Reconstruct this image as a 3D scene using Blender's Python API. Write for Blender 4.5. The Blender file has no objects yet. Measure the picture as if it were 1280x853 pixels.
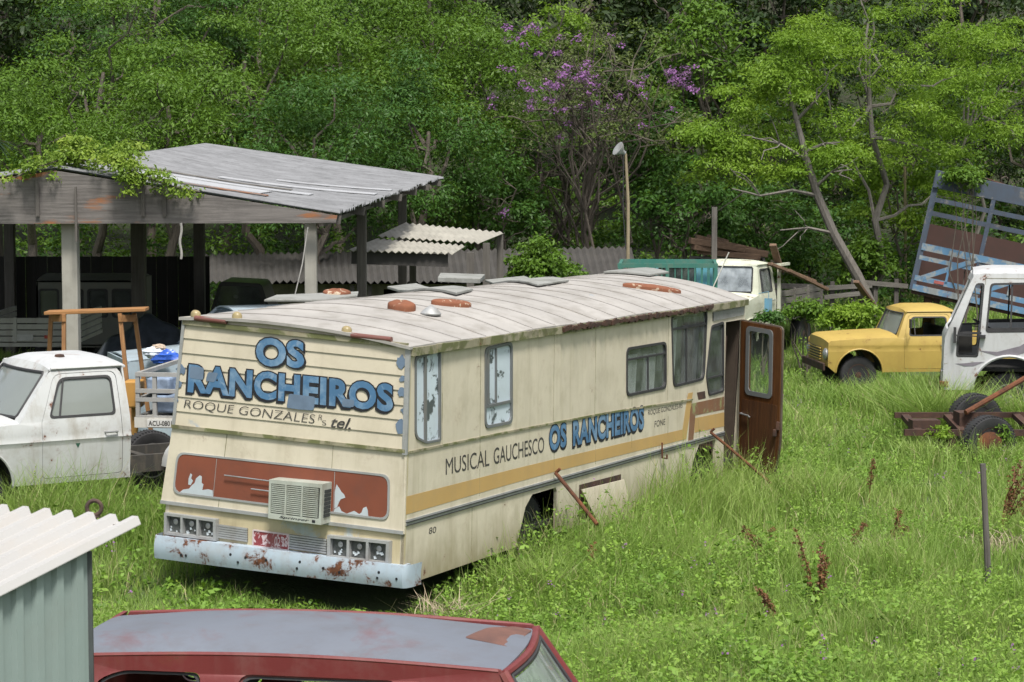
import bpy, bmesh, math, random
import numpy as np
from mathutils import Vector, Matrix
random.seed(7); RNG = np.random.default_rng(11)
PI = math.pi; rad = math.radians
C = bpy.context.scene.collection
SC = bpy.context.scene

# ------------------------------------------------------------------ camera
FPX = 2870.0                       # focal length in pixels of the 1280 px wide frame
CAMZ = 5.1
PITCH = math.atan((426.5 - 185.0) / FPX)
cd = bpy.data.cameras.new('camera'); cam = bpy.data.objects.new('camera', cd); C.objects.link(cam)
cd.sensor_width = 36.0; cd.lens = FPX / 1280.0 * 36.0
cd.clip_start = 0.1; cd.clip_end = 2000.0
cam.location = (0, 0, CAMZ); cam.rotation_euler = (PI / 2 - PITCH, 0, 0)
cd.dof.use_dof = True; cd.dof.focus_distance = 24.0; cd.dof.aperture_fstop = 11.0
SC.camera = cam

# ------------------------------------------------------------------ light
SUN_EL, SUN_AZ = rad(62), rad(166)     # azimuth from +Y clockwise: high behind the camera, a little to the right
w = bpy.data.worlds.new('World'); SC.world = w; w.use_nodes = True
nt = w.node_tree; bg = nt.nodes['Background']
sky = nt.nodes.new('ShaderNodeTexSky'); sky.sky_type = 'NISHITA'; sky.sun_disc = False
sky.sun_elevation = SUN_EL; sky.sun_rotation = SUN_AZ
sky.air_density = 1.0; sky.dust_density = 3.0; sky.ozone_density = 1.0
hs = nt.nodes.new('ShaderNodeHueSaturation'); hs.inputs['Saturation'].default_value = 0.40
nt.links.new(sky.outputs[0], hs.inputs['Color']); nt.links.new(hs.outputs[0], bg.inputs[0])
bg.inputs[1].default_value = 0.095
sd = bpy.data.lights.new('sun', 'SUN'); sun = bpy.data.objects.new('sun', sd); C.objects.link(sun)
sd.energy = 2.6; sd.angle = rad(11); sd.color = (1.0, 0.955, 0.88)
sdir = Vector((math.sin(SUN_AZ) * math.cos(SUN_EL), math.cos(SUN_AZ) * math.cos(SUN_EL), math.sin(SUN_EL)))
sun.rotation_euler = sdir.to_track_quat('Z', 'Y').to_euler(); sun.location = (0, 0, 60)
vs = SC.view_settings
vs.view_transform = 'Standard'; vs.look = 'None'; vs.gamma = 1.0; vs.use_curve_mapping = False
vs.exposure = 0.95
SC.cycles.max_bounces = 6; SC.cycles.diffuse_bounces = 3; SC.cycles.glossy_bounces = 3
SC.cycles.transmission_bounces = 4; SC.cycles.transparent_max_bounces = 10
SC.cycles.use_denoising = True

# ------------------------------------------------------------------ measuring helpers
_fw = Vector((0, math.cos(PITCH), -math.sin(PITCH))); _up = Vector((0, math.sin(PITCH), math.cos(PITCH)))
CAMP = Vector((0, 0, CAMZ))
def ray(px, py):
    return _fw + Vector((1, 0, 0)) * ((px - 640) / FPX) + _up * (-(py - 426.5) / FPX)
def P(px, py, D):                    # the world point seen at a photo pixel, D metres down the lot
    d = ray(px, py); return CAMP + d * (D / d.y)

# ------------------------------------------------------------------ mesh helpers
class MB:
    def __init__(s, xf=None): s.v = []; s.f = []; s.m = []; s.xf = xf
    def add(s, vs, fs, mi=0):
        o = len(s.v); s.v += [tuple(p) for p in vs]
        s.f += [tuple(i + o for i in f) for f in fs]; s.m += [mi] * len(fs); return s
    def box(s, c, size, M=None, mi=0):
        x, y, z = (k / 2 for k in size); c = Vector(c)
        vs = [Vector((sx * x, sy * y, sz * z)) for sz in (-1, 1) for sy in (-1, 1) for sx in (-1, 1)]
        if M is not None: vs = [M @ p for p in vs]
        return s.add([p + c for p in vs], [(0, 2, 3, 1), (4, 5, 7, 6), (0, 1, 5, 4), (2, 6, 7, 3), (0, 4, 6, 2), (1, 3, 7, 5)], mi)
    def bar(s, p, q, w, h, mi=0, up=(0, 0, 1)):
        p = Vector(p); q = Vector(q); d = (q - p); L = d.length; d.normalize(); up = Vector(up)
        if abs(d.dot(up)) > .99: up = Vector((0, 1, 0))
        y = up.cross(d).normalized(); z = d.cross(y)
        M = Matrix((d, y, z)).transposed()
        return s.box((p + q) / 2, (L, w, h), M, mi)
    def tube(s, pts, r, n=8, mi=0, cap=True):
        pts = [Vector(p) for p in pts]; k = len(pts)
        rs = r if hasattr(r, '__len__') else [r] * k
        vs = []; prev = None
        for i, p in enumerate(pts):
            t = (pts[min(i + 1, k - 1)] - pts[max(i - 1, 0)])
            if t.length < 1e-9: t = Vector((0, 0, 1))
            t.normalize()
            if prev is None:
                a = Vector((0, 0, 1)) if abs(t.z) < .9 else Vector((1, 0, 0))
                x = a.cross(t).normalized()
            else:
                x = (prev - t * prev.dot(t)).normalized()
            prev = x; y = t.cross(x)
            for j in range(n):
                an = 2 * PI * j / n; vs.append(p + (x * math.cos(an) + y * math.sin(an)) * rs[i])
        fs = []
        for i in range(k - 1):
            for j in range(n):
                j2 = (j + 1) % n; fs.append((i * n + j, i * n + j2, (i + 1) * n + j2, (i + 1) * n + j))
        if cap: fs.append(tuple(range(n))[::-1]); fs.append(tuple(range((k - 1) * n, k * n)))
        return s.add(vs, fs, mi)
    def lathe(s, prof, M, n=20, mi=0):     # prof: (radius, height along local z)
        vs = []
        for r, h in prof:
            for j in range(n):
                a = 2 * PI * j / n; vs.append(M @ Vector((r * math.cos(a), r * math.sin(a), h)))
        fs = []; k = len(prof)
        for i in range(k - 1):
            for j in range(n):
                j2 = (j + 1) % n; fs.append((i * n + j, i * n + j2, (i + 1) * n + j2, (i + 1) * n + j))
        fs.append(tuple(range(n))[::-1]); fs.append(tuple(range((k - 1) * n, k * n)))
        return s.add(vs, fs, mi)
    def grid(s, fn, nu, nv, mi=0):
        vs = [fn(i / nu, j / nv) for j in range(nv + 1) for i in range(nu + 1)]
        fs = [(j * (nu + 1) + i, j * (nu + 1) + i + 1, (j + 1) * (nu + 1) + i + 1, (j + 1) * (nu + 1) + i) for j in range(nv) for i in range(nu)]
        return s.add(vs, fs, mi)
    def sheet(s, fn, nu, nv, th, mi=0):     # a grid with thickness; fn(u, v, d)
        n = (nu + 1) * (nv + 1); o = len(s.v)
        s.grid(lambda u, v: fn(u, v, 0), nu, nv, mi)
        vs = [fn(i / nu, j / nv, th) for j in range(nv + 1) for i in range(nu + 1)]
        fs = [(j * (nu + 1) + i, (j + 1) * (nu + 1) + i, (j + 1) * (nu + 1) + i + 1, j * (nu + 1) + i + 1) for j in range(nv) for i in range(nu)]
        s.add(vs, fs, mi)
        rim = list(range(nu + 1)) + [(j * (nu + 1) + nu) for j in range(1, nv + 1)] + [nv * (nu + 1) + i for i in range(nu - 1, -1, -1)] + [j * (nu + 1) for j in range(nv - 1, 0, -1)]
        for i in range(len(rim)):
            a, b = rim[i], rim[(i + 1) % len(rim)]
            s.f.append((o + a, o + n + a, o + n + b, o + b)); s.m.append(mi)
        return s
    def panel(s, outer, holes, mapf, th, mi=0, cu=(), cv=()):   # flat plate with holes; mapf(u, v, depth)
        bm = bmesh.new()
        loops = [outer] + list(holes)
        for lp in loops:
            vv = [bm.verts.new((p[0], p[1], 0)) for p in lp]
            for i in range(len(vv)): bm.edges.new((vv[i], vv[(i + 1) % len(vv)]))
        bmesh.ops.triangle_fill(bm, use_beauty=True, edges=bm.edges[:], normal=(0, 0, 1))
        for c in cu: bmesh.ops.bisect_plane(bm, geom=bm.verts[:] + bm.edges[:] + bm.faces[:], plane_co=(c, 0, 0), plane_no=(1, 0, 0), dist=1e-5)
        for c in cv: bmesh.ops.bisect_plane(bm, geom=bm.verts[:] + bm.edges[:] + bm.faces[:], plane_co=(0, c, 0), plane_no=(0, 1, 0), dist=1e-5)
        bm.verts.index_update(); n = len(bm.verts)
        co = [(v.co.x, v.co.y) for v in bm.verts]
        fr = [tuple(v.index for v in f.verts) for f in bm.faces]
        bd = [(e.verts[0].index, e.verts[1].index) for e in bm.edges if len(e.link_faces) == 1]
        bm.free()
        vs = [mapf(u, v, 0) for u, v in co]
        fs = list(fr)
        if th:
            vs += [mapf(u, v, th) for u, v in co]
            fs += [tuple(i + n for i in reversed(f)) for f in fr] + [(a, b, b + n, a + n) for a, b in bd]
        return s.add(vs, fs, mi)
    def build(s, name, mats, parent=None, smooth=False, bevel=0.0, M=None):
        me = bpy.data.meshes.new(name)
        vs = [s.xf(p) for p in s.v] if s.xf else s.v
        if M is not None: vs = [tuple(M @ Vector(p)) for p in vs]
        me.from_pydata([tuple(p) for p in vs], [], s.f)
        mats = mats if isinstance(mats, (list, tuple)) else [mats]
        for m in mats: me.materials.append(m)
        if len(mats) > 1: me.polygons.foreach_set('material_index', s.m)
        bm = bmesh.new(); bm.from_mesh(me); bmesh.ops.recalc_face_normals(bm, faces=bm.faces); bm.to_mesh(me); bm.free()
        if smooth:
            me.polygons.foreach_set('use_smooth', [True] * len(me.polygons))
            try: me.set_sharp_from_angle(angle=rad(38))
            except Exception: pass
        me.update()
        o = bpy.data.objects.new(name, me); C.objects.link(o)
        if parent is not None: o.parent = parent
        if bevel:
            b = o.modifiers.new('bevel', 'BEVEL'); b.width = bevel; b.segments = 2; b.limit_method = 'ANGLE'; b.angle_limit = rad(35)
        return o

def rrect(x0, y0, x1, y1, r, n=4):
    r = min(r, abs(x1 - x0) / 2.01, abs(y1 - y0) / 2.01); out = []
    for cx, cy, a0 in ((x1 - r, y1 - r, 0), (x0 + r, y1 - r, 90), (x0 + r, y0 + r, 180), (x1 - r, y0 + r, 270)):
        for k in range(n + 1):
            a = rad(a0 + 90 * k / n); out.append((cx + r * math.cos(a), cy + r * math.sin(a)))
    return out
def rpoly(pts, r, n=4):               # polygon with rounded corners
    out = []; N = len(pts)
    for i in range(N):
        p = Vector(pts[i]); a = Vector(pts[i - 1]) - p; b = Vector(pts[(i + 1) % N]) - p
        rr = r[i] if hasattr(r, '__len__') else r
        t = min(rr, a.length * .45, b.length * .45)
        if t < 1e-4: out.append(tuple(p)); continue
        p0 = p + a.normalized() * t; p1 = p + b.normalized() * t
        for k in range(n + 1):
            s_ = k / n; q = p0 * (1 - s_) ** 2 + p * 2 * s_ * (1 - s_) + p1 * s_ ** 2; out.append((q.x, q.y))
    return out
def inset(pts, d):                    # shrink towards the middle by about d
    cx = sum(p[0] for p in pts) / len(pts); cy = sum(p[1] for p in pts) / len(pts)
    hw = max(abs(p[0] - cx) for p in pts); hh = max(abs(p[1] - cy) for p in pts)
    return [(cx + (p[0] - cx) * (1 - d / hw), cy + (p[1] - cy) * (1 - d / hh)) for p in pts]

def tag(o, label=None, cat=None, group=None, kind=None):
    if label: o['label'] = label
    if cat: o['category'] = cat
    if group: o['group'] = group
    if kind: o['kind'] = kind
    return o
def empty(name, loc=(0, 0, 0), rz=0.0, M=None):
    o = bpy.data.objects.new(name, None); C.objects.link(o); o.empty_display_size = .3
    if M is not None: o.matrix_world = M
    else: o.location = loc; o.rotation_euler = (0, 0, rz)
    return o
def copy_tree(o, parent=None):
    c = o.copy(); C.objects.link(c)
    if parent is not None: c.parent = parent
    for ch in list(o.children): copy_tree(ch, c)
    return c
def arr_mesh(name, V, F, mats, parent=None, smooth=False, mi=None):   # fast path for big meshes
    me = bpy.data.meshes.new(name); V = np.asarray(V, dtype=np.float32); F = np.asarray(F, dtype=np.int32)
    k = F.shape[1]
    me.vertices.add(len(V)); me.vertices.foreach_set('co', V.ravel())
    me.loops.add(F.size); me.loops.foreach_set('vertex_index', F.ravel())
    me.polygons.add(len(F)); me.polygons.foreach_set('loop_start', np.arange(0, F.size, k, dtype=np.int32))
    me.polygons.foreach_set('loop_total', np.full(len(F), k, dtype=np.int32))
    mats = mats if isinstance(mats, (list, tuple)) else [mats]
    for m in mats: me.materials.append(m)
    if mi is not None: me.polygons.foreach_set('material_index', np.asarray(mi, dtype=np.int32))
    if smooth: me.polygons.foreach_set('use_smooth', np.ones(len(F), dtype=bool))
    me.update(calc_edges=True); me.validate()
    o = bpy.data.objects.new(name, me); C.objects.link(o)
    if parent is not None: o.parent = parent
    return o

# ------------------------------------------------------------------ materials
def _nodes(name):
    m = bpy.data.materials.new(name); m.use_nodes = True; t = m.node_tree
    return m, t, t.nodes['Principled BSDF'], t.nodes['Material Output']
def _noise(t, vec, scale, detail=6, rough=.6, dist=0.0):
    n = t.nodes.new('ShaderNodeTexNoise'); n.inputs['Scale'].default_value = scale
    n.inputs['Detail'].default_value = detail; n.inputs['Roughness'].default_value = rough; n.inputs['Distortion'].default_value = dist
    if vec is not None: t.links.new(vec, n.inputs['Vector'])
    return n.outputs['Fac']
def _ramp(t, fac, lo, hi, a=0.0, b=1.0):
    r = t.nodes.new('ShaderNodeMapRange'); r.clamp = True
    r.inputs['From Min'].default_value = lo; r.inputs['From Max'].default_value = hi
    r.inputs['To Min'].default_value = a; r.inputs['To Max'].default_value = b
    t.links.new(fac, r.inputs['Value']); return r.outputs[0]
def _mix(t, fac, a, b):
    m = t.nodes.new('ShaderNodeMix'); m.data_type = 'RGBA'
    if isinstance(fac, (int, float)): m.inputs[0].default_value = fac
    else: t.links.new(fac, m.inputs[0])
    for s, v in ((m.inputs[6], a), (m.inputs[7], b)):
        if isinstance(v, (tuple, list)): s.default_value = (*v[:3], 1)
        else: t.links.new(v, s)
    return m.outputs[2]
def _coord(t, scale=(1, 1, 1), kind='Object'):
    tc = t.nodes.new('ShaderNodeTexCoord'); mp = t.nodes.new('ShaderNodeMapping')
    mp.inputs['Scale'].default_value = scale; t.links.new(tc.outputs[kind], mp.inputs['Vector']); return mp.outputs[0]
def _bump(t, b, fac, strength, dist=.01):
    n = t.nodes.new('ShaderNodeBump'); n.inputs['Strength'].default_value = strength; n.inputs['Distance'].default_value = dist
    t.links.new(fac, n.inputs['Height']); t.links.new(n.outputs[0], b.inputs['Normal'])
RUST_A, RUST_B = (.16, .055, .02), (.045, .02, .012)
def paint(name, col, rough=.5, dirt=(.18, .15, .11), dirt_amt=.5, streak=.4, rust=0.0, rust_scale=2.5, metal=0.0, second=None, second_at=.62, second_scale=1.5, bump=.15, var=.12, rust_col=None, soft=.03, mud=0.0, dents=0.0):
    m, t, b, o = _nodes(name)
    vec = _coord(t)
    base = _mix(t, _ramp(t, _noise(t, vec, 1.3, 4), .3, .7), tuple(c * (1 - var) for c in col), tuple(min(1, c * (1 + var * .6)) for c in col))
    if second is not None:
        base = _mix(t, _ramp(t, _noise(t, vec, second_scale, 9, .65, .4), second_at - soft, second_at + soft), base, second)
    if dirt_amt:
        base = _mix(t, _ramp(t, _noise(t, vec, 3.2, 8, .7), .48, .78, 0, dirt_amt), base, dirt)
    if streak:
        sv = _coord(t, (5, 5, .35))
        base = _mix(t, _ramp(t, _noise(t, sv, 1.6, 6, .65), .52, .76, 0, streak), base, dirt)
    if mud:                                # splashed mud and algae along the lower edge
        sp = t.nodes.new('ShaderNodeSeparateXYZ'); t.links.new(vec, sp.inputs[0])
        ad = t.nodes.new('ShaderNodeMath'); ad.operation = 'MULTIPLY_ADD'; ad.inputs[1].default_value = .7; t.links.new(_noise(t, _coord(t, (3, 3, .8)), 2.2, 8, .7), ad.inputs[0]); t.links.new(sp.outputs[2], ad.inputs[2])
        base = _mix(t, _ramp(t, ad.outputs[0], .80, .30, 0, mud), base, (.20, .165, .085))
    if rust:
        ra, rb = rust_col or (RUST_A, RUST_B)
        nz = _noise(t, vec, rust_scale, 10, .72, .3); th = .72 - .3 * rust
        fac = _ramp(t, nz, th, th + .05)
        rc = _mix(t, _ramp(t, _noise(t, vec, 14, 8, .7), .35, .65), ra, rb)
        halo = _ramp(t, nz, th - .07, th + .02, 0, .45)
        base = _mix(t, halo, base, tuple(.5 * a + .5 * c for a, c in zip(ra, col)))
        base = _mix(t, fac, base, rc)
        t.links.new(_ramp(t, fac, 0, 1, rough, .9), b.inputs['Roughness'])
    else:
        b.inputs['Roughness'].default_value = rough
    t.links.new(base, b.inputs['Base Color'])
    b.inputs['Metallic'].default_value = metal
    if dents: _bump(t, b, _noise(t, _coord(t, (1.0, 1.0, .45)), 2.6, 3, .5), dents, .05)
    elif bump: _bump(t, b, _noise(t, vec, 22, 8, .7), bump, .006)
    return m
def rustm(name, a=RUST_A, b_=RUST_B, scale=5):
    m, t, b, o = _nodes(name); vec = _coord(t)
    n1 = _noise(t, vec, scale, 10, .7, .2)
    c = _mix(t, _ramp(t, n1, .35, .65), a, b_)
    t.links.new(c, b.inputs['Base Color']); b.inputs['Roughness'].default_value = .9
    _bump(t, b, _noise(t, vec, 40, 6, .7), .4, .006); return m
def wood(name, a, b_, axis=0, scale=2.0, rough=.85, third=None, third_at=.6):
    m, t, b, o = _nodes(name); s = [14, 14, 14]; s[axis] = .7
    vec = _coord(t, tuple(s)); n1 = _noise(t, vec, scale, 8, .65, .5)
    c = _mix(t, _ramp(t, n1, .3, .7), a, b_)
    pl = _coord(t)
    c = _mix(t, _ramp(t, _noise(t, pl, 1.8, 6, .7), .5, .8, 0, .55), c, tuple(k * .45 for k in b_))
    if third is not None:
        c = _mix(t, _ramp(t, _noise(t, _coord(t, (.5, .5, 2.2)), 1.3, 8, .6, .3), third_at, third_at + .06, 0, .85), c, third)
    t.links.new(c, b.inputs['Base Color']); b.inputs['Roughness'].default_value = rough
    _bump(t, b, n1, .5, .01); return m
def plain(name, col, rough=.6, metal=0.0, var=.2, scale=6, bump=.0):
    m, t, b, o = _nodes(name); vec = _coord(t)
    c = _mix(t, _ramp(t, _noise(t, vec, scale, 6), .3, .7), tuple(k * (1 - var) for k in col), tuple(min(1, k * (1 + var)) for k in col))
    t.links.new(c, b.inputs['Base Color']); b.inputs['Roughness'].default_value = rough; b.inputs['Metallic'].default_value = metal
    if bump: _bump(t, b, _noise(t, vec, scale * 5, 6, .7), bump, .01)
    return m
def glass(name, tint=(.75, .8, .8), see=.6, rough=.06, dust=.25, dust_col=(.35, .37, .36), even=False):
    m, t, b, o = _nodes(name); vec = _coord(t)
    tr = t.nodes.new('ShaderNodeBsdfTransparent'); tr.inputs[0].default_value = (*tint, 1)
    b.inputs['Base Color'].default_value = (*dust_col, 1); b.inputs['Roughness'].default_value = .5
    gl = t.nodes.new('ShaderNodeBsdfGlossy'); gl.inputs['Roughness'].default_value = rough; gl.inputs[0].default_value = (.9, .92, .95, 1)
    fr = t.nodes.new('ShaderNodeFresnel'); fr.inputs[0].default_value = 1.5
    m1 = t.nodes.new('ShaderNodeMixShader'); m2 = t.nodes.new('ShaderNodeMixShader')
    dn = _ramp(t, _noise(t, vec, 1.2 if even else 5, 4, .5), .3, .8, dust * (.9 if even else .4), min(1, dust * (1.1 if even else 1.5) + (1 - see) * (0 if even else .3)))
    t.links.new(dn, m1.inputs[0]); t.links.new(tr.outputs[0], m1.inputs[1]); t.links.new(b.outputs[0], m1.inputs[2])
    geo = t.nodes.new('ShaderNodeNewGeometry'); sb = t.nodes.new('ShaderNodeMath'); sb.operation = 'SUBTRACT'; sb.use_clamp = True      # only the outer face mirrors
    t.links.new(fr.outputs[0], sb.inputs[0]); t.links.new(geo.outputs['Backfacing'], sb.inputs[1])
    t.links.new(sb.outputs[0], m2.inputs[0]); t.links.new(m1.outputs[0], m2.inputs[1]); t.links.new(gl.outputs[0], m2.inputs[2])
    t.links.new(m2.outputs[0], o.inputs[0]); return m
def leaf(name, cols, trans=.35, scale=.5, rough=.5, zcol=None):
    """foliage: hue differs leaf by leaf and in broad drifts; part of the light passes through"""
    m, t, b, o = _nodes(name)
    g = t.nodes.new('ShaderNodeNewGeometry'); rnd = g.outputs['Random Per Island']
    vec = _coord(t)
    c = _mix(t, rnd, cols[0], cols[1])
    c = _mix(t, _ramp(t, _noise(t, vec, scale, 4, .6), .38, .64), c, cols[2])
    if len(cols) > 3:
        c = _mix(t, _ramp(t, rnd, cols[4], cols[4] + .01), c, cols[3])
    t.links.new(c, b.inputs['Base Color']); b.inputs['Roughness'].default_value = rough
    b.inputs['Specular IOR Level'].default_value = .25
    tl = t.nodes.new('ShaderNodeBsdfTranslucent'); t.links.new(_mix(t, .35, c, (.25, .4, .02)), tl.inputs[0])
    mx = t.nodes.new('ShaderNodeMixShader'); mx.inputs[0].default_value = trans
    t.links.new(b.outputs[0], mx.inputs[1]); t.links.new(tl.outputs[0], mx.inputs[2]); t.links.new(mx.outputs[0], o.inputs[0])
    return m

def text2d(s, offset=0.0, shear=0.0, space=1.0):
    cu = bpy.data.curves.new('tmp_text', 'FONT'); cu.body = s; cu.offset = offset; cu.shear = shear; cu.space_character = space
    cu.resolution_u = 4
    o = bpy.data.objects.new('tmp_text', cu); C.objects.link(o)
    dg = bpy.context.evaluated_depsgraph_get(); me = o.evaluated_get(dg).to_mesh()
    V = [(v.co.x, v.co.y) for v in me.vertices]; Fc = [tuple(p.vertices) for p in me.polygons]
    o.evaluated_get(dg).to_mesh_clear(); bpy.data.objects.remove(o); bpy.data.curves.remove(cu)
    return V, Fc
def quadmap(q, u, v):                 # q: TL, TR, BR, BL
    TL, TR, BR, BL = (Vector(p) for p in q)
    return (TL * (1 - u) + TR * u) * v + (BL * (1 - u) + BR * u) * (1 - v)
def put_text(mb, s, q, mapf, d, offset=0.0, shear=0.0, mi=0, shift=(0, 0), space=1.0, ref=None):
    V, Fc = text2d(s, offset, shear, space); R_ = text2d(s, 0, shear, space)[0]
    x0 = min(p[0] for p in R_); x1 = max(p[0] for p in R_); y0 = min(p[1] for p in R_); y1 = max(p[1] for p in R_)
    vs = []
    for x, y in V:
        u = (x - x0) / (x1 - x0) + shift[0]; v = (y - y0) / (y1 - y0) + shift[1]
        p = quadmap(q, u, v); vs.append(mapf(p[0], p[1], d))
    mb.add(vs, Fc, mi)

# ------------------------------------------------------------------ terrain
CTRL = np.array([(-6, 2, 1.6), (0, 3, 1.6), (6, 3, 1.5), (-4, 9, 1.15), (-2, 13, .85), (0, 12.5, .85), (3, 13, .85), (4, 17, .75), (6, 20, .6), (0, 18, .6), (-2.5, 18, .65),
    (-.9, 22.4, .3), (-3.6, 23.7, .52), (-2, 21, .45), (1.2, 26.5, .22), (3.5, 32, .15), (-1, 28, .35), (5.5, 25, .4), (7, 30, .25), (-4.4, 26, .75), (-6, 27, .85), (-9, 27, 1.0),
    (-7, 33, .9), (-4, 33, .75), (-12, 40, 1.0), (-3, 45, .5), (8, 38, .0), (10, 44, .0), (9, 50, .0), (13, 44, .1), (3, 46, .1), (4, 56, .3), (0, 60, .3), (8, 60, .65), (14, 60, .8), (20, 50, .5),
    (-6, 60, .6), (-20, 60, 1.2), (-25, 30, 1.4), (25, 30, .6), (15, 20, .7), (-15, 15, 1.5), (0, 75, 1.5), (20, 75, 1.8), (-20, 75, 2.0), (40, 60, 1.2), (-45, 60, 1.5)], dtype=float)
def ground(x, y):
    x = np.asarray(x, float); y = np.asarray(y, float)
    d2 = (x[..., None] - CTRL[:, 0]) ** 2 + (y[..., None] - CTRL[:, 1]) ** 2
    wt = 1.0 / (d2 + 2.5) ** 2; z = (wt * CTRL[:, 2]).sum(-1) / wt.sum(-1)
    z = z + .05 * np.sin(x * 1.1 + .7 * y) + .04 * np.sin(.8 * x - 1.3 * y)
    hill = np.clip(y - 72, 0, None); z = z + .34 * hill ** 1.0 * np.clip(hill / 12, 0, 1) - .16 * np.clip(y - 150, 0, None)
    return z
def gz(x, y): return float(ground(np.array([x]), np.array([y]))[0])
EXCL = []           # oriented footprints grass keeps out of: cx, cy, yaw, half length, half width
def in_excl(x, y, grow=0.0):
    out = np.zeros(len(x), bool)
    for cx, cy, a, hl, hw in EXCL:
        dx, dy = x - cx, y - cy; u = dx * math.cos(a) + dy * math.sin(a); v = -dx * math.sin(a) + dy * math.cos(a)
        out |= (np.abs(u) < hl + grow) & (np.abs(v) < hw + grow)
    return out
xs = np.concatenate([np.linspace(-400, -42, 10)[:-1], np.linspace(-42, 42, 141), np.linspace(42, 400, 10)[1:]])
ys = np.concatenate([np.linspace(-120, -6, 8)[:-1], np.linspace(-6, 75, 136), np.linspace(77, 420, 60)])
XX, YY = np.meshgrid(xs, ys); ZZ = ground(XX, YY)
V = np.stack([XX.ravel(), YY.ravel(), ZZ.ravel()], 1); nx = len(xs)
ii, jj = np.meshgrid(np.arange(nx - 1), np.arange(len(ys) - 1)); a = (jj * nx + ii).ravel()
m, t, b, o_ = _nodes('soil_and_moss'); vec = _coord(t)
c = _mix(t, _ramp(t, _noise(t, vec, .6, 8, .6), .35, .65), (.045, .075, .018), (.075, .11, .028))
c = _mix(t, _ramp(t, _noise(t, vec, 3.5, 8, .7), .55, .7, 0, .8), c, (.085, .065, .038))
sep = t.nodes.new('ShaderNodeSeparateXYZ'); t.links.new(vec, sep.inputs[0])          # leaf litter under the trees, darkened to stand in for forest shade
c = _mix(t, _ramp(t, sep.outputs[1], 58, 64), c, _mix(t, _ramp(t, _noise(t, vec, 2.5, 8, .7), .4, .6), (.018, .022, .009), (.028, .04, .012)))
t.links.new(c, b.inputs['Base Color']); b.inputs['Roughness'].default_value = .95; _bump(t, b, _noise(t, vec, 9, 8, .7), .8, .05)
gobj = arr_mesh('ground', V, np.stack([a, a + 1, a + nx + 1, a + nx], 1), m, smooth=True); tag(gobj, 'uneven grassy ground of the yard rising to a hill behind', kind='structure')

# ------------------------------------------------------------------ shared materials
M_TYRE = plain('tyre_rubber', (.022, .022, .024), .85, var=.35, bump=.3)
M_DARK = plain('dark_inside', (.018, .017, .016), .9)
M_RUST = rustm('rusty_iron'); M_RUSTD = rustm('dark_rust', (.075, .035, .022), (.03, .018, .014))
M_STEEL = paint('dull_steel', (.30, .31, .32), .45, metal=.6, rust=.25, dirt_amt=.4)
M_GASKET = plain('window_rubber', (.03, .03, .032), .7)
M_ALU = paint('weathered_aluminium', (.36, .37, .37), .5, metal=.35, dirt_amt=.5, streak=.3)
M_GLASS = glass('dusty_glass'); M_GLASSD = glass('grimy_glass', (.3, .34, .34), .5, .08, .25, (.16, .18, .18))
M_SEAT = plain('dark_seat_cloth', (.03, .028, .026), .9)

def wheel(parent, loc, r, wd, rim_mat, tilt=None, axis='Y', label=None, n=28):
    M = Matrix.Translation(loc) @ (Matrix.Rotation(PI / 2, 4, 'X') if axis == 'Y' else Matrix.Rotation(PI / 2, 4, 'Y'))
    if tilt is not None: M = Matrix.Translation(loc) @ tilt @ Matrix.Rotation(PI / 2, 4, 'X')
    h = wd / 2; mb = MB()
    prof = [(r * .58, -h * .75), (r * .72, -h), (r * .92, -h * .96), (r * .985, -h * .72), (r, -h * .35), (r, h * .35), (r * .985, h * .72), (r * .92, h * .96), (r * .72, h), (r * .58, h * .75)]
    mb.lathe(prof, M, n)
    for k in range(n * 2):
        a = PI * k / n
        for s_ in (-1, 1):
            mb.box(M @ Vector((math.cos(a) * r * .985, math.sin(a) * r * .985, s_ * h * .55)), (r * .045, h * .7, r * .03), M.to_3x3() @ Matrix.Rotation(a, 3, 'Z') @ Matrix.Rotation(PI / 2, 3, 'X') @ Matrix.Rotation(PI / 2, 3, 'Y'))
    wo = mb.build('wheel', M_TYRE, parent, smooth=True)
    mb = MB(); mb.lathe([(r * .3, -h * .5), (r * .585, -h * .80), (r * .585, h * .80), (r * .55, h * .70), (r * .48, h * .35), (r * .3, h * .45), (r * .2, h * .75), (r * .14, h * .8)], M, 24)
    mb.lathe([(r * .3, h * .5), (r * .585, -h * .80 + .002), (r * .5, -h * .35), (r * .2, -h * .7), (r * .14, -h * .8)], M, 24)
    for k in range(6):
        a = PI * k / 3; mb.lathe([(.018, h * .3), (.018, h * .58)], M @ Matrix.Translation((math.cos(a) * r * .34, math.sin(a) * r * .34, 0)), 6)
    mb.build('rim', rim_mat, wo, smooth=True)
    if label: wo['label'] = label
    return wo

# ------------------------------------------------------------------ the motorhome bus
BX, BY, BZ = -1.0831, 22.4504, .775
BYAW, BPI, BRO = .4369, -.012, .0497
BL, BW, UT, UM, UR, UW, RAKE, TUM, LR, DLT, DLB = 10.113, 2.843, 2.350, 1.324, .6186, .5164, .0513, .0429, 9.29, .0855, -.0448
_A = Vector((math.sin(BYAW) * math.cos(BPI), math.cos(BYAW) * math.cos(BPI), math.sin(BPI)))
_l = Vector((-math.cos(BYAW), math.sin(BYAW), 0)); _u = _A.cross(_l)
if _u.z < 0: _u = -_u
BLv = _l * math.cos(BRO) + _u * math.sin(BRO); BUv = _u * math.cos(BRO) - _l * math.sin(BRO)
BM = Matrix(((_A.x, BLv.x, BUv.x, BX), (_A.y, BLv.y, BUv.y, BY), (_A.z, BLv.z, BUv.z, BZ), (0, 0, 0, 1)))
BMI = BM.inverted()
def bxf(p):                            # the settled body: its left eave has sprung up a little
    x, y, z = p; return (x, y, z + (y / BW) * (DLB + (DLT - DLB) * z / UT))
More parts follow.
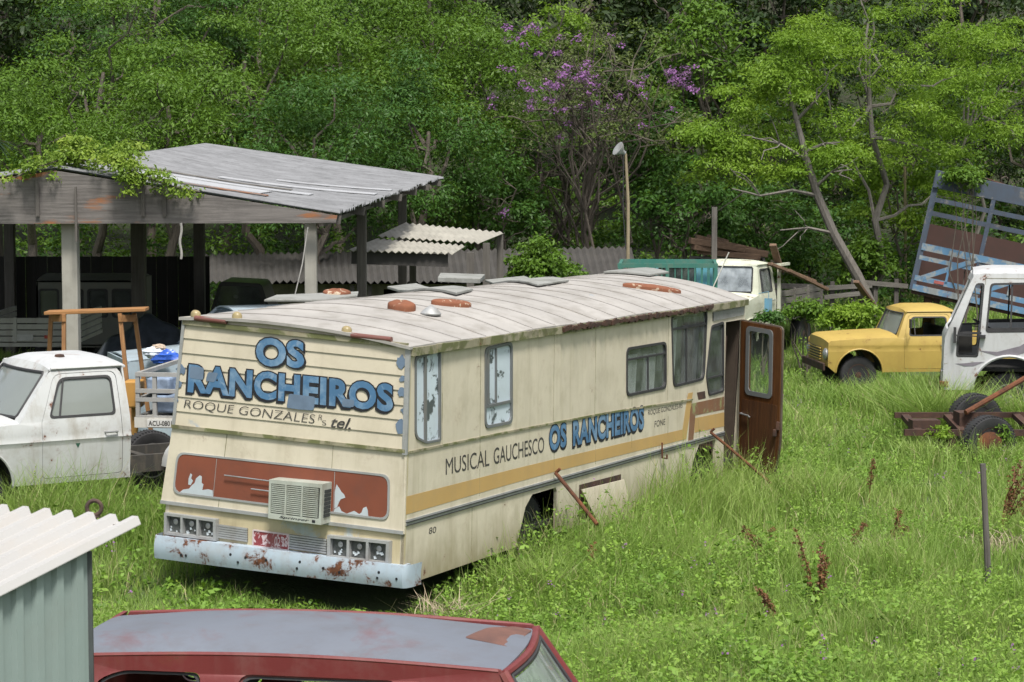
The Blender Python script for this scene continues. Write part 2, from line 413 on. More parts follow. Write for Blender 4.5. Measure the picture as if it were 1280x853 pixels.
def _bray(px, py):
    o = BMI @ CAMP; d = BMI.to_3x3() @ ray(px, py); return o, d
def sd_(px, py):                       # right side wall -> (along, up)
    o, d = _bray(px, py); k = (TUM * o.z - o.y) / (d.y - TUM * d.z); p = o + d * k
    return (p.x, p.z)
def rd_(px, py, out=0.0):              # rear wall -> (across from the right edge, up)
    o, d = _bray(px, py); k = (RAKE * o.z - out - o.x) / (d.x - RAKE * d.z); p = o + d * k
    f = p.y / BW; return (p.y, (p.z - f * DLB) / (1 + f * (DLT - DLB) / UT))
def smap(u, v, d): return (u, TUM * v - d, v)              # d: outwards from the right side
def lmap(u, v, d): return (u, BW - TUM * v + d, v)
def rmap(u, v, d): return (RAKE * v - d, u, v)
def sq(*pts): return [sd_(*p) for p in pts]
def rq(*pts): return [rd_(*p) for p in pts]
CREAM = (.555, .505, .40)
M_CREAM = paint('cream_paint', CREAM, .5, dirt=(.30, .26, .17), dirt_amt=.45, streak=.42, rust=.24, rust_scale=3.5, var=.08, mud=.75, dents=.35)
M_CREAM2 = paint('cream_boards', (.52, .47, .365), .55, dirt=(.30, .26, .18), dirt_amt=.4, streak=.3, second=(.30, .36, .42), second_at=.70, second_scale=1.7, var=.06, bump=.12)
M_CREAML = paint('yellowed_paint', (.455, .395, .25), .55, dirt=(.25, .21, .13), dirt_amt=.55, streak=.5, rust=.1, second=(.38, .44, .46), second_at=.64, second_scale=1.3, var=.1)
M_TAN = paint('tan_stripe', (.46, .30, .115), .55, dirt=(.35, .26, .14), dirt_amt=.4, streak=.3, var=.08, bump=.05)
M_BRNSTR = paint('brown_stripe', (.20, .10, .055), .6, second=(.26, .27, .12), second_at=.55, second_scale=3)
M_ROOF = paint('chalky_white_roof', (.335, .32, .30), .8, dirt=(.16, .145, .12), dirt_amt=.8, streak=0, rust=.05, var=.14, rust_scale=2)
M_GUTTER = paint('mossy_gutter', (.27, .25, .17), .85, dirt=(.07, .06, .04), dirt_amt=.9, streak=.2, rust=.25, second=(.12, .13, .05), second_at=.5, second_scale=3)
M_BROWN = paint('rust_primer', (.185, .052, .026), .75, dirt=(.10, .045, .035), dirt_amt=.5, streak=.2, var=.15)
M_BUMP = paint('grey_blue_bumper_paint', (.345, .42, .49), .55, dirt=(.28, .24, .2), dirt_amt=.4, streak=.3, rust=.57, rust_scale=4.3, var=.08, soft=.02, dents=.25)
M_PALE = plain('bare_pale_primer', (.40, .45, .48), .7, var=.1)
M_BLUE = paint('sign_blue', (.060, .155, .285), .75, dirt=(.24, .35, .46), dirt_amt=1.0, streak=0, second=(.16, .25, .36), second_at=.6, second_scale=4, var=.2, bump=.05)
M_BLACK = plain('sign_black', (.010, .011, .015), .8, var=.5)
M_INK = plain('thin_sign_black', (.045, .042, .04), .65, var=.4)
M_PATCH = plain('grey_blue_overpaint', (.115, .165, .235), .7, var=.15)
M_PEEL = paint('peeling_white_window_paint', (.50, .58, .64), .5, dirt_amt=.2, streak=0, second=(.07, .085, .09), second_at=.57, second_scale=5, soft=.02)
M_ACW = paint('aged_ac_plastic', (.36, .39, .345), .5, dirt_amt=.5)
M_TROUGH = plain('ac_dark', (.03, .035, .035), .8)
M_DOORW = wood('varnished_brown_door', (.13, .055, .018), (.055, .02, .008), axis=2, rough=.35)
M_CURT = plain('grey_curtain', (.66, .65, .64), .9, var=.12)
M_LENS = plain('broken_lamp_lens', (.075, .08, .08), .3, var=.5, scale=22)
M_PLATE = paint('red_plate', (.22, .035, .04), .55, second=(.55, .45, .46), second_at=.56, second_scale=16, streak=0)
M_CHROME = paint('dull_chrome', (.42, .43, .44), .35, metal=.7, rust=.2, dirt_amt=.4)

bus = empty('motorhome_bus', M=BM)
tag(bus, 'old cream motorhome bus with blue painted lettering and brown door standing open', 'bus')
ctr = BM @ Vector((BL / 2, BW / 2, 0)); EXCL.append((ctr.x, ctr.y, PI / 2 - BYAW, BL / 2 - .05, BW / 2 - .1))

# window openings of the right side
W1 = rpoly(sq((518, 446), (550.5, 436), (550.5, 551.5), (532, 555), (518, 548)), [.06, .02, .03, .05, .08])
W2 = rpoly(sq((605.5, 435), (640, 427), (640, 529.5), (605.5, 536.5)), .09)
W3 = rpoly(sq((782.6, 435), (832.5, 427), (832.5, 486), (782.6, 496.5)), .10)
W4 = rpoly(sq((838.5, 393), (884, 385.5), (880, 475), (841, 485)), .12)
W5 = rpoly(sq((889, 407), (904.5, 402), (904.5, 490), (885.5, 495.5), (882, 470)), .06)
DA0 = sd_(906.5, 450)[0]; DA1 = BL - .10
DTOP = sd_(920, 401)[1]
AR0, AR1 = sd_(651, 640)[0], sd_(696, 620)[0]
AF0, AF1 = sd_(862, 580)[0], sd_(894, 570)[0]
ATOP = UR - .09
side_outline = [(0, 0), (AR0 - .1, 0), (AR0 + .12, ATOP - .12), (AR0 + .3, ATOP), (AR1 - .03, ATOP), (AR1, ATOP - .05), (AR1, 0),
                (AF0 - .02, 0), (AF0 + .15, ATOP - .18), (AF0 + .35, ATOP), (AF1, ATOP), (AF1 + .02, 0), (DA0, 0), (DA0, DTOP), (DA1, DTOP), (DA1, 0), (BL, 0), (BL, UT), (RAKE * UT, UT)]
mb = MB(bxf); mb.panel(side_outline, [W1, W2, W3, W4, W5], smap, -.04); mb.build('side_wall', M_CREAM, bus)
mb = MB(bxf); lw_out = [(0, 0), (1.2, 0), (1.4, .5), (2.4, .5), (2.5, 0), (BL, 0), (BL, UT), (RAKE * UT, UT)]
LW = [rrect(x, 1.45, x + 1.1, 2.1, .1) for x in (1.2, 3.4, 5.6, 7.6)]
mb.panel(lw_out, LW, lmap, -.04); lwall = mb.build('side_wall', M_CREAM, bus)
for q in LW:
    mb = MB(bxf); mb.panel(q, [inset(q, .04)], lmap, .012); f = mb.build('window', M_GASKET, bus)
    mb = MB(bxf); mb.panel(inset(q, .03), [], lambda u, v, d: lmap(u, v, d - .012), .004); mb.build('pane', M_GLASSD, f)
# rear wall (flat base) and its boards
mb = MB(bxf); mb.panel([(0, 0), (BW, 0), (BW - TUM * UT, UT), (TUM * UT, UT)], [], rmap, -.04); mb.build('rear_wall', M_CREAML, bus)
TLq = rq((230.5, 404), (509.5, 433), (508.5, 562.5), (216.5, 531.5))
mb = MB(bxf); NB = 7
for k in range(NB):
    v0, v1 = k / NB, (k + 1) / NB
    def bd(u, v, d, v0=v0, v1=v1):
        p = quadmap(TLq, u, v0 + (v1 - v0) * (v * .985 + .006)); return rmap(p[0], p[1], .010 + .012 * (1 - v) - (d if d else 0))
    mb.sheet(bd, 6, 1, .018)
mb.build('rear_boards', M_CREAM2, bus)
MQ = rq((216, 534), (508, 565), (505.5, 664), (202, 625))
mb = MB(bxf); mb.panel([tuple(p) for p in MQ], [], lambda u, v, d: rmap(u, v, d), .010)
for k in (.245, .70):
    pa = quadmap(MQ, k, 0); pb = quadmap(MQ, k, 1)
    mb.bar(rmap(pa[0], pa[1], .0105), rmap(pb[0], pb[1], .0105), .006, .004, 1)
mb.build('rear_panel', [M_CREAM, M_GUTTER], bus)
# trim strips of the rear
def strip(pts, wd, dp, mapf, name, mat, d0=.0):
    mb = MB(bxf)
    for i in range(len(pts) - 1):
        (u0, v0), (u1, v1) = pts[i], pts[i + 1]; L = math.hypot(u1 - u0, v1 - v0); nx_, ny_ = -(v1 - v0) / L * wd / 2, (u1 - u0) / L * wd / 2
        q = [(u0 + nx_, v0 + ny_), (u1 + nx_, v1 + ny_), (u1 - nx_, v1 - ny_), (u0 - nx_, v0 - ny_)]
        mb.panel(q, [], lambda u, v, d: mapf(u, v, d0 + d), dp)
    return mb.build(name, mat, bus)
strip(rq((216, 532.5), (508, 564)), .035, .034, rmap, 'trim_strip', M_GUTTER)
strip(rq((231, 402.5), (511, 432)), .045, .040, rmap, 'trim_strip', M_GUTTER)
strip(rq((202, 627), (505.5, 666)), .034, .030, rmap, 'trim_strip', M_ALU)
strip([(TUM * 1.3 + .012, 1.30), (TUM * UT + .012, UT)], .05, .032, rmap, 'corner_strip', M_ALU)
strip([(BW - TUM * 1.3 - .012, 1.30), (BW - TUM * UT - .012, UT)], .035, .032, rmap, 'corner_strip', M_ALU)
strip([(.022, .52), (TUM * 1.3 + .004, 1.30)], .022, .022, rmap, 'corner_strip', M_CREAM)
# flaked spots along the right end of the boards
rnd = random.Random(3)
for (px, py, s_) in ((503, 452, .07), (504, 474, .035), (503, 491, .05), (505, 513, .03), (502, 534, .075), (228, 462, .06), (225, 480, .05), (222, 500, .03)):
    cu_, cv_ = rd_(px, py); k = 11
    mb = MB(bxf); mb.panel([(cu_ + s_ * (.55 + .6 * rnd.random()) * math.cos(2 * PI * i / k), cv_ + s_ * (.5 + .7 * rnd.random()) * math.sin(2 * PI * i / k)) for i in range(k)], [], lambda u, v, d: rmap(u, v, .0235 + d), .0015); mb.build('flaked_paint', M_PATCH, bus)
# roof: crowned, ribbed across
CROWN = .165
def roofp(a_, y):
    s_ = (y - TUM * UT) / (BW - 2 * TUM * UT); s_ = min(max(s_, 0), 1)
    return UT + .02 + (CROWN - .10 * max(0, 1 - a_ / 2.2)) * (1 - abs(2 * s_ - 1) ** 2.3)
def roof_fn(u, v, d):
    y = TUM * UT - .03 + v * (BW - 2 * TUM * UT + .06); x = RAKE * UT - .06 + u * (BL - RAKE * UT + .12)
    return (x, y, roofp(x, y) - d + .006 * math.sin(x * 2.3 + y * 1.4))
mb = MB(bxf); mb.sheet(roof_fn, 60, 24, .03)
mb.build('roof', M_ROOF, bus, smooth=True)
mb = MB(bxf)
for k in range(1, 17):
    x = k * .6; mb.tube([(x, TUM * UT - .02 + v * (BW - 2 * TUM * UT + .04), roofp(x, TUM * UT - .02 + v * (BW - 2 * TUM * UT + .04)) + .002 + .006 * math.sin(x * 2.3 + (TUM * UT + v * 2.6) * 1.4)) for v in np.linspace(0, 1, 25)], .008, 6)
mb.build('roof_seam', paint('dark_roof_seam', (.22, .21, .20), .8, dirt_amt=.5), bus, smooth=True)
mb = MB(bxf); mb.panel([(TUM * UT, UT - .005)] + [(y, roofp(0, y)) for y in np.linspace(TUM * UT, BW - TUM * UT, 20)] + [(BW - TUM * UT, UT - .005)], [], lambda u, v, d: rmap(u, v, d), .008)
mb.build('rear_dome', M_CREAM2, bus)
mb = MB(bxf); mb.panel([(TUM * UT, UT - .005)] + [(y, roofp(0, y)) for y in np.linspace(TUM * UT, BW - TUM * UT, 20)] + [(BW - TUM * UT, UT - .005)], [], lambda u, v, d: (BL - .0 + d, u, v), .008)
mb.panel([(0, 0), (BW, 0), (BW - TUM * UT, UT), (TUM * UT, UT)], [rrect(.25, 1.2, BW - .25, 2.15, .12)], lambda u, v, d: (BL - d, u, v), .04)
fw_ = mb.build('front_wall', M_CREAM, bus)
mb = MB(bxf); mb.panel(rrect(.25, 1.2, BW - .25, 2.15, .12), [], lambda u, v, d: (BL - .02 + d, u, v), .006); mb.build('windscreen', M_GLASSD, bus)
# gutter along the right eave: rear two thirds mossy and crumbling
mb = MB(bxf); n_ = 60
for k in range(n_):
    x0, x1 = RAKE * UT + k * (BL - .1) / n_, RAKE * UT + (k + 1) * (BL - .1) / n_
    h = .075 + .012 * rnd.random(); mb.box(((x0 + x1) / 2, TUM * UT - .022 - .01 * rnd.random(), UT - .035 + .006 * rnd.random()), (x1 - x0 + .002, .045, h))
mb.build('gutter', M_GUTTER, bus)
mb = MB(bxf)
xa, xb = sd_(700, 408)[0], sd_(885, 380)[0]
for k in range(70):
    x = xa + (xb - xa) * k / 69; mb.box((x, TUM * UT - .052 - .012 * rnd.random(), UT - .03 + .02 * rnd.random()), (.09, .02 + .02 * rnd.random(), .02 + .05 * rnd.random()), Matrix.Rotation(rnd.uniform(-.3, .3), 3, 'Y'))
mb.build('gutter_debris', M_RUSTD, bus)
# long lines of the right side
strip(sq((509, 566), (640, 539), (760, 516)) + [sd_(865, 499.5)], .022, .014, smap, 'side_trim', M_GUTTER)
e0 = sd_(507, 654); e1 = sd_(640, 616); e2 = sd_(905, 541.5)
strip([e0, e1, e2], .058, .012, smap, 'side_rail', M_ALU)
strip([(e0[0], e0[1] + .006), (e1[0], e1[1] + .006), (e2[0], e2[1] + .006)], .010, .021, smap, 'side_rail_groove', M_GASKET)
strip([(e0[0], e0[1] - .026), (e1[0], e1[1] - .026), (e2[0], e2[1] - .026)], .008, .017, smap, 'side_rail_groove', M_GASKET)
# panel joints
for px, y0, y1 in ((553.5, 436, 556), (601, 428, 546), (693, 405, 526), (745, 398, 518), (790, 495, 508), (836, 390, 500)):
    a0 = sd_(px, y0); a1 = sd_(px, y1); mb = MB(bxf); mb.bar(smap(a0[0], a0[1], .0015), smap(a0[0], a1[1], .0015), .004, .003); mb.build('panel_joint', M_GUTTER, bus)
for px, y0, y1 in ((590, 632, 700), (600, 548, 620), (693, 532, 600), (720, 605, 650), (790, 515, 560), (835, 520, 545), (745, 525, 580)):
    a0 = sd_(px, y0); a1 = sd_(px, y1); mb = MB(bxf); mb.bar(smap(a0[0], a0[1], .0015), smap(a0[0], a1[1], .0015), .004, .003); mb.build('panel_joint', M_GUTTER, bus)
# stripes painted on the side
def sheet_on(poly, mapf, d, name, mat, th=.0015):
    mb = MB(bxf); mb.panel(poly, [], lambda u, v, k: mapf(u, v, d + k), th); return mb.build(name, mat, bus)
sheet_on(sq((507.5, 621), (640, 587), (700, 572.5), (790, 551.5), (853, 537), (857, 510), (860, 492), (866, 490.5), (862, 520), (857.5, 549), (790, 565.5), (700, 588), (640, 604.5), (507.5, 643.5)), smap, .001, 'side_stripe', M_TAN)
sheet_on(sq((868, 523), (905, 515.5), (905, 533), (868, 541)), smap, .001, 'side_stripe', M_TAN)
sheet_on(sq((863, 505), (905, 496), (905, 512), (869, 519.5), (866.5, 550), (860, 552)), smap, .001, 'side_stripe', M_BRNSTR)
sheet_on(sq((871, 491), (881, 489), (882, 498), (873, 500)), smap, .001, 'rust_stain', M_RUSTD)
# windows
def window(poly, bars, pane, name='window', fr=.032, mat=M_GASKET):
    mb = MB(bxf); mb.panel(poly, [inset(poly, fr)], lambda u, v, d: smap(u, v, d - .01), .022)
    for (p, q, w_) in bars:
        a0 = sd_(*p); a1 = sd_(*q); mb.bar(smap(*a0, .0), smap(*a1, .0), w_, .016, 0, up=(0, 1, 0))
    f = mb.build(name, mat, bus)
    mb = MB(bxf); mb.panel(inset(poly, fr * .8), [], lambda u, v, d: smap(u, v, d - .014), .004); mb.build('pane', pane, f); return f
M_WFR = paint('grey_window_frame', (.13, .14, .145), .6, dirt_amt=.5)
w_ = window(W1, [((531.5, 441), (532, 552), .045)], M_PEEL, mat=M_WFR); w_['label'] = 'tall narrow window with peeling white paint on its glass'
w_ = window(W2, [((606, 509), (640, 501.5), .03), ((620, 432), (620, 505), .025), ((610, 434), (610, 506), .05)], M_PEEL, mat=M_WFR); w_['label'] = 'narrow window with white painted glass over a lower pane'
M_GLASSC = glass('thin_dusty_glass', (.82, .85, .85), .8, .06, .16, (.30, .33, .33)); w3 = window(W3, [((783, 450.5), (832, 442), .022), ((810, 446), (810, 491), .02)], M_GLASSC); w3['label'] = 'wide sliding window with pale curtains inside'
w4 = window(W4, [((839, 412.5), (883, 405), .03), ((858, 409), (858, 480), .025)], M_GLASSC); w4['label'] = 'tall window with an upper sliding pane'
w5 = window(W5, [((883, 474), (905, 468.5), .025)], M_GLASSC)
# curtains hung behind the glass
def curtain(a0, a1, v0, v1, y, mat=M_CURT, amp=.02, k=40, name='curtain'):
    mb = MB(bxf); mb.grid(lambda u, v: (a0 + (a1 - a0) * u, y + amp * math.sin(u * k) + amp * .4 * math.sin(u * k * 2.7), v0 + (v1 - v0) * v), 60, 2); return mb.build(name, mat, bus, smooth=True)
x0 = sd_(786, 460)[0]; x1 = sd_(803, 460)[0]; x2 = sd_(813, 460)[0]; x3 = sd_(826, 460)[0]
curtain(x0, x1, W3[0][1] - .6, W3[0][1] - .02, .16); curtain(x2, x3, W3[0][1] - .6, W3[0][1] - .05, .16)
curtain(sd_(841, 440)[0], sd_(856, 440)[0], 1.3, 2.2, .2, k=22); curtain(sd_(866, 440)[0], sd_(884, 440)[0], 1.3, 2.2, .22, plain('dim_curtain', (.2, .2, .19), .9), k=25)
curtain(sd_(910, 440)[0], sd_(932, 440)[0] - .1, 1.05, 2.15, 1.1, k=25)
# ventilation louvre over the door
VQ = sq((890.5, 391), (930, 383.5), (930, 394), (890.5, 402))
mb = MB(bxf); mb.panel(VQ, [], lambda u, v, d: smap(u, v, .001 + d), .003, 1)
for k in range(7):
    p = quadmap(VQ, .02, .08 + k * .14); q = quadmap(VQ, .98, .08 + k * .14); mb.bar(smap(p[0], p[1], .008), smap(q[0], q[1], .008), .012, .010, 0, up=(0, 1, 0))
mb.build('louvre', [M_ALU, M_GASKET], bus)
# inside: floor, partition, dashboard, dark lining
mb = MB(bxf); mb.box((BL / 2, BW / 2, .12), (BL - .2, BW - .2, .06)); mb.build('cabin_floor', M_DARK, bus)
M_LIN = plain('brown_lining', (.05, .035, .025), .8)
mb = MB(bxf); mb.box((DA0 - 1.9, BW / 2 + .1, 1.2), (.05, BW - .6, 2.1)); mb.box((DA0 - 4.2, BW / 2, 1.2), (.05, BW - .4, 2.1)); mb.build('partition', M_LIN, bus)
mb = MB(bxf); mb.box((BL - .10, BW / 2, 1.15), (.03, BW - .3, 2.1)); mb.box((DA1 + .03, .16, 1.15), (.05, .06, 2.1)); mb.build('front_lining', M_LIN, bus)
mb = MB(bxf); mb.box((BL - .35, BW / 2 + .2, .75), (.5, BW - .9, .5)); mb.box((BL - .3, BW / 2 + .2, 1.02), (.35, BW - .9, .1)); mb.build('dashboard', M_LIN, bus, bevel=.03)
mb = MB(bxf); mb.box((DA0 - .35, .75, .55), (.55, .6, .5)); mb.box((DA0 - .6, .75, 1.05), (.14, .58, .7)); mb.build('cab_seat', M_SEAT, bus, bevel=.05)
mb = MB(bxf); mb.box((DA0 + .02, .1, .95), (.04, .05, 1.9)); mb.box((DA0 + .35, .35, .04), (.6, .5, .05)); mb.box((DA0 + .35, .45, .30), (.6, .3, .04)); mb.build('entry_step', M_RUSTD, bus)
# door, hinged at the front edge and standing open
hinge = Vector((DA1 + .0, TUM * 1.2 - .01, 0)); DH0, DH1 = .03, DTOP - .02
dvec_top = BMI @ P(977, 403, 30.0); 
DWID = .80; dang = rad(62)             # opened past square
dv = Vector((-math.cos(dang), -math.sin(dang), 0))    # along the leaf, from hinge to free edge (closed: -x)
dn = Vector((-math.sin(dang), math.cos(dang), 0))     # leaf inner face normal
def dmap(u, v, d):
    return tuple(hinge + dv * u - dn * (-d) + Vector((0, (v - 1.2) * TUM, v)))
dout = rpoly([(0, DH0 + .02), (DWID - .10, DH0), (DWID, DH0 + .45), (DWID, DH1), (0, DH1)], [.02, .08, .2, .05, .02])
dwin = rrect(.17, 1.12, DWID - .20, DH1 - .10, .05)
mb = MB(bxf); mb.panel(dout, [dwin], dmap, .045); door = mb.build('door', M_DOORW, bus, bevel=.006)
mb = MB(bxf); mb.panel(rrect(.12, 1.07, DWID - .15, DH1 - .05, .07), [inset(dwin, .012)], lambda u, v, d: dmap(u, v, .044 + d), .014); mb.build('window_frame', M_WFR, door)
mb = MB(bxf); mb.panel(inset(dwin, -.004), [], lambda u, v, d: dmap(u, v, .02 + d), .004); mb.build('window_pane', glass('clear_door_glass', (.85, .9, .85), .9, .05, .08), door)
mb = MB(bxf); lip = [dmap(p[0], p[1], .012) for p in dout]; mb.tube(lip + [lip[0]], .022, 6, cap=False); mb.build('door_edge', paint('dark_door_edge', (.05, .035, .025), .6), door, smooth=True)
mb = MB(bxf); mb.panel(rpoly([(.05, DH0 + .1), (DWID - .12, DH0 + .08), (DWID - .05, DH0 + .5), (DWID - .05, 1.0), (.05, 1.0)], [.03, .06, .1, .03, .03]), [], lambda u, v, d: dmap(u, v, .045 + d), .004); mb.build('inner_panel', wood('scuffed_brown_panel', (.10, .042, .016), (.045, .02, .010), 2, rough=.5), door)
mb = MB(bxf); hp = [dmap(u, v, .085) for u, v in ((.06, .80), (.22, .79), (.26, .77))]; mb.tube(hp, .012, 8); mb.tube([dmap(.06, .80, .04), dmap(.06, .80, .085)], .012, 8); mb.build('door_handle', M_CHROME, door, smooth=True)
mb = MB(bxf); mb.box(dmap(DWID - .06, .62, .06), (.09, .05, .10)); mb.box(dmap(DWID - .02, .72, .05), (.05, .05, .12)); mb.build('door_lock', M_RUSTD, door, bevel=.01)
# loose flap and latch low on the side
FQ = sq((723, 612), (776, 599), (781, 646), (738, 655))
mb = MB(bxf); mb.panel(FQ, [], lambda u, v, d: smap(u, v, .03 + (FQ[0][1] - v) * .16 + d), .012); mb.build('hatch_flap', M_CREAM, bus)
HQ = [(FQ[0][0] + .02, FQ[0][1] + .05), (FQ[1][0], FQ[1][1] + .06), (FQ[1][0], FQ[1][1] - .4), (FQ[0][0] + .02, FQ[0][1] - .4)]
sheet_on(HQ, smap, .001, 'hatch_shade_sheet', M_RUSTD)  # dark sheet laid on the wall for the shade behind the flap
lp = [smap(*sd_(*p), .04) for p in ((824, 553), (824, 572), (830, 573), (830, 568))]
mb = MB(bxf); mb.tube(lp, .012, 6); mb.build('latch_hook', M_RUST, bus, smooth=True)
put = MB(bxf)
# bumper
BQ = [rd_(195, 669, .16), rd_(505, 707, .16), rd_(505, 736, .16), rd_(195, 698, .16)]
yl, yr = BQ[0][0], BQ[1][0]; vt = (BQ[0][1] + BQ[1][1]) / 2; vb = (BQ[2][1] + BQ[3][1]) / 2
prof = []
for k in range(25):
    s_ = k / 24; prof.append((-.16 - .03 * (1 - (2 * s_ - 1) ** 2), yl + (yr - yl) * s_))
prof += [(-.13, yr - .03), (-.06, yr - .05), (.12, yr - .055)]
prof = [(.05, yl + .04), (-.08, yl + .035)] + prof
def bumpf(u, v, d):
    k = u * (len(prof) - 1); i = min(int(k), len(prof) - 2); f_ = k - i
    x = prof[i][0] * (1 - f_) + prof[i + 1][0] * f_; y = prof[i][1] * (1 - f_) + prof[i + 1][1] * f_
    tl = (y - yr) / (yl - yr)
    top = BQ[1][1] * (1 - tl) + BQ[0][1] * tl; bot = BQ[2][1] * (1 - tl) + BQ[3][1] * tl
    bulge = .02 * math.sin(PI * v)
    return (x - bulge + d, y, bot + (top - bot) * v)
mb = MB(bxf); mb.sheet(bumpf, (len(prof) - 1) * 2, 6, .02); mb.box((-.02, (yl + yr) / 2, vt - .03), (.26, abs(yl - yr) - .12, .02)); bp = mb.build('bumper', M_BUMP, bus, smooth=True)
mb = MB(bxf)
for f_, g in ((.10, .3), (.12, .3), (.30, .6), (.33, .3), (.36, .55), (.44, .55), (.56, .35), (.57, .65), (.66, .5), (.72, .4), (.86, .35), (.865, .6), (.93, .4)):
    p = bumpf(f_ * .86 + .08, g, 0); mb.lathe([(.014, 0), (.014, .006)], Matrix.Translation((p[0] - .003, p[1], p[2])) @ Matrix.Rotation(PI / 2, 4, 'Y'), 10)
mb.build('bolt_hole', M_BLACK, bp)
# lamp clusters
def lamp(q, name='tail_lamp'):
    q = [rd_(*p, .06) for p in q]
    def bm_(u, v, d): p = quadmap(q, u, v); return rmap(p[0], p[1], d + .03)
    holes = [[(x0, .12), (x1, .12), (x1, .88), (x0, .88)] for x0, x1 in ((.05, .32), (.36, .63), (.67, .95))]
    mb = MB(bxf); mb.panel([(0, 0), (1, 0), (1, 1), (0, 1)], holes, lambda u, v, d: bm_(u, v, -.03 + d), .07); f = mb.build(name, M_ALU, bus)
    for h in holes:
        mb = MB(bxf); mb.panel(inset(h, .0), [], lambda u, v, d: bm_(u, v, -.022 + d), .004)
        cx = (h[0][0] + h[1][0]) / 2
        for k in range(4):
            u, v = rnd.uniform(h[0][0] + .03, h[1][0] - .03), rnd.uniform(.18, .45); p = bm_(u, v, -.010); s_ = rnd.uniform(.008, .020)
            mb.add([(p[0], p[1] - s_, p[2] - s_ * .4), (p[0] - .004, p[1] + s_ * .6, p[2] - s_), (p[0], p[1] + s_, p[2] + s_ * .7), (p[0] - .004, p[1] - s_ * .2, p[2] + s_)], [(0, 1, 2, 3)], 1)
        p = bm_(cx, .62, -.016); mb.lathe([(.02, 0), (.03, .012), (.012, .02)], Matrix.Translation(p) @ Matrix.Rotation(-PI / 2, 4, 'Y'), 10, 2)
        mb.build('lamp_lens', [M_LENS, M_PALE, M_ALU], f)
    return f
lamp([(205.5, 641), (270, 649.5), (270, 676.5), (205.5, 668)]); lamp([(409.5, 669), (487, 677), (486, 707), (409, 697.5)])
for q in ([(271, 655), (310, 660.5), (310, 677.5), (271, 672)], [(362.5, 668), (409, 674), (409, 692.5), (362.5, 686)]):
    q = rq(*q); mb = MB(bxf); mb.panel(q, [], lambda u, v, d: rmap(u, v, .002 + d), .004, 1)
    for k in range(6):
        p = quadmap(q, .0, .08 + k * .17); r_ = quadmap(q, 1., .08 + k * .17); mb.bar(rmap(p[0], p[1], .014), rmap(r_[0], r_[1], .014), .016, .018, 0)
    mb.build('grille', [M_ALU, M_GASKET], bus)
# number plate
q = rq((317.5, 662.5), (362.5, 668.5), (361.5, 688), (317, 682))
mb = MB(bxf); mb.panel([tuple(p) for p in q], [], lambda u, v, d: rmap(u, v, .006 + d), .006); pl = mb.build('number_plate', M_PLATE, bus)
mb = MB(bxf)
for i in range(4):
    a0, a1 = q[i], q[(i + 1) % 4]; mb.bar(rmap(a0[0], a0[1], .013), rmap(a1[0], a1[1], .013), .014, .012, 0, up=(1, 0, 0))
tq = [tuple(quadmap(q, u, v)) for u, v in ((.80, .80), (.96, .80), (.96, .2), (.80, .2))]
put_text(mb, '28', tq, rmap, .0135, offset=.01); tq = [tuple(quadmap(q, u, v)) for u, v in ((.60, .76), (.76, .76), (.76, .2), (.60, .2))]
put_text(mb, '02', tq, rmap, .0135, offset=.005); mb.build('plate_lettering', plain('plate_white', (.5, .42, .42), .6), pl)
# brown panel under the boards, flaking at its lower edge
PQ = rq((224.5, 567), (486, 596), (485, 648), (219, 614.5)); pout = rpoly([tuple(p) for p in PQ], .09)
mb = MB(bxf); mb.panel(pout, [], lambda u, v, d: rmap(u, v, .013 + d), .004); bpn = mb.build('rear_window_plate', M_BROWN, bus)
mb = MB(bxf); big = [(p[0] * 1, p[1]) for p in inset(pout, -.022)]; mb.panel(big, [inset(pout, .0)], lambda u, v, d: rmap(u, v, .0115 + d), .010)
for k in (.19, .755):
    pa = quadmap(PQ, k, .02); pb = quadmap(PQ, k, .98); mb.bar(rmap(pa[0], pa[1], .019), rmap(pb[0], pb[1], .019), .006, .004)
mb.build('plate_frame', M_ALU, bpn)
def z6(x, y): return rd_(200 + x * .25, 540 + y * .25)
mb = MB(bxf)
for poly in ([(105, 300), (120, 288), (150, 283), (165, 265), (178, 255), (185, 232), (203, 217), (214, 222), (213, 255), (222, 262), (216, 290), (245, 286), (268, 292), (270, 326), (190, 322)],
             [(146, 262), (148, 232), (158, 206), (166, 214), (160, 232), (170, 244), (158, 266)],
             [(878, 300), (887, 262), (900, 280), (912, 300), (925, 312), (931, 328), (908, 336), (900, 350), (890, 376), (876, 382)],
             [(870, 404), (878, 384), (900, 372), (912, 396), (938, 408), (975, 394), (1000, 410), (1012, 402), (1020, 380), (1036, 373), (1043, 392), (1046, 424), (950, 420)]):
    mb = MB(bxf); mb.panel([z6(*p) for p in poly], [], lambda u, v, d: rmap(u, v, .0175 + d), .0015); mb.build('bare_patch', M_PALE, bpn)
mb = MB(bxf)
for a0, a1 in (((335, 214), (560, 243)), ((468, 282), (560, 294))):
    p = z6(*a0); r_ = z6(*a1); mb.tube([rmap(p[0], p[1], .05), rmap(r_[0], r_[1], .05)], .007, 6)
mb.build('metal_rod', M_CHROME, bus, smooth=True)
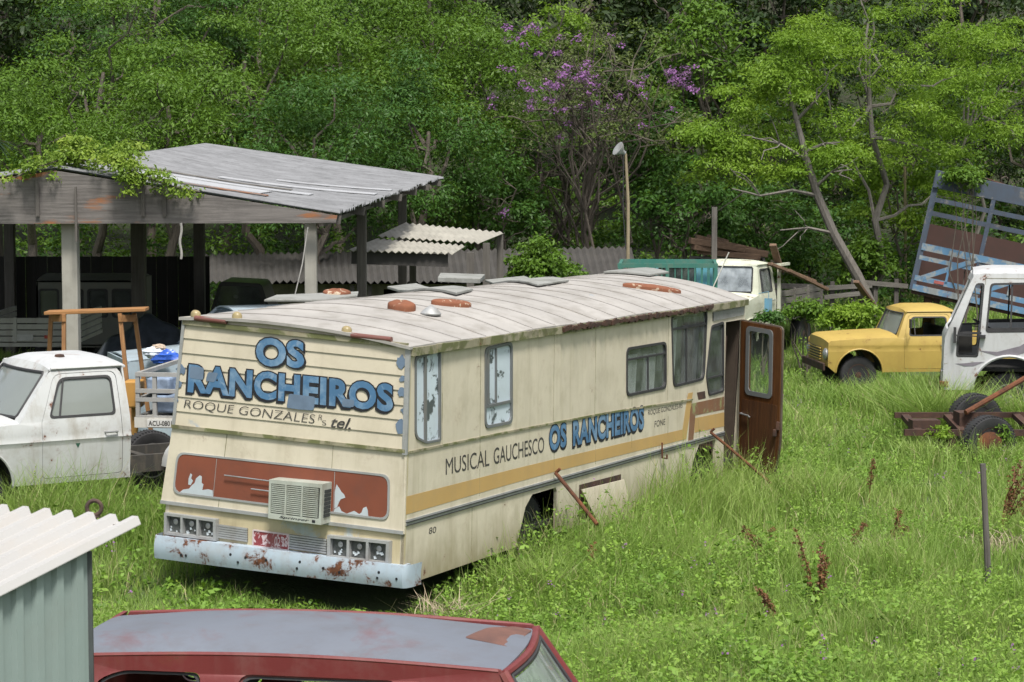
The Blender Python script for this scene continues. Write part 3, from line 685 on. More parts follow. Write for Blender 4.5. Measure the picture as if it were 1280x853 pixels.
# window air conditioner
AQ = [rd_(*p, .21) for p in ((336.5, 599.5), (403, 605.5), (400.5, 656.5), (335, 648))]
def acm(u, v, d): p = quadmap(AQ, u, v); return rmap(p[0], p[1], d)
mb = MB(bxf); mb.panel([(0, 0), (1, 0), (1, 1), (0, 1)], [[(.04, .14), (.96, .14), (.96, .90), (.04, .90)]], lambda u, v, d: acm(u, v, .21 - d), .03)
bt = [acm(u, v, dd) for dd in (.0, .182) for u, v in ((0, 0), (1, 0), (1, 1), (0, 1))]
mb.add(bt, [(0, 1, 5, 4), (1, 2, 6, 5), (2, 3, 7, 6), (3, 0, 4, 7)])
ac = mb.build('air_conditioner', M_ACW, bus)
mb = MB(bxf)
mb.panel([(.04, .14), (.96, .14), (.96, .90), (.04, .90)], [], lambda u, v, d: acm(u, v, .185 + d), .003, 1)
for k in range(15):
    v = .18 + k * .049
    for u0, u1 in ((.05, .30), (.34, .61), (.65, .93)):
        p = acm(u0, v, .20); r_ = acm(u1, v, .20); mb.bar(p, r_, .016, .011)
for u in (.32, .63): mb.bar(acm(u, .14, .202), acm(u, .9, .202), .02, .016)
mb.build('grille', [M_ACW, M_TROUGH], ac)
mb = MB(bxf); put_text(mb, 'Springer', [(.22, .105), (.78, .105), (.78, .03), (.22, .03)], acm, .2125, offset=.012, shear=.25); mb.panel([(.84, .035), (.90, .035), (.90, .10), (.84, .10)], [], lambda u, v, d: acm(u, v, .211 + d), .002); mb.build('lettering', M_BLACK, ac)
mb = MB(bxf)
sl = [(-.004, k) for k in range(6)]
for k in range(7):
    v = .2 + .1 * k; p0 = Vector(acm(1, v, .04)); p1 = Vector(acm(1, v, .16)); mb.bar(p0 + Vector((0, -.004, 0)), p1 + Vector((0, -.004, 0)), .012, .03)
mb.build('side_vent', M_TROUGH, ac)
# painted writing: rear
SHF = (-.010, -.10)
def sign(mb_list, s, q, mapf, d, bold=.03, shf=(-.012, -.09), sp=1.05):
    blue, black = mb_list
    for k in range(1, 4): put_text(black, s, q, mapf, d + .0004 * k, offset=bold + .018, shift=(shf[0] * k / 3, shf[1] * k / 3), space=sp)
    put_text(black, s, q, mapf, d + .0018, offset=bold + .036, space=sp)
    put_text(blue, s, q, mapf, d + .0032, offset=bold, space=sp)
blue, black = MB(bxf), MB(bxf)
sign((blue, black), 'OS', rq((324, 423), (380, 428), (380, 458.5), (324, 455)), rmap, .0245, .045, (.03, -.05))
black.build('sign_lettering', M_BLACK, bus); blue.build('sign_lettering', M_BLUE, bus); blue, black = MB(bxf), MB(bxf)
sign((blue, black), 'RANCHEIROS', rq((240, 457), (491, 482), (491, 513), (238, 488.5)), rmap, .0245, .045, (-.008, -.09), 1.06)
black.build('sign_lettering', M_BLACK, bus); blue.build('sign_lettering', M_BLUE, bus)
mb = MB(bxf); put_text(mb, 'ROQUE GONZALES', rq((232, 499), (396, 518), (395, 532), (231, 511.5)), rmap, .025, offset=-.012, shear=.12)
mb.build('sign_lettering', M_INK, bus); mb = MB(bxf); put_text(mb, 'R', rq((399, 518), (404.5, 518.5), (404.5, 525), (399, 524.5)), rmap, .025, offset=-.012, shear=.2)
mb.build('sign_lettering', M_INK, bus); mb = MB(bxf); put_text(mb, 'S', rq((404, 525), (409.5, 525.5), (409.5, 532), (404, 531.5)), rmap, .025, offset=-.012)
mb.build('sign_lettering', M_INK, bus); mb = MB(bxf); put_text(mb, 'tel.', rq((415.5, 520), (440, 523), (440, 537), (415.5, 534)), rmap, .025, offset=.01, shear=.4); mb.build('sign_lettering', M_INK, bus)
mb = MB(bxf)
for q in ([(363, 492), (396, 496), (394, 513), (377, 512), (360, 509.5)], [(240, 457.5), (257, 459.5), (256, 475), (239, 472.5)], [(430, 498), (445, 500), (444, 509), (429, 508)], [(262, 465), (275, 466), (270, 478), (259, 476)]):
    q = rpoly(rq(*q), .02, 2); mb = MB(bxf); mb.panel(q, [], lambda u, v, d: rmap(u, v, .0285 + d), .001); mb.build('overpainted_patch', M_PATCH, bus)
# painted writing: side
blue, black = MB(bxf), MB(bxf)
sign((blue, black), 'OS', sq((687, 534), (707, 530), (707, 557), (687, 563)), smap, .002, .04, (.02, -.10))
black.build('sign_lettering', M_BLACK, bus); blue.build('sign_lettering', M_BLUE, bus); blue, black = MB(bxf), MB(bxf)
sign((blue, black), 'RANCHEIROS', sq((716.5, 527.5), (804, 509), (804, 535), (716.5, 556.5)), smap, .002, .04, (-.008, -.10), 1.05)
black.build('sign_lettering', M_BLACK, bus); blue.build('sign_lettering', M_BLUE, bus)
mb = MB(bxf)
put_text(mb, 'MUSICAL', sq((557, 573.5), (611.5, 562), (611.5, 582.5), (557, 594)), smap, .002, offset=0)
mb.build('sign_lettering', M_INK, bus); mb = MB(bxf); put_text(mb, 'GAUCHESCO', sq((617, 560.5), (680, 546), (680, 565.5), (617, 581)), smap, .002, offset=.004)
mb.build('sign_lettering', M_INK, bus); mb = MB(bxf); put_text(mb, 'ROQUE GONZALES-RS', sq((810, 513), (853, 504), (853, 511), (810, 520.5)), smap, .002, offset=0, shear=.1)
mb.build('sign_lettering', M_INK, bus); mb = MB(bxf); put_text(mb, 'FONE', sq((818, 526.5), (831.5, 523.5), (831.5, 531), (818, 534.5)), smap, .002, offset=0, shear=.1)
mb.build('sign_lettering', M_INK, bus); mb = MB(bxf); put_text(mb, '80', sq((536, 660), (545, 658), (545, 666), (536, 668)), smap, .002, offset=0, shear=.1); mb.build('sign_lettering', M_INK, bus)
# things fixed on the roof
def rf(px, py):
    o, d = _bray(px, py); z = UT + .15
    for _ in range(8):
        k = (z - o.z) / d.z; p = o + d * k; z = roofp(p.x, p.y)
        f = p.y / BW; z = z + f * DLT
    return p
M_RUSTO = paint('orange_rust_cover', (.19, .068, .032), .85, dirt=(.10, .035, .02), dirt_amt=.7, streak=0, second=(.42, .34, .25), second_at=.59, second_scale=9, soft=.015)
def roof_board(corners, th, mat, lift=.012, name='roof_hatch'):
    ps = [rf(*c) for c in corners]; mb = MB(bxf)
    def fn(u, v, d):
        p = ps[0] * (1 - u) * (1 - v) + ps[1] * u * (1 - v) + ps[2] * u * v + ps[3] * (1 - u) * v
        return (p.x, p.y, roofp(p.x, p.y) + lift + d)
    mb.sheet(fn, 6, 4, th); return mb.build(name, mat, bus, bevel=.006)
M_HATCH = paint('grey_hatch_sheet', (.25, .255, .24), .8, dirt=(.09, .09, .07), dirt_amt=.9, streak=0)
roof_board([(330, 379), (445, 373.5), (448, 368.5), (345, 373)], .025, M_HATCH); roof_board([(484, 362.5), (570, 371), (591, 366), (520, 358.5)], .03, M_HATCH)
roof_board([(547, 354), (600, 356), (606, 350), (550, 348.5)], .06, M_HATCH); roof_board([(606, 353.5), (672, 360), (711, 354), (655, 348.5)], .025, M_HATCH)
roof_board([(754, 344), (812, 347), (836, 344), (780, 340)], .03, M_HATCH)
def dome(px, py, wa, wb, h, name='vent_cover', rz=0.0):
    p = rf(px, py); mb = MB(bxf); R_ = Matrix.Rotation(rz, 3, 'Z')
    def fn(u, v):
        k = min(1, v * 1.25); q = R_ @ Vector((wa * math.cos(2 * PI * u) * math.sin(k * PI / 2), wb * math.sin(2 * PI * u) * math.sin(k * PI / 2), 0))
        x, y = p.x + q.x, p.y + q.y
        hh = .035 + h * (max(0, math.cos(k * PI / 2)) ** .6) * (1 + .12 * math.sin(5 * u * PI * 2 + v * 4)) if v < .85 else .035 - .05 * (v - .8) / .2
        return (x, y, roofp(x, y) + hh)
    mb.grid(fn, 24, 10); return mb.build(name, M_RUSTO, bus, smooth=True)
dome(502, 386, .165, .15, .055); dome(564, 383, .25, .11, .035, rz=-.6); dome(815, 362, .46, .10, .03, rz=-.62); dome(421, 371, .24, .14, .05)
def mush(px, py, s_=1.0):
    p = rf(px, py); mb = MB(); mb.lathe([(.05 * s_, -.02), (.05 * s_, .10 * s_), (.055 * s_, .11 * s_)], Matrix.Translation(p), 12, 1); mb.lathe([(.11 * s_, .10 * s_), (.115 * s_, .115 * s_), (.07 * s_, .16 * s_), (.015 * s_, .20 * s_)], Matrix.Translation(p), 14, 0)
    return mb.build('roof_vent', [M_ALU, M_RUSTD], bus, smooth=True)
mush(538, 405); mush(738, 386, .9)
for px, py in ((245, 395), (297, 395), (434, 410)):
    p = rd_(px, py, .0); mb = MB(bxf); y_ = p[0]; z_ = roofp(0, y_)
    mb.grid(lambda u, v: (RAKE * UT - .0 + .05 * math.cos(2 * PI * u) * math.sin(v * PI / 2), y_ + .055 * math.sin(2 * PI * u) * math.sin(v * PI / 2), z_ + .0 + .065 * max(0, math.cos(v * PI / 2)) ** .6), 12, 5); mb.build('marker_lamp', plain('yellowed_lamp', (.30, .24, .12), .4), bus, smooth=True)
M_TUBE = paint('dull_red_lamp', (.16, .06, .05), .4)
for p, q in (((247, 397.5), (286, 402)), ((442, 419), (492, 424.5))):
    a0, a1 = rd_(*p), rd_(*q); mb = MB(bxf); mb.tube([rmap(a0[0], a0[1], .04), rmap(a1[0], a1[1], .04)], .028, 10); mb.build('tube_lamp', M_TUBE, bus, smooth=True)
# running gear
M_RIMD = paint('dusty_rim', (.22, .22, .21), .7, rust=.3)
for (xx, yy) in (((AR0 + AR1) / 2 + .05, .32), ((AF0 + AF1) / 2 + .1, .32), ((AR0 + AR1) / 2 + .05, BW - .32), ((AF0 + AF1) / 2 + .1, BW - .32)):
    wheel(bus, Vector((xx, yy, .02)), .46, .28, M_RIMD)
mb = MB(); 
for y in (.8, BW - .8): mb.box((BL / 2, y, .0), (BL - .5, .1, .2))
for x in ((AR0 + AR1) / 2, (AF0 + AF1) / 2): mb.tube([(x, .3, .0), (x, BW - .3, .0)], .08, 10)
mb.build('chassis', M_RUSTD, bus)
# two iron props leaning on the rail
def prop(p0, p1, r, label, mat):
    mb = MB(); mb.tube([p0, p0 * .5 + p1 * .5 + Vector((0, 0, .004)), p1], r, 8)
    mb.tube([p0, p0 + Vector((.05, -.02, .05))], r * .9, 6)
    return tag(mb.build('iron_prop', mat, smooth=True), label, 'rod')
s1 = BM @ Vector(smap(*sd_(691, 591), .035)); e = P(733, 640, s1.y - .1); e = s1 + (e - s1); e.z = gz(e.x, e.y) - .02
s1b = P(729, 634, s1.y - .35)
prop(s1, s1b + (s1b - s1) * .5, .022, 'short rusty iron bar leaning on the bus rail above the rear wheel arch', M_RUST)
s2 = BM @ Vector(smap(*sd_(885, 540), .035)); s2b = P(964, 605, s2.y - .3)
prop(s2, s2b, .02, 'long rusty iron rod propped from the bus rail across the open brown door', M_RUST)

# ------------------------------------------------------------------ vehicles
def lerp(a, b, t): return a + (b - a) * t
def pw(x, pts):                       # piecewise linear
    if x <= pts[0][0]: return pts[0][1]
    for (x0, y0), (x1, y1) in zip(pts, pts[1:]):
        if x <= x1: return lerp(y0, y1, (x - x0) / (x1 - x0))
    return pts[-1][1]
def M_at(loc, yaw, roll=0.0, pitch=0.0):
    return Matrix.Translation(loc) @ Matrix.Rotation(yaw, 4, 'Z') @ Matrix.Rotation(pitch, 4, 'Y') @ Matrix.Rotation(roll, 4, 'X')

def pickup(name, M, mats, dim, label, group=None, windshield=None, bars=True):
    """bonneted pick-up cab: side plates with real door and window openings, roof, bonnet, glass, front"""
    paintm, darkm, glassm, rimm = mats
    root = empty(name, M=M); tag(root, label, 'pickup truck', group)
    hb, hr = dim['hb'], dim['hr']; zr, zb, zt, zc = dim['zr'], dim['zb'], dim['zt'], dim['zc']      # rocker, belt, top of side, bonnet at cowl
    xd, xa, xat, xf, zf = dim['xd'], dim['xa'], dim['xat'], dim['xf'], dim['zf']                    # door front, A-pillar foot, A-pillar head, nose, bonnet at nose
    xw, rw, za = dim['xw'], dim['rw'], dim['za']                                                       # wheel centre, wheel-arch radius, axle height
    nose = dim.get('nose', .08)
    def yof(x, z):
        if z < zb: y = hb - .05 * (1 - min(1, max(0, (z - zr) / (zb - zr)))) ** 2 - .03 * max(0, (z - zb + .12) / .12) ** 2
        else: y = lerp(hb - .03, hr, ((z - zb) / (zt - zb)) ** 1.15)
        y += dim.get('crease', 0) * max(0, 1 - abs(z - zb + .22) / .05)
        if x > xd: y -= nose * ((x - xd) / (xf - xd)) ** 2
        return y
    for s_ in (1, -1):
        sm = lambda u, v, d, s_=s_: (u, s_ * (yof(u, v) + d), v)
        arch = [(xw + rw * math.cos(a), za + rw * math.sin(a)) for a in np.linspace(PI * 1.03, -.05, 16)]
        out = [(0, zr), (xw - rw - .02, zr)] + arch + [(xf, zr + .12), (xf, zf - .06), (xf - .05, zf), (xa + (xf - xa) * .5, lerp(zc, zf, .42) + .01), (xa, zc)]
        out += rpoly([(xa - .001, zc + .0), (xat, zt), (.05, zt), (0, zt - .3)], [0, .12, .14, 0])[1:] + [(-.01, zb)]
        d0 = rpoly([(.09, zr + .06), (xd, zr + .06), (xd + .01, zb - .03), (xat - .03, zt - .06), (.10, zt - .06)], [.06, .05, .04, .10, .09])
        win = rpoly([(.17, zb + .04), (xd - .10, zb + .04), (xat - .09, zt - .115), (.17, zt - .115)], [.05, .06, .09, .07])
        cv = [zb - .27, zb - .22, zb - .17] + list(np.linspace(zr, zb, 6)[1:]) + list(np.linspace(zb, zt, 7)[1:-1]); cu = list(np.linspace(xd, xf, 7)[1:-1])
        mb = MB(); mb.panel(out, [d0], sm, -.02, cu=cu, cv=cv); mb.build('side_panel', paintm, root, smooth=True)
        mb = MB(); mb.panel(inset(d0, .006), [win], lambda u, v, d: sm(u, v, d - .002), -.03, cv=cv); dr = mb.build('door', paintm, root, smooth=True)
        mb = MB(); mb.panel(inset(win, -.012), [inset(win, .014)], lambda u, v, d: sm(u, v, d + .002), -.02, cv=cv)
        xq = xd - .22; mb.bar(sm(xq, zb + .04, -.004), sm(min(xq, xat - .14), zt - .115, -.004), .018, .018); mb.build('window_frame', darkm, dr)
        if dim.get('glass', True):
            mb = MB(); mb.panel(inset(win, .004), [], lambda u, v, d: sm(u, v, d - .018), -.004, cv=cv); mb.build('window_pane', glassm, dr)
        mb = MB(); hz = zb - .16; mb.tube([sm(.17, hz, .0), sm(.17, hz, .035), sm(.31, hz, .04), sm(.31, hz, .0)], .011, 8); mb.build('door_handle', M_CHROME, dr, smooth=True)
        # wheel-arch lip
        mb = MB(); mb.tube([sm(xw + (rw + .005) * math.cos(a), za + (rw + .005) * math.sin(a), .012) for a in np.linspace(PI * 1.0, 0, 20)], .016, 6); mb.build('arch_lip', paintm, root, smooth=True)
        # inner wing, dark
        mb = MB(); mb.grid(lambda u, v: (xw + rw * 1.02 * math.cos(PI * u), s_ * (lerp(.35, hb - .10, v)), za + rw * 1.02 * math.sin(PI * u)), 14, 2); mb.build('wheel_housing', M_DARK, root)
    # roof
    def roof(u, v, d):
        x = lerp(-.0, xat + .02, u); y = (2 * v - 1) * (hr + .012)
        ed = min(1, min(u, 1 - u) * 5 + .0); cr = (1 - abs(2 * v - 1) ** 3.2) * (.45 + .55 * ed ** .6)
        return (x - (.03 * (1 - cr) if u < .5 else 0), y, zt - .01 + dim.get('crown', .11) * cr - d)
    mb = MB(); mb.sheet(roof, 16, 20, .02); mb.build('roof', [paintm] if not dim.get('roofm') else [dim['roofm']], root, smooth=True)
    mb = MB()
    for s_ in (1, -1): mb.tube([(x, s_ * (hr + .018), zt - .005 - (.0)) for x in np.linspace(.02, xat, 8)] , .014, 6)
    mb.build('drip_rail', paintm, root, smooth=True)
    # back of the cab
    bo = [(-hb + .03, zr)] + [(-yof(0, z), z) for z in np.linspace(zb, zt, 6)] + [(yof(0, z), z) for z in np.linspace(zt, zb, 6)] + [(hb - .03, zr)]
    bw = rrect(-hr + .16, zb + .1, hr - .16, zt - .1, .08)
    mb = MB(); mb.panel(bo, [bw], lambda u, v, d: (.0 + d, u, v), .02); mb.build('cab_back', paintm, root)
    mb = MB(); mb.panel(inset(bw, -.02), [inset(bw, .015)], lambda u, v, d: (-.01 + d, u, v), .02); fr_ = mb.build('rear_window', darkm, root)
    mb = MB(); mb.panel(inset(bw, .01), [], lambda u, v, d: (.004 + d, u, v), .004); mb.build('pane', glassm, fr_)
    # windscreen, bowed forward
    zw0, zw1 = zc + .03, zt - .02
    def ws(u, v, d):
        k = 2 * u - 1; y = k * lerp(hb - .14, hr - .03, v); x = lerp(xa - .02, xat + .01, v) + .10 * (1 - k * k) * (1 - .3 * v) - d * .9
        return (x, y, lerp(zw0, zw1, v) + d * .3)
    mb = MB(); mb.sheet(lambda u, v, d: ws(.05 + .9 * u, .07 + .86 * v, d + .01), 16, 6, .005); wsg = mb.build('windscreen', windshield or glassm, root, smooth=True)
    rim_ = [ws(u, .05, -.004) for u in np.linspace(.05, .95, 14)] + [ws(.965, v, -.004) for v in np.linspace(.1, .9, 5)] + [ws(u, .95, -.004) for u in np.linspace(.95, .05, 14)] + [ws(.035, v, -.004) for v in np.linspace(.9, .1, 5)]
    mb = MB(); mb.tube(rim_ + [rim_[0], rim_[1]], .017, 6, cap=False); mb.build('windscreen_seal', darkm, wsg, smooth=True)
    mb = MB()   # header and pillars between side plate and glass
    for s_ in (0, 1):
        def pil(u, v, s_=s_):
            e = Vector(ws(.04 if s_ == 0 else .96, v, 0)); xx = lerp(xa, xat, v); f_ = Vector((xx, (-1 if s_ == 0 else 1) * yof(xx, lerp(zc, zt, v)), lerp(zc, zt, v)))
            return tuple(e * (1 - u) + f_ * u)
        mb.grid(pil, 2, 6)
    mb.grid(lambda u, v: tuple(Vector(ws(u, .94, 0)) * (1 - v) + Vector(roof(1, u, 0)) * v), 14, 2)
    mb.build('pillar', paintm, root, smooth=True)
    # bonnet
    def hood(u, v, d):
        x = lerp(xa - .03 + .10 * (1 - (2 * v - 1) ** 2) * (1 - u), xf - .02 + dim.get('bow', .05) * (1 - (2 * v - 1) ** 2), u); k = 2 * v - 1
        y = k * (yof(x if x < xf else xf, zc) - .0); e = abs(k)
        z = pw(u, [(0, zc), (.5, lerp(zc, zf, .42)), (.93, zf), (1, zf - .05)]) + dim.get('hc', .07) * (1 - e ** 3) - .0
        return (x, y, z - d)
    mb = MB(); mb.sheet(hood, 14, 18, .015); mb.build('bonnet', paintm, root, smooth=True)
    # nose
    def nosef(u, v, d):
        k = 2 * u - 1; return (xf - .02 + dim.get('bow', .05) * (1 - k * k) - d, k * (yof(xf, zc)), lerp(zr + .12, zf - .05 + dim.get('hc', .07) * (1 - abs(k) ** 3), v))
    mb = MB(); mb.sheet(nosef, 14, 4, .02); mb.build('nose_panel', paintm, root, smooth=True)
    gz0, gz1 = lerp(zr, zf, .35), lerp(zr, zf, .78)
    mb = MB(); mb.sheet(lambda u, v, d: (nosef(.22 + .56 * u, 0, 0)[0] + .012 - d, nosef(.22 + .56 * u, 0, 0)[1], lerp(gz0, gz1, v)), 8, 1, .01, 1)
    for k in range(5): mb.bar((xf + dim.get('bow', .05) * .8, -hb * .55, lerp(gz0, gz1, .1 + .2 * k)), (xf + dim.get('bow', .05) * .8, hb * .55, lerp(gz0, gz1, .1 + .2 * k)), .03, .022)
    mb.build('front_grille', [M_CHROME if dim.get('chrome') else paintm, M_GASKET], root)
    for s_ in (1, -1):
        mb = MB(); MM = Matrix.Translation((xf - .0, s_ * (hb - .25), lerp(gz0, gz1, .5))) @ Matrix.Rotation(PI / 2, 4, 'Y'); mb.lathe([(.12, -.03), (.125, .03), (.10, .05)], MM, 20); hl = mb.build('headlight', M_CHROME, root, smooth=True)
        mb = MB(); mb.lathe([(.099, .045), (.08, .065), (.03, .078)], MM, 20); mb.build('lens', glass('headlamp_glass', see=.3, dust=.4), hl, smooth=True)
    mb = MB(); mb.box((xf + .10, 0, zr + .12), (.05, 2 * hb - .05, .16)); mb.build('front_bumper', M_RUSTD if dim.get('rustbump') else M_CHROME, root, bevel=.02)
    # inside
    mb = MB(); mb.box((xd * .6, 0, zr + .02), (xd * 1.5, 2 * hb - .14, .03)); mb.build('cab_floor', M_DARK, root)
    mb = MB(); mb.box((.36, 0, zr + .32), (.5, 2 * hb - .3, .2)); mb.box((.13, 0, zr + .62), (.12, 2 * hb - .3, .52)); mb.build('bench_seat', M_SEAT, root, bevel=.04)
    mb = MB(); mb.box((xa - .14, 0, zc - .1), (.24, 2 * hb - .2, .2)); mb.build('dashboard', M_DARK, root, bevel=.02)
    MM = Matrix.Translation((xa - .45, hb * .45, zc - .02)) @ Matrix.Rotation(rad(-35), 4, 'Y'); mb = MB()
    mb.tube([MM @ Vector((.2 * math.cos(a), .2 * math.sin(a), 0)) for a in np.linspace(0, 2 * PI, 21)], .012, 6, cap=False); mb.bar(MM @ Vector((-.19, 0, 0)), MM @ Vector((.19, 0, 0)), .03, .012); mb.build('steering_wheel', M_GASKET, root, smooth=True)
    for s_ in (1, -1):
        wo = wheel(root, Vector((xw, s_ * (hb - .22), za - .06)), dim.get('tr', .37), .2, rimm)
    return root
def foot(M, x0, x1, hw):
    c = M @ Vector(((x0 + x1) / 2, 0, 0)); d = M.to_3x3() @ Vector((1, 0, 0)); EXCL.append((c.x, c.y, math.atan2(d.y, d.x), (x1 - x0) / 2, hw))

# white pick-up at the left
M_WHITE = paint('chalky_white_paint', (.46, .475, .475), .5, dirt=(.24, .21, .16), dirt_amt=.6, streak=.55, rust=.32, rust_scale=5, var=.08, mud=0)
M_WROOF = paint('worn_white_roof', (.44, .455, .465), .55, dirt=(.25, .22, .2), dirt_amt=.3, streak=0, rust=.1, second=(.27, .21, .185), second_at=.60, second_scale=1.1, soft=.05)
g0 = P(158, 440, 27.0)
WP = Vector((g0.x - .34, g0.y, P(160, 600, 27.0).z - .33))
WM = M_at(WP, PI + rad(33))
WD = dict(hb=.93, hr=.72, zr=.47, zb=1.18, zt=1.76, zc=1.17, xd=1.06, xa=1.32, xat=.88, xf=2.55, zf=1.08, xw=1.86, rw=.45, za=.48, crown=.12, roofm=M_WROOF, chrome=True, tr=.40, crease=.018)
M_GLW = glass('milky_dust_glass', (.7, .75, .74), .5, .10, .62, (.30, .33, .31), even=True)
wp = pickup('pickup_truck', WM, (M_WHITE, M_GASKET, M_GLW, M_RIMD), WD, 'white pickup cab with rust spots parked at the left edge in tall grass', windshield=M_GLW)
foot(WM, .0, 2.5, .80)
mb = MB()
sgn = lambda u, v, d: (u, .93 + d - .012, v)
mb.panel([(.60, .98), (.68, .98), (.68, .93), (.64, .86), (.60, .93)], [], sgn, .004); mb.build('door_emblem', plain('dark_green_emblem', (.03, .09, .06), .5), wp)
mb = MB(); mb.panel([(1.45, 1.045), (1.86, 1.085), (1.84, 1.045), (1.7, 1.035), (1.5, 1.02)], [], lambda u, v, d: (u, .925 + d - .015, v), .006); mb.build('rust_gash', M_RUST, wp)
mb = MB(); mb.lathe([(.06, 0), (.05, .025), (.02, .03)], Matrix.Translation((.62, .36, 1.855)), 12); mb.build('roof_cap', M_RUSTD, wp, smooth=True)
mb = MB()
for p, q in (((1.62, .25, 1.21), (1.42, .55, 1.40)), ((1.62, -.35, 1.21), (1.42, -.05, 1.40))): mb.bar(p, q, .02, .012)
mb.build('wiper', M_GASKET, wp)
mb = MB()
for y in (.42, -.42): mb.bar((0, y, .55), (-2.6, y, .55), .08, .2)
for x in (-.5, -1.4, -2.4): mb.bar((x, -.42, .55), (x, .42, .55), .1, .12)
mb.build('chassis_frame', paint('black_frame', (.04, .038, .035), .8, rust=.3), wp)
mb = MB(); mb.grid(lambda u, v: (-.95 + .40 * math.cos(PI * u), .55 + .32 * v, .52 + .36 * math.sin(PI * u)), 12, 3); mb.build('mudguard', M_WHITE, wp, smooth=True)
wheel(wp, Vector((-.95, .68, .42)), .37, .2, M_RIMD); wheel(wp, Vector((-.95, -.68, .42)), .37, .2, M_RIMD)

# yellow pick-up at the right
M_YEL = paint('faded_yellow_paint', (.42, .30, .075), .5, dirt=(.33, .22, .06), dirt_amt=.6, streak=.45, rust=.34, rust_scale=4, var=.1)
YD = 47.0
yb = P(1173, 382, YD); YZ = gz(yb.x, yb.y)
YM = M_at((yb.x + .16, yb.y + .35, YZ + .05), PI + rad(6))
YDm = dict(hb=.95, hr=.74, zr=.52, zb=1.22, zt=1.74, zc=1.22, xd=1.06, xa=1.20, xat=.98, xf=2.62, zf=1.16, xw=1.98, rw=.47, za=.52, crown=.12, hc=.10, bow=.10, rustbump=True, tr=.38, glass=False, crease=-.012)
yp = pickup('pickup_truck', YM, (M_YEL, M_GASKET, M_GLASS, M_RUSTD), YDm, 'faded yellow pickup truck sunk in weeds beside the white truck cab', windshield=M_GLW)
foot(YM, .0, 2.6, .75)
mb = MB()
for s_ in (1, -1):
    mb.panel(rpoly([(-2.3, .62), (-.06, .62), (-.06, 1.2), (-2.3, 1.2)], .05), [], lambda u, v, d: (u, s_ * (.88 + d), v), .03)
mb.panel([(-.88, .62), (.88, .62), (.88, 1.2), (-.88, 1.2)], [], lambda u, v, d: (-2.3 + d, u, v), .03); mb.box((-1.2, 0, .75), (2.2, 1.7, .04)); mb.build('load_bed', M_YEL, yp)
mb = MB(); mb.tube([(.95, .95, 1.3), (1.0, 1.12, 1.34), (1.0, 1.12, 1.5)], .008, 6); mb.box((1.0, 1.13, 1.52), (.03, .12, .18)); mb.build('door_mirror', M_GASKET, yp)

# pale truck behind the motorhome
M_PALEG = paint('pale_green_white_paint', (.56, .58, .47), .55, dirt=(.28, .27, .17), dirt_amt=.6, streak=.5, rust=.4, rust_scale=3)
cb = P(908, 322, 53.0); CZ_ = cb.z - 2.42
CM = M_at((cb.x + .25, cb.y + .3, CZ_), PI + rad(64))
CDm = dict(hb=1.0, hr=.86, zr=.75, zb=1.62, zt=2.30, zc=1.62, xd=1.0, xa=1.12, xat=.95, xf=2.2, zf=1.40, xw=1.62, rw=.5, za=.62, crown=.09, hc=.06, rustbump=True, tr=.46)
ct = pickup('old_truck', CM, (M_PALEG, M_GASKET, M_GLASS, M_RUSTD), CDm, 'pale cream truck with a stake bed behind the bus front', windshield=glass('pale_windscreen', (.6, .65, .68), .4, .1, .7, (.38, .42, .45)))
ct['category'] = 'truck'; foot(CM, -3, 2.2, .9)
M_GREYW = wood('grey_planks', (.20, .19, .17), (.10, .09, .08), 0)
mb = MB()
for k in range(4): mb.box((-1.75, 1.0, 1.05 + .17 * k), (3.2, .03, .13)); mb.box((-1.75, -1.0, 1.05 + .17 * k), (3.2, .03, .13)); mb.box((-3.35, 0, 1.05 + .17 * k), (.03, 2, .13))
for x in (-.2, -1.2, -2.2, -3.2):
    for y in (1.03, -1.03): mb.box((x, y, 1.3), (.07, .04, .75))
mb.box((-1.75, 0, .96), (3.2, 2.0, .05)); mb.build('stake_bed', M_GREYW, ct)
mb = MB(); mb.bar((-.12, 1.02, 1.0), (-.12, 1.02, 2.25), .07, .07); mb.bar((-.12, -1.02, 1.0), (-.12, -1.02, 2.25), .07, .07); mb.bar((-.12, -1.05, 2.25), (-.12, 1.05, 2.25), .09, .07); mb.bar((-.12, 1.02, 2.25), (-.75, 1.02, 2.25), .08, .06); mb.build('head_rack', M_PALEG, ct)
mb = MB(); mb.tube([(1.2, 1.0, 1.66), (1.32, 1.28, 1.72), (1.32, 1.28, 1.5)], .010, 6); mb.box((1.34, 1.28, 1.42), (.04, .17, .30)); mb.build('side_mirror', paint('light_blue_mirror', (.16, .36, .5), .5), ct)
for s_ in (1, -1): wheel(ct, Vector((-2.3, s_ * .8, .50)), .46, .25, M_RUSTD)

# blue truck with a green rail rack, left of it
M_TURQ = paint('turquoise_paint', (.10, .33, .42), .5, dirt_amt=.5, streak=.3, rust=.1)
M_GRNR = paint('dark_green_rail', (.03, .15, .12), .6, rust=.1)
bb = P(775, 332, 47.5)
bt_ = empty('flatbed_truck', M=M_at((bb.x, bb.y, gz(bb.x, bb.y) - .0), rad(-4))); tag(bt_, 'turquoise truck with a green railed rack mostly hidden behind the bus roof', 'truck')
ztop = bb.z - bt_.matrix_world.translation.z
mb = MB()
for y in (0, 1.8):
    mb.bar((-.05, y, ztop), (2.02, y, ztop), .06, .09); mb.bar((0, y, ztop - .65), (1.98, y, ztop - .65), .05, .06)
    for k in range(15): mb.bar((.02 + k * .14, y, ztop - .65), (.02 + k * .14, y, ztop), .022, .022)
    for x in (0, .98, 1.98): mb.bar((x, y, .6), (x, y, ztop + .02), .07, .07)
for x in (0, 1.98): mb.bar((x, 0, ztop), (x, 1.8, ztop), .06, .07)
mb.build('rail_rack', M_GRNR, bt_)
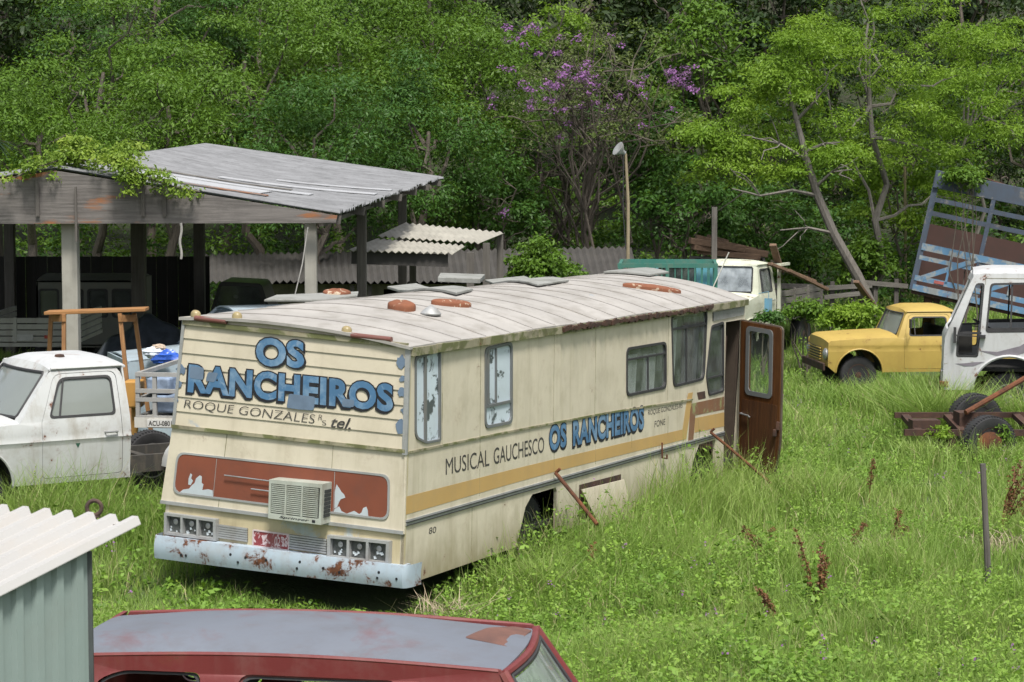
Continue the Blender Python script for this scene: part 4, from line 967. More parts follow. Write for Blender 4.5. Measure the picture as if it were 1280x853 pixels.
mb = MB(); mb.box((1.0, .9, .75), (2.1, 1.8, .2)); mb.build('truck_bed', M_TURQ, bt_)
# cab beyond the rack, its rear window towards the camera
mb = MB(); mb.panel(rpoly([(.35, .55), (2.0, .55), (2.0, ztop - .09), (.35, ztop - .09)], .12), [rrect(.75, ztop - .62, 1.6, ztop - .14, .08)], lambda u, v, d: (u, 2.0 + d, v), .04)
for x in (.35, 1.97): mb.panel(rpoly([(2.0, .55), (3.3, .55), (3.3, 1.2), (3.05, ztop - .09), (2.0, ztop - .09)], [.03, .1, .1, .2, .1]), [rpoly([(2.2, 1.3), (3.1, 1.3), (2.95, ztop - .14), (2.2, ztop - .14)], .08)], lambda u, v, d, x=x: (x + d, u, v), .03)
mb.sheet(lambda u, v, d: (lerp(.35, 2.0, u), lerp(2.0, 3.1, v), ztop - .10 + .06 * (1 - abs(2 * u - 1) ** 3) - d), 12, 8, .03); mb.box((1.17, 2.7, .6), (1.6, 1.3, .1)); mb.box((1.17, 3.5, .95), (1.6, .9, .5))
cabp = mb.build('cab', M_TURQ, bt_, smooth=True)
mb = MB(); mb.panel(rrect(.74, ztop - .63, 1.61, ztop - .13, .08), [], lambda u, v, d: (u, 2.02 + d, v), .004); mb.build('rear_window', M_GLASSD, cabp)
for y in (.6, 3.0):
    for x in (.25, 1.9): wheel(bt_, Vector((x, y, .4)), .4, .2, M_RIMD, tilt=Matrix.Rotation(PI / 2, 4, 'Z'))
mb = MB(); p0 = (3.05, -.05, ztop - .62); mb.bar((1.92, -.06, ztop - .45), (2.24, -.10, ztop + .28), .07, .02); mb.build('white_pole', plain('white_wood', (.55, .54, .5), .7), bt_)
foot(bt_.matrix_world, 0, 2.0, 1.5)

# white forward-control truck cab at the right edge
M_CABW = paint('white_cab_paint', (.475, .485, .495), .5, dirt=(.28, .27, .25), dirt_amt=.45, streak=.5, rust=.36, rust_scale=4.5, var=.05)
M_SWIRL = plain('grey_violet_decal', (.17, .155, .18), .5)
fb = P(1168, 470, 41.0); fx = fb.x; fy = fb.y
FM = M_at((fx + 2.3, fy + .15, 5.1 - 152 / 70.0 - 2.72), PI - rad(11))
wc = empty('truck_cab', M=FM); tag(wc, 'white glassless truck cab with grey swoosh decal at the right edge', 'truck')
foot(FM, -.2, 2.1, .9)
HB, HR = 1.12, .98
def ycab(x, z): return lerp(HB, HR, max(0, (z - 1.75) / 1.0)) - .06 * max(0, (x - 1.6) / .5) ** 2
for s_ in (1, -1):
    sm = lambda u, v, d, s_=s_: (u, s_ * (ycab(u, v) + d), v)
    arch = [(.93 + .62 * math.cos(a), .62 + .60 * math.sin(a)) for a in np.linspace(PI * .95, .02, 16)]
    out = rpoly([(-.2, .95), arch[0]], 0) + arch[1:] + [(2.02, .62)] + rpoly([(2.08, .66), (2.06, 1.55), (1.55, 2.68), (-.2, 2.70)], [.05, .2, .16, .02]) 
    qw = rpoly([(1.98, 1.45), (1.58, 1.30), (1.30, 2.52), (1.50, 2.52)], [.06, .05, .05, .06]); qw = rpoly([(1.48, 1.22), (1.84, 1.22), (1.83, 1.62), (1.53, 2.50), (1.39, 2.50)], [.05, .05, .08, .05, .05])
    dw = rpoly([(.58, 1.68), (1.34, 1.66), (1.27, 2.50), (.63, 2.52)], .07)
    mb = MB(); mb.panel(out, [qw, dw], sm, -.05, cv=[1.0, 1.4, 1.75, 2.1, 2.4], cu=[1.6, 1.85]); sp = mb.build('side_panel', M_CABW, wc, smooth=True)
    mb = MB()
    for w_ in (qw, dw): mb.panel(inset(w_, -.015), [inset(w_, .022)], lambda u, v, d: sm(u, v, d + .004), -.04, cv=[1.75, 2.1])
    mb.bar(sm(1.82, 1.62, -.02), sm(1.42, 1.64, -.02), .05, .04); mb.bar(sm(.60, 1.72, -.03), sm(1.32, 1.70, -.03), .03, .05); mb.bar(sm(.92, 1.7, -.03), sm(.90, 2.5, -.03), .03, .03); mb.build('window_frame', M_GASKET, sp)
    mb = MB(); da = rpoly([(.24, .98), (1.19, .98)], 0)
    for p, q in (((1.42, 1.25), (1.36, 2.58)), ((.46, 1.25), (.50, 2.58)), ((.50, 2.60), (1.36, 2.60)), ((1.55, 1.13), (2.06, 1.08))): mb.bar(sm(*p, .001), sm(*q, .001), .008, .008)
    mb.build('door_seam', M_GUTTER, sp)
    mb = MB(); mb.panel([(1.86, 1.09), (1.7, 1.05), (1.55, 1.05), (1.36, 1.13), (1.55, 1.12), (1.7, 1.10)], [], lambda u, v, d: sm(u, v, .002 + d), .003)
    mb.panel([(1.46, 1.33), (1.15, 1.31), (.75, 1.42), (.4, 1.66), (.0, 2.02), (-.0, 1.62), (.45, 1.38), (.8, 1.26), (1.15, 1.24)], [], lambda u, v, d: sm(u, v, .002 + d), .003); mb.build('decal', M_SWIRL, sp)
    mb = MB(); mb.box(sm(1.40, 1.58, .05), (.10, .08, .06)); mb.bar(sm(1.40, 1.58, .06), sm(1.86, 1.60, .08), .02, .02); mb.box(sm(1.88, 1.60, .07), (.05, .05, .28)); mb.build('mirror_arm', M_GASKET, wc)
    mb = MB(); mb.box(sm(.28, 1.42, .004), (.18, .02, .30)); mb.build('rust_patch', M_RUSTD, wc)
    mb = MB(); mb.tube([sm(.93 + .64 * math.cos(a), .62 + .62 * math.sin(a), .02) for a in np.linspace(PI * .93, .05, 18)], .03, 6); mb.build('arch_lip', M_CABW, wc, smooth=True)
    wheel(wc, Vector((.93, s_ * .85, .45)), .48, .26, M_RIMD)
mb = MB(); mb.sheet(lambda u, v, d: (lerp(-.2, 1.58, u), lerp(-HR, HR, v), 2.67 + .10 * (1 - abs(2 * v - 1) ** 4) * min(1, .5 + min(u, 1 - u) * 4) - d), 10, 16, .03); mb.build('roof', M_CABW, wc, smooth=True)
mb = MB(); mb.panel([(-HB, .9), (HB, .9), (HB, 1.75), (HR, 2.68), (-HR, 2.68), (-HB, 1.75)], [rrect(-.75, 1.72, .75, 2.42, .08)], lambda u, v, d: (-.2 + d, u, v), .04); mb.build('cab_back', M_CABW, wc)
mb = MB()
def frf(u, v, d):
    z = lerp(.62, 2.66, v); x = 2.05 if z < 1.55 else lerp(2.05, 1.56, (z - 1.55) / 1.11); k = 2 * u - 1
    return (x + .06 * (1 - k * k) - d, k * (ycab(x, z)), z)
mb.panel([(0, 0), (1, 0), (1, 1), (0, 1)], [rrect(.07, .52, .93, .95, .05)], lambda u, v, d: frf(u, v, d), .04, cu=list(np.linspace(.1, .9, 7)), cv=[.25, .455, .5, .7, .9]); mb.build('front_panel', M_CABW, wc, smooth=True)
for s_ in (1, -1):
    mb = MB(); mb.box((2.08, s_ * .86, .86), (.08, .3, .2)); mb.box((2.06, s_ * 1.0, .72), (.16, .2, .1), mi=1); mb.build('headlight', [M_CHROME, M_RUST], wc, bevel=.015)
mb = MB(); mb.box((2.1, 0, .55), (.12, 2.1, .22)); mb.build('front_bumper', M_RUSTD, wc, bevel=.03)
mb = MB(); mb.box((.9, 0, .98), (2.1, 2.0, .05)); mb.build('cab_floor', M_DARK, wc)
mb = MB(); mb.box((.35, .55, 1.25), (.5, .5, .3)); mb.box((.1, .55, 1.7), (.12, .5, .6)); mb.box((.35, -.55, 1.25), (.5, .5, .3)); mb.build('seat', M_SEAT, wc, bevel=.04)
MM = Matrix.Translation((1.35, .55, 1.72)) @ Matrix.Rotation(rad(-30), 4, 'Y'); mb = MB(); mb.tube([MM @ Vector((.24 * math.cos(a), .24 * math.sin(a), 0)) for a in np.linspace(0, 2 * PI, 21)], .014, 6, cap=False); mb.bar(MM @ Vector((-.23, 0, 0)), MM @ Vector((.23, 0, 0)), .03, .02); mb.box((1.75, 0, 1.45), (.35, 1.9, .35)); mb.build('dashboard', M_DARK, wc)
mb = MB()
for y in (.4, -.4): mb.bar((2.0, y, .62), (-3.2, y, .62), .09, .22)
mb.build('chassis_frame', M_RUSTD, wc)

# leaning blue cattle body behind it
M_BLUEW = paint('flaking_blue_paint', (.09, .20, .33), .7, dirt=(.12, .11, .10), dirt_amt=.6, streak=.4, second=(.24, .27, .28), second_at=.52, second_scale=3, rust=.25, rust_scale=2)
M_BLUED = paint('dark_weathered_blue', (.055, .075, .11), .8, dirt=(.05, .045, .04), dirt_amt=.7, second=(.17, .165, .155), second_at=.60, second_scale=2.2, rust=.2)
cbp = P(1140, 362, 52.0)
KM = M_at(cbp, 0) @ Matrix.Rotation(rad(12), 4, 'Y') @ Matrix.Rotation(rad(-10), 4, 'Z')
kb = empty('cattle_truck_body', M=KM); tag(kb, 'tilted blue slatted cattle body with rusty inside wall at the right edge', 'truck body')
KL, KW, KH = 4.2, 2.3, 2.75
mb = MB()

for x in (0, 1.4, 2.8, KL):
    mb = MB(); h_ = KH if x in (0, KL) else 1.05; mb.box((x, .004, h_ / 2), (.13, .10, h_)); mb.build('corner_post', M_BLUED, kb); mb = MB(); mb.box((x, KW, KH / 2), (.10, .08, KH)); mb.build('corner_post', M_BLUED, kb)
mb = MB(); mb.box((KL / 2, -.06, KH - .20), (KL + .1, .10, .40)); mb.build('top_beam', M_BLUED, kb, bevel=.01)
mb = MB()
mb.box((KL / 2, -.03, .06), (KL, .08, .14)); mb.box((KL / 2, -.03, 1.0), (KL, .07, .16)); mb.box((KL / 2, -.03, .28), (KL, .06, .12)); mb.box((KL / 2, -.028, .75), (KL, .045, .10)); 
for x0 in (.05, 1.45, 2.85): mb.bar((x0 + .1, -.04, .30), (x0 + 1.2, -.04, .95), .05, .11); mb.bar((x0 + .65, -.035, .32), (x0 + .65, -.035, .95), .05, .09)
mb.build('lower_gate', M_BLUEW, kb)
mb = MB()
for x in (.55, 1.6, 2.7): mb.box((x, -.075, .28), (.22, .012, .07))
mb.build('reflector', plain('faded_red_reflector', (.32, .09, .08), .5), kb)
mb = MB()
for k in range(9): mb.box((-.03, KW / 2, .25 + k * .29), (.03, KW, .20))
for y in (.55, 1.1, 1.7): mb.box((.0, y, KH / 2), (.05, .07, KH))
mb.build('end_slats', M_BLUED, kb)
M_KIN = paint('rusty_red_inside', (.060, .030, .024), .85, dirt=(.03, .025, .02), dirt_amt=.7)
mb = MB(); mb.box((KL / 2, KW + .02, .80), (KL, .03, 1.50)); mb.build('far_wall', M_KIN, kb)
mb = MB()
for k in range(3): mb.box((KL / 2, KW + .0, 1.80 + k * .33), (KL, .03, .11))
mb.build('far_slats', M_BLUED, kb)
mb = MB(); mb.box((KL / 2, KW / 2, -.05), (KL, KW, .08)); mb.build('body_floor', M_RUSTD, kb)
mb = MB()
for x in (.6, 3.4): mb.bar((x, .1, -.12), (x, KW - .1, -.12), .14, .14)
mb.tube([(1.0, .3, KH + .05), (2.4, .2, KH - .12), (KL + .2, .15, KH + .02)], .03, 6); mb.build('cross_bearer', M_RUSTD, kb)
w0 = KM @ Vector((1.2, 1, -.2))
mb = MB()
for x in (.4, 3.0):
    for y in (.2, KW - .2):
        top = KM @ Vector((x, y, -.1)); mb.bar(Vector((top.x, top.y, gz(top.x, top.y) - .1)), top, .16, .16)
tag(mb.build('support_trestle', M_RUSTD), 'dark wooden props holding up the tilted blue cattle body', 'trestle')
foot(KM, 0, KL, 1.2)

# rusty trailer chassis with two wheels in front of the cab
tg = P(1222, 574, 36.5); tz = gz(tg.x, tg.y)
TM = M_at((tg.x, tg.y, tz), rad(4))
tc = empty('trailer_chassis', M=TM); tag(tc, 'rusty trailer chassis with worn tyres overgrown by weeds at the right', 'trailer')
mb = MB()
mb.bar((-1.2, .0, .50), (2.2, .0, .46), .07, .10); mb.bar((-1.12, 1.0, .66), (2.2, 1.0, .64), .06, .09)
for x in (-.95, -.25, .9): mb.bar((x, .0, .49), (x, 1.0, .64), .12, .08)
mb.box((-.8, .3, .58), (.45, .3, .18)); mb.box((-.45, -.05, .36), (.12, .12, .3)); mb.box((-.1, .4, .66), (.3, .4, .24)); mb.build('frame', M_RUSTD, tc)
mb = MB(); mb.tube([(.1, -.3, .40), (.1, 1.3, .42)], .07, 10); mb.build('axle', M_RUSTD, tc)
wheel(tc, Vector((.08, -.32, .36)), .44, .26, M_RUST, tilt=Matrix.Rotation(rad(14), 4, 'Z')); wheel(tc, Vector((.3, 1.3, .52)), .46, .26, M_RUSTD, tilt=Matrix.Rotation(rad(10), 4, 'Z'))
for s_ in (0,):
    mb = MB(); mb.lathe([(.05, -.2), (.16, -.16), (.2, -.02), (.12, 0)], TM.inverted() @ TM @ Matrix.Translation((.06, -.5, .36)) @ Matrix.Rotation(PI / 2, 4, 'X') , 16); mb.build('hub', M_RUST, tc, smooth=True)
a0, a1 = P(1207, 516, 36.6), P(1300, 462, 37.4)
mb = MB(); mb.tube([a0, a1], .045, 8); tag(mb.build('rusty_pipe', M_RUST, smooth=True), 'long rusty pipe slanting up over the trailer chassis', 'pipe')

# red car in the near foreground
M_RED = paint('faded_red_paint', (.15, .024, .024), .5, dirt=(.20, .10, .09), dirt_amt=.55, streak=.3, rust=.33, rust_scale=5)
M_REDROOF = paint('oxidised_car_roof', (.135, .15, .18), .55, dirt=(.10, .085, .085), dirt_amt=.5, streak=0, second=(.14, .045, .042), second_at=.665, second_scale=1.1, rust=.08, rust_scale=2, var=.1, soft=.09)
zr_ = P(600, 838, 12.6).z; cn = P(600, 838, 12.6); fn_ = P(690, 791, 13.62)
rdir = (fn_ - cn); rdir.z = 0; RWID = 1.16; ryaw = -rad(9)
RM = M_at((cn.x + .12, cn.y, zr_ - .02), ryaw, roll=0)
rc = empty('estate_car', M=RM); tag(rc, 'red car with oxidised grey roof cut by the bottom edge of the photo', 'car')
RL = 2.55; RH = zr_ - gz(cn.x - 1, cn.y + .5)      # local x to the right end, y away from the camera, z up from the near drip rail
def rroof(u, v, d):
    x = lerp(-RL, 0, u); y = lerp(-.0, RWID, v); k = 2 * v - 1
    ends = min(1, (1 - u) * 3.2) ** .7 * min(1, .35 + u * 3) ** .7
    return (x + .05 * (1 - k * k) * (u > .5) * (u - .5) * 2, y, .012 + .085 * (1 - abs(k) ** 2.6) * (.25 + .75 * ends) + .05 * math.sin(PI * min(1, max(0, u))) - d)
mb = MB(); mb.sheet(rroof, 30, 24, .012); ro = mb.build('roof', M_REDROOF, rc, smooth=True)
mb = MB(); mb.panel(rpoly([(-.30, .42 * RWID), (-.02, .40 * RWID), (.02, .9 * RWID), (-.1, .96 * RWID), (-.22, .75 * RWID)], .04), [], lambda u, v, d: (u, v, rroof(min(1, (u + RL) / RL), v / RWID, 0)[2] + .007 + d), .001, cu=[-.2, -.1, 0], cv=[.5 * RWID, .6 * RWID, .7 * RWID, .8 * RWID]); mb.build('bare_rust_patch', rustm('brown_roof_rust', (.16, .075, .055), (.10, .05, .04)), ro, smooth=True)
def rside(u, v, d, near=True):
    b_ = .02 + .10 * min(1, max(0, -v - .05) / .45) ** .8 if v > -.5 else .12
    return (u, -b_ - d if near else RWID + b_ + d, v)
for near in (True, False):
    rs = lambda u, v, d, near=near: rside(u, v, d, near)
    out = [(-RL - .35, -.95), (.50, -.95), (.95, -.48), (.30, -.44), (.0, .03), (-RL * .5, .075), (-RL, .03), (-RL - .3, -.42)]
    h1 = rpoly([(-2.22, -.42), (-1.72, -.42), (-1.72, -.045), (-2.2, -.045), (-2.36, -.12)], [.05, .05, .05, .08, .1]); h2 = rpoly([(-1.52, -.42), (-.58, -.42), (-.58, -.05), (-1.5, -.045)], [.05, .05, .06, .08]); h3 = rpoly([(-.50, -.42), (.16, -.42), (-.06, -.06), (-.50, -.05)], [.05, .05, .06, .05])
    mb = MB(); mb.panel(out, [h1, h2, h3], rs, .03, cv=[-.48, -.3, -.15, -.05]); sp = mb.build('side_panel', M_RED, rc, smooth=True)
    mb = MB()
    for h in (h2, h3): mb.panel(inset(h, -.028), [inset(h, .012)], lambda u, v, d: rs(u, v, d - .015), .028, cv=[-.3, -.15])
    mb.build('window_frame', M_RED, sp)
    mb = MB()
    for h in (h1, h2, h3): mb.panel(inset(h, .010), [inset(h, .026)], lambda u, v, d: rs(u, v, d), .012, cv=[-.3, -.15])
    mb.build('window_seal', M_GASKET, sp)
    mb = MB(); mb.tube([rs(x, .022 + .045 * math.sin(PI * (x + RL) / RL), .02) for x in np.linspace(-RL, -.01, 20)], .014, 6); mb.build('drip_rail', M_RED, sp, smooth=True)
mb = MB()       # raked glass of the right end
gl_ = lambda u, v, d: (lerp(.02, .30, 1 - v) + .05 * math.sin(PI * u) + d, lerp(-.0, RWID, u) + (2 * u - 1) * .10 * (1 - v), lerp(-.44, -.0, v))
mb.sheet(lambda u, v, d: gl_(.08 + .84 * u, .1 + .8 * v, d), 10, 4, .005); gg = mb.build('end_window', glass('pale_screen_glass', (.6, .7, .66), .5, .05, .5, (.40, .46, .43)), rc, smooth=True)
ring = [gl_(u, .06, .004) for u in np.linspace(.05, .95, 10)] + [gl_(.95, v, .004) for v in np.linspace(.1, .9, 4)] + [gl_(u, .94, .004) for u in np.linspace(.95, .05, 10)] + [gl_(.05, v, .004) for v in np.linspace(.9, .1, 4)]
mb = MB(); mb.tube(ring + [ring[0]], .016, 6, cap=False); mb.build('window_seal', M_GASKET, gg, smooth=True)
mb = MB(); mb.tube([gl_(-.02, v, .0) for v in np.linspace(0, 1.02, 6)], .035, 8); mb.tube([gl_(1.02, v, .0) for v in np.linspace(0, 1.02, 6)], .035, 8); mb.tube([gl_(u, 1.0, .0) for u in np.linspace(-.02, 1.02, 10)], .026, 8); mb.build('end_pillar', M_RED, rc, smooth=True)
mb = MB(); mb.sheet(lambda u, v, d: (lerp(.27, 1.15, u), lerp(-.1, RWID + .1, v), -.45 - .10 * u ** 2 + .05 * (1 - (2 * v - 1) ** 2) - d), 8, 10, .02); mb.build('end_deck', M_RED, rc, smooth=True)
mb = MB(); mb.sheet(lambda u, v, d: (-RL - .02 - .33 * (1 - v) - d, lerp(-.05, RWID + .05, u), lerp(-.95, .03, v)), 6, 6, .03); mb.build('end_wall', M_RED, rc)
mb = MB(); mb.box((-.9, RWID / 2, -.92), (3.1, RWID, .05)); mb.build('car_floor', M_DARK, rc)
mb = MB(); 
for x in (-1.75, -.75):
    for y in (.3, RWID - .3): mb.box((x, y, -.45), (.14, .42, .55)); mb.box((x + .22, y, -.68), (.45, .42, .16))
mb.build('seat', M_SEAT, rc, bevel=.05)
for x in (-1.9, .75):
    for y in (-.02, RWID + .02): wheel(rc, Vector((x, y, -RH + .28)), .29, .17, M_RIMD)
c_ = RM @ Vector((-.9, RWID / 2, 0)); EXCL.append((c_.x, c_.y, ryaw, 1.7, .7))

# small corrugated metal shed at the lower left
M_ZINC = paint('pale_metal_roofing', (.40, .395, .385), .5, dirt=(.45, .38, .3), dirt_amt=.35, streak=0, metal=.1, var=.05, rust=.02)
M_GRNZ = paint('grey_green_cladding', (.215, .27, .255), .45, dirt=(.20, .23, .21), dirt_amt=.5, streak=.5, var=.07)
hut = empty('metal_shed'); tag(hut, 'small grey green corrugated metal shed with white roof at the lower left corner', 'shed')
c0 = P(176, 653, 10.0)                # right front tip of the roof
dF = P(0, 743, 9.45) - c0             # along the ribs, down to the left
bk = (P(0, 637, 10.42) - c0) * 1.7    # along the cut end, away to the left
NR = 11; LF = 1.6
def zroof(u, v, d):
    p = c0 + dF * (u * LF) + bk * (v * 1.0)
    ph = (v * 11.0) % 1.0; tr = pw(ph, [(0, 0), (.12, 1), (.38, 1), (.5, 0), (1, 0)])
    return p + Vector((0, 0, .032 * tr - d - .006))
mb = MB()
def edges(n): return sorted(set([round(k / 11 + f / 11, 5) for k in range(11) for f in (0, .12, .38, .5)] + [1.0]))
ev = edges(7)
mb.sheet(lambda u, v, d: zroof(u, ev[min(int(round(v * (len(ev) - 1))), len(ev) - 1)], d), 12, len(ev) - 1, .004)
mb.build('roof_sheet', M_ZINC, hut)
wl0 = P(112, 698, 9.86)               # top of the wall's right corner
wdir = (dF.normalized()); wdir.z = 0; wdir.normalize(); wn = Vector((wdir.y, -wdir.x, 0))
if wn.y > 0: wn = -wn
zg = gz(wl0.x, wl0.y)
ztop_ = lambda s_: (c0 + dF * (s_ / dF.length + .02)).z + .10
mb = MB(); prof = []
s_ = 0.0
while s_ < 1.1:
    for ds, h in ((0, 0), (.035, .0), (.05, .022), (.085, .022), (.10, 0)): prof.append((s_ + ds, h))
    s_ += .105
vs = [];
for q, h in prof:
    b_ = wl0 + wdir * q + wn * h; tp = wl0.z + (dF.z / math.hypot(dF.x, dF.y)) * q * .95 + .05
    vs += [(b_.x, b_.y, zg - .1), (b_.x, b_.y, tp)]
mb.add(vs, [(2 * i, 2 * i + 2, 2 * i + 3, 2 * i + 1) for i in range(len(prof) - 1)])
side = Vector((-wn.x, -wn.y, 0)).normalized()
b0 = wl0 + side * .9
mb.add([(wl0.x, wl0.y, zg - .1), (b0.x, b0.y, zg - .1), (b0.x, b0.y, b0.z + .10), (wl0.x, wl0.y, wl0.z + .05)], [(0, 1, 2, 3)])
b1 = wl0 + wdir * 1.15; b2 = b1 + side * .9
mb.add([(b0.x, b0.y, zg - .1), (b2.x, b2.y, zg - .1), (b2.x, b2.y, b2.z), (b0.x, b0.y, b0.z + .1)], [(0, 1, 2, 3)])
mb.build('wall_sheet', M_GRNZ, hut)
mb = MB(); mb.bar((wl0.x, wl0.y, zg - .1), (wl0.x, wl0.y, wl0.z + .03), .02, .02); mb.build('corner_trim', plain('shed_edge', (.06, .07, .07), .6), hut)
rp_ = P(118, 647, 10.55); mb = MB(); rn = [rp_ + Vector((.034 * math.cos(a), 0, .045 + .034 * math.sin(a))) for a in np.linspace(0, 2 * PI, 25)]
mb.tube(rn, .010, 8, cap=False); mb.tube([rp_ + Vector((0, 0, -.06)), rp_ + Vector((0, 0, .012))], .012, 8); mb.lathe([(.025, 0), (.025, .008)], Matrix.Translation(rp_ + Vector((0, 0, .0))), 12)
mb.build('eye_bolt', rustm('brown_eyebolt', (.12, .07, .05), (.05, .035, .03)), hut, smooth=True)
mb = MB()
for u, v in ((.33, .30), (.04, .07)):
    p = zroof(u, v, -.002); mb.lathe([(.009, 0), (.008, .007)], Matrix.Translation(p), 8)
mb.build('roof_screw', M_RUSTD, hut)
EXCL.append((wl0.x - .9, wl0.y + .4, 0, 1.2, .6))

# ------------------------------------------------------------------ sheds
def corr_sheet(mb, A, B, Cc, D_, waves, amp, th=.008, nu=None, nv=4, sag=0.0, mi=0, jag=0.0):
    """corrugated sheet A-B (one edge, along which the waves run) to D-C (the other edge)"""
    A, B, Cc, D_ = map(Vector, (A, B, Cc, D_)); nu = nu or waves * 4
    rj = np.random.default_rng(5).uniform(-1, 1, nu + 1)
    def fn(u, v, d):
        p = (A * (1 - u) + B * u) * (1 - v) + (D_ * (1 - u) + Cc * u) * v
        e = jag * rj[int(round(u * nu / 6)) * 6 % (nu + 1)] * (1 if v > .99 else 0)
        return p + Vector((0, 0, amp * math.sin(2 * PI * waves * u) + sag * math.sin(PI * v) * math.sin(PI * u) - d)) + (Cc - B).normalized() * e
    mb.sheet(fn, nu, nv, th, mi)
M_ASB = paint('weathered_grey_sheets', (.185, .19, .20), .85, dirt=(.06, .062, .065), dirt_amt=.9, streak=0, var=.22, bump=.4)
M_ASB2 = paint('brown_grey_sheets', (.060, .056, .052), .85, dirt=(.07, .065, .055), dirt_amt=.8, streak=0, var=.25, bump=.5)
M_ASB3 = paint('lichen_beige_sheets', (.34, .325, .28), .8, dirt=(.13, .12, .1), dirt_amt=.7, streak=0, var=.2, bump=.4)
M_LSHEET = paint('bright_bare_sheet', (.38, .39, .41), .6, dirt_amt=.4, streak=0)
M_FASC = wood('weathered_fascia', (.19, .175, .165), (.075, .068, .064), 0, third=(.27, .10, .03), third_at=.53)
M_POST = paint('pale_concrete_post', (.30, .29, .255), .85, dirt=(.16, .15, .13), dirt_amt=.6, streak=.5)
M_POSTD = wood('grey_timber_post', (.13, .12, .11), (.07, .062, .055), 2)
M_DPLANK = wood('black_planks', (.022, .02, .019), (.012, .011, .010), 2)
shed = empty('open_shed', P(200, 280, 32)); shed.location.z = gz(shed.location.x, 32)
SM = shed.matrix_world.copy(); SM = Matrix.Translation(shed.location); SI = SM.inverted()
tag(shed, 'large open shed with grey sheet roof, weathered fascia board and concrete posts', 'shed')
SX = lambda p: SI @ Vector(p)
mk = lambda: MB(SX)
R0, R1, E0, E1 = P(70, 209, 31.5), P(258, 180.5, 50), P(422, 266, 31.5), P(553, 222, 50)
L0 = R0 + Vector((-(E0 - R0).x, 0, (E0 - R0).z)) ; L1 = R1 + Vector((-(E1 - R1).x, 0, (E1 - R1).z))
mb = mk(); corr_sheet(mb, R0, R1, E1, E0, 96, .028, sag=-.10, nv=8, jag=.06); mb.build('roof_sheet', M_ASB, shed)
mb = mk(); corr_sheet(mb, R0, R1, L1, L0, 96, .028, nv=4); mb.build('roof_sheet', M_ASB, shed)
def on_roof(u, v, h=.05): return (R0 * (1 - u) + R1 * u) * (1 - v) + (E0 * (1 - u) + E1 * u) * v + Vector((0, 0, h - .10 * math.sin(PI * u) * math.sin(PI * v)))
for (u0, v0, u1, v1, m_, sk_) in ((.05, .22, .12, .68, M_LSHEET, .02), (.14, .30, .17, .80, M_LSHEET, .03), (.02, .30, .035, .72, M_FASC, .02), (.27, .40, .30, .97, M_LSHEET, .05), (.40, .55, .42, .98, M_LSHEET, .04), (.20, .15, .21, .7, M_GREYW, .03)):
    mb = mk(); mb.sheet(lambda u, v, d: on_roof(lerp(u0, u1, u) + sk_ * v, lerp(v0, v1, v), .045 - d), 3, 8, .012); mb.build('patch_sheet', m_, shed)
zbot = P(200, 279, 31.4).z
mb = mk(); mb.panel([(-9.6, zbot - .02), (E0.x - .02, zbot), (E0.x, E0.z - .04), (R0.x, R0.z - .05), (-9.6, L0.z + .1)], [], lambda u, v, d: (u, 31.42 + d, v), .06); mb.build('fascia_board', M_FASC, shed)
mb = mk()
for px in (46, 178, 205): mb.box((P(px, 240, 31.36).x, 31.395, zbot + .34), (.05, .03, .5)); 
mb.box((P(95, 270, 31.36).x, 31.36, zbot + .12), (.03, .04, .75)); mb.build('fascia_batten', M_POSTD, shed)
def post(px, D, wd, mat, ztop=None, par=None, lean=0.0):
    b_ = P(px, 300, D); z0 = gz(b_.x, b_.y) - .2; zt_ = ztop if ztop is not None else zbot
    mb = mk(); mb.bar((b_.x, b_.y, z0), (b_.x + lean, b_.y, zt_), wd, wd, up=(1, 0, 0)); return mb.build('post', mat, shed, bevel=.012)
post(88, 31.75, .215, M_POST); post(388.5, 31.75, .165, M_POST)
post(452, 38.5, .16, M_POSTD, E0.z); post(503, 46, .17, M_POSTD, E0.z + .15); post(173, 39, .23, M_POSTD, zbot + .25); post(249, 46, .21, M_POSTD, zbot + .25); post(12, 46, .2, M_POSTD); post(-90, 31.8, .2, M_POST)
mb = mk()
for f in np.linspace(.02, .98, 7):
    a_ = R0.lerp(R1, f) - Vector((0, 0, .24)); b_ = E0.lerp(E1, f) - Vector((0, 0, .12)); c_ = L0.lerp(L1, f) - Vector((0, 0, .12)); mb.bar(a_, b_, .07, .12); mb.bar(a_, c_, .07, .12)
for v in (.3, .62, .94): mb.bar(R0.lerp(E0, v) - Vector((0, -.1, .20)), R1.lerp(E1, v) - Vector((0, 0, .20)), .06, .06)
mb.build('rafter', M_POSTD, shed)
bw_z = P(130, 321, 46.3).z; xr_ = P(262, 330, 46.3).x
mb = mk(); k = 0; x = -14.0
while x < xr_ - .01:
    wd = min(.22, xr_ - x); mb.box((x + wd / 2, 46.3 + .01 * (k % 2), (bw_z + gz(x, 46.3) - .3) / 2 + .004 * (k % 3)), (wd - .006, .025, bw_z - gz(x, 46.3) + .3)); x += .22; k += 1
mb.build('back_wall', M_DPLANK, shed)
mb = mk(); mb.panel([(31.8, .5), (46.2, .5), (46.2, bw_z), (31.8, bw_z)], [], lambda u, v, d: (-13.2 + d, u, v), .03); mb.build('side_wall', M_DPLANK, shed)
mb = mk(); wv = [P(226, 279 + k * 5, 31.3) + Vector((.012 * math.sin(k), 0, 0)) for k in range(10)]; mb.tube(wv, .018, 6); mb.build('hanging_strap', plain('dirty_strap', (.30, .29, .27), .8), shed, smooth=True)

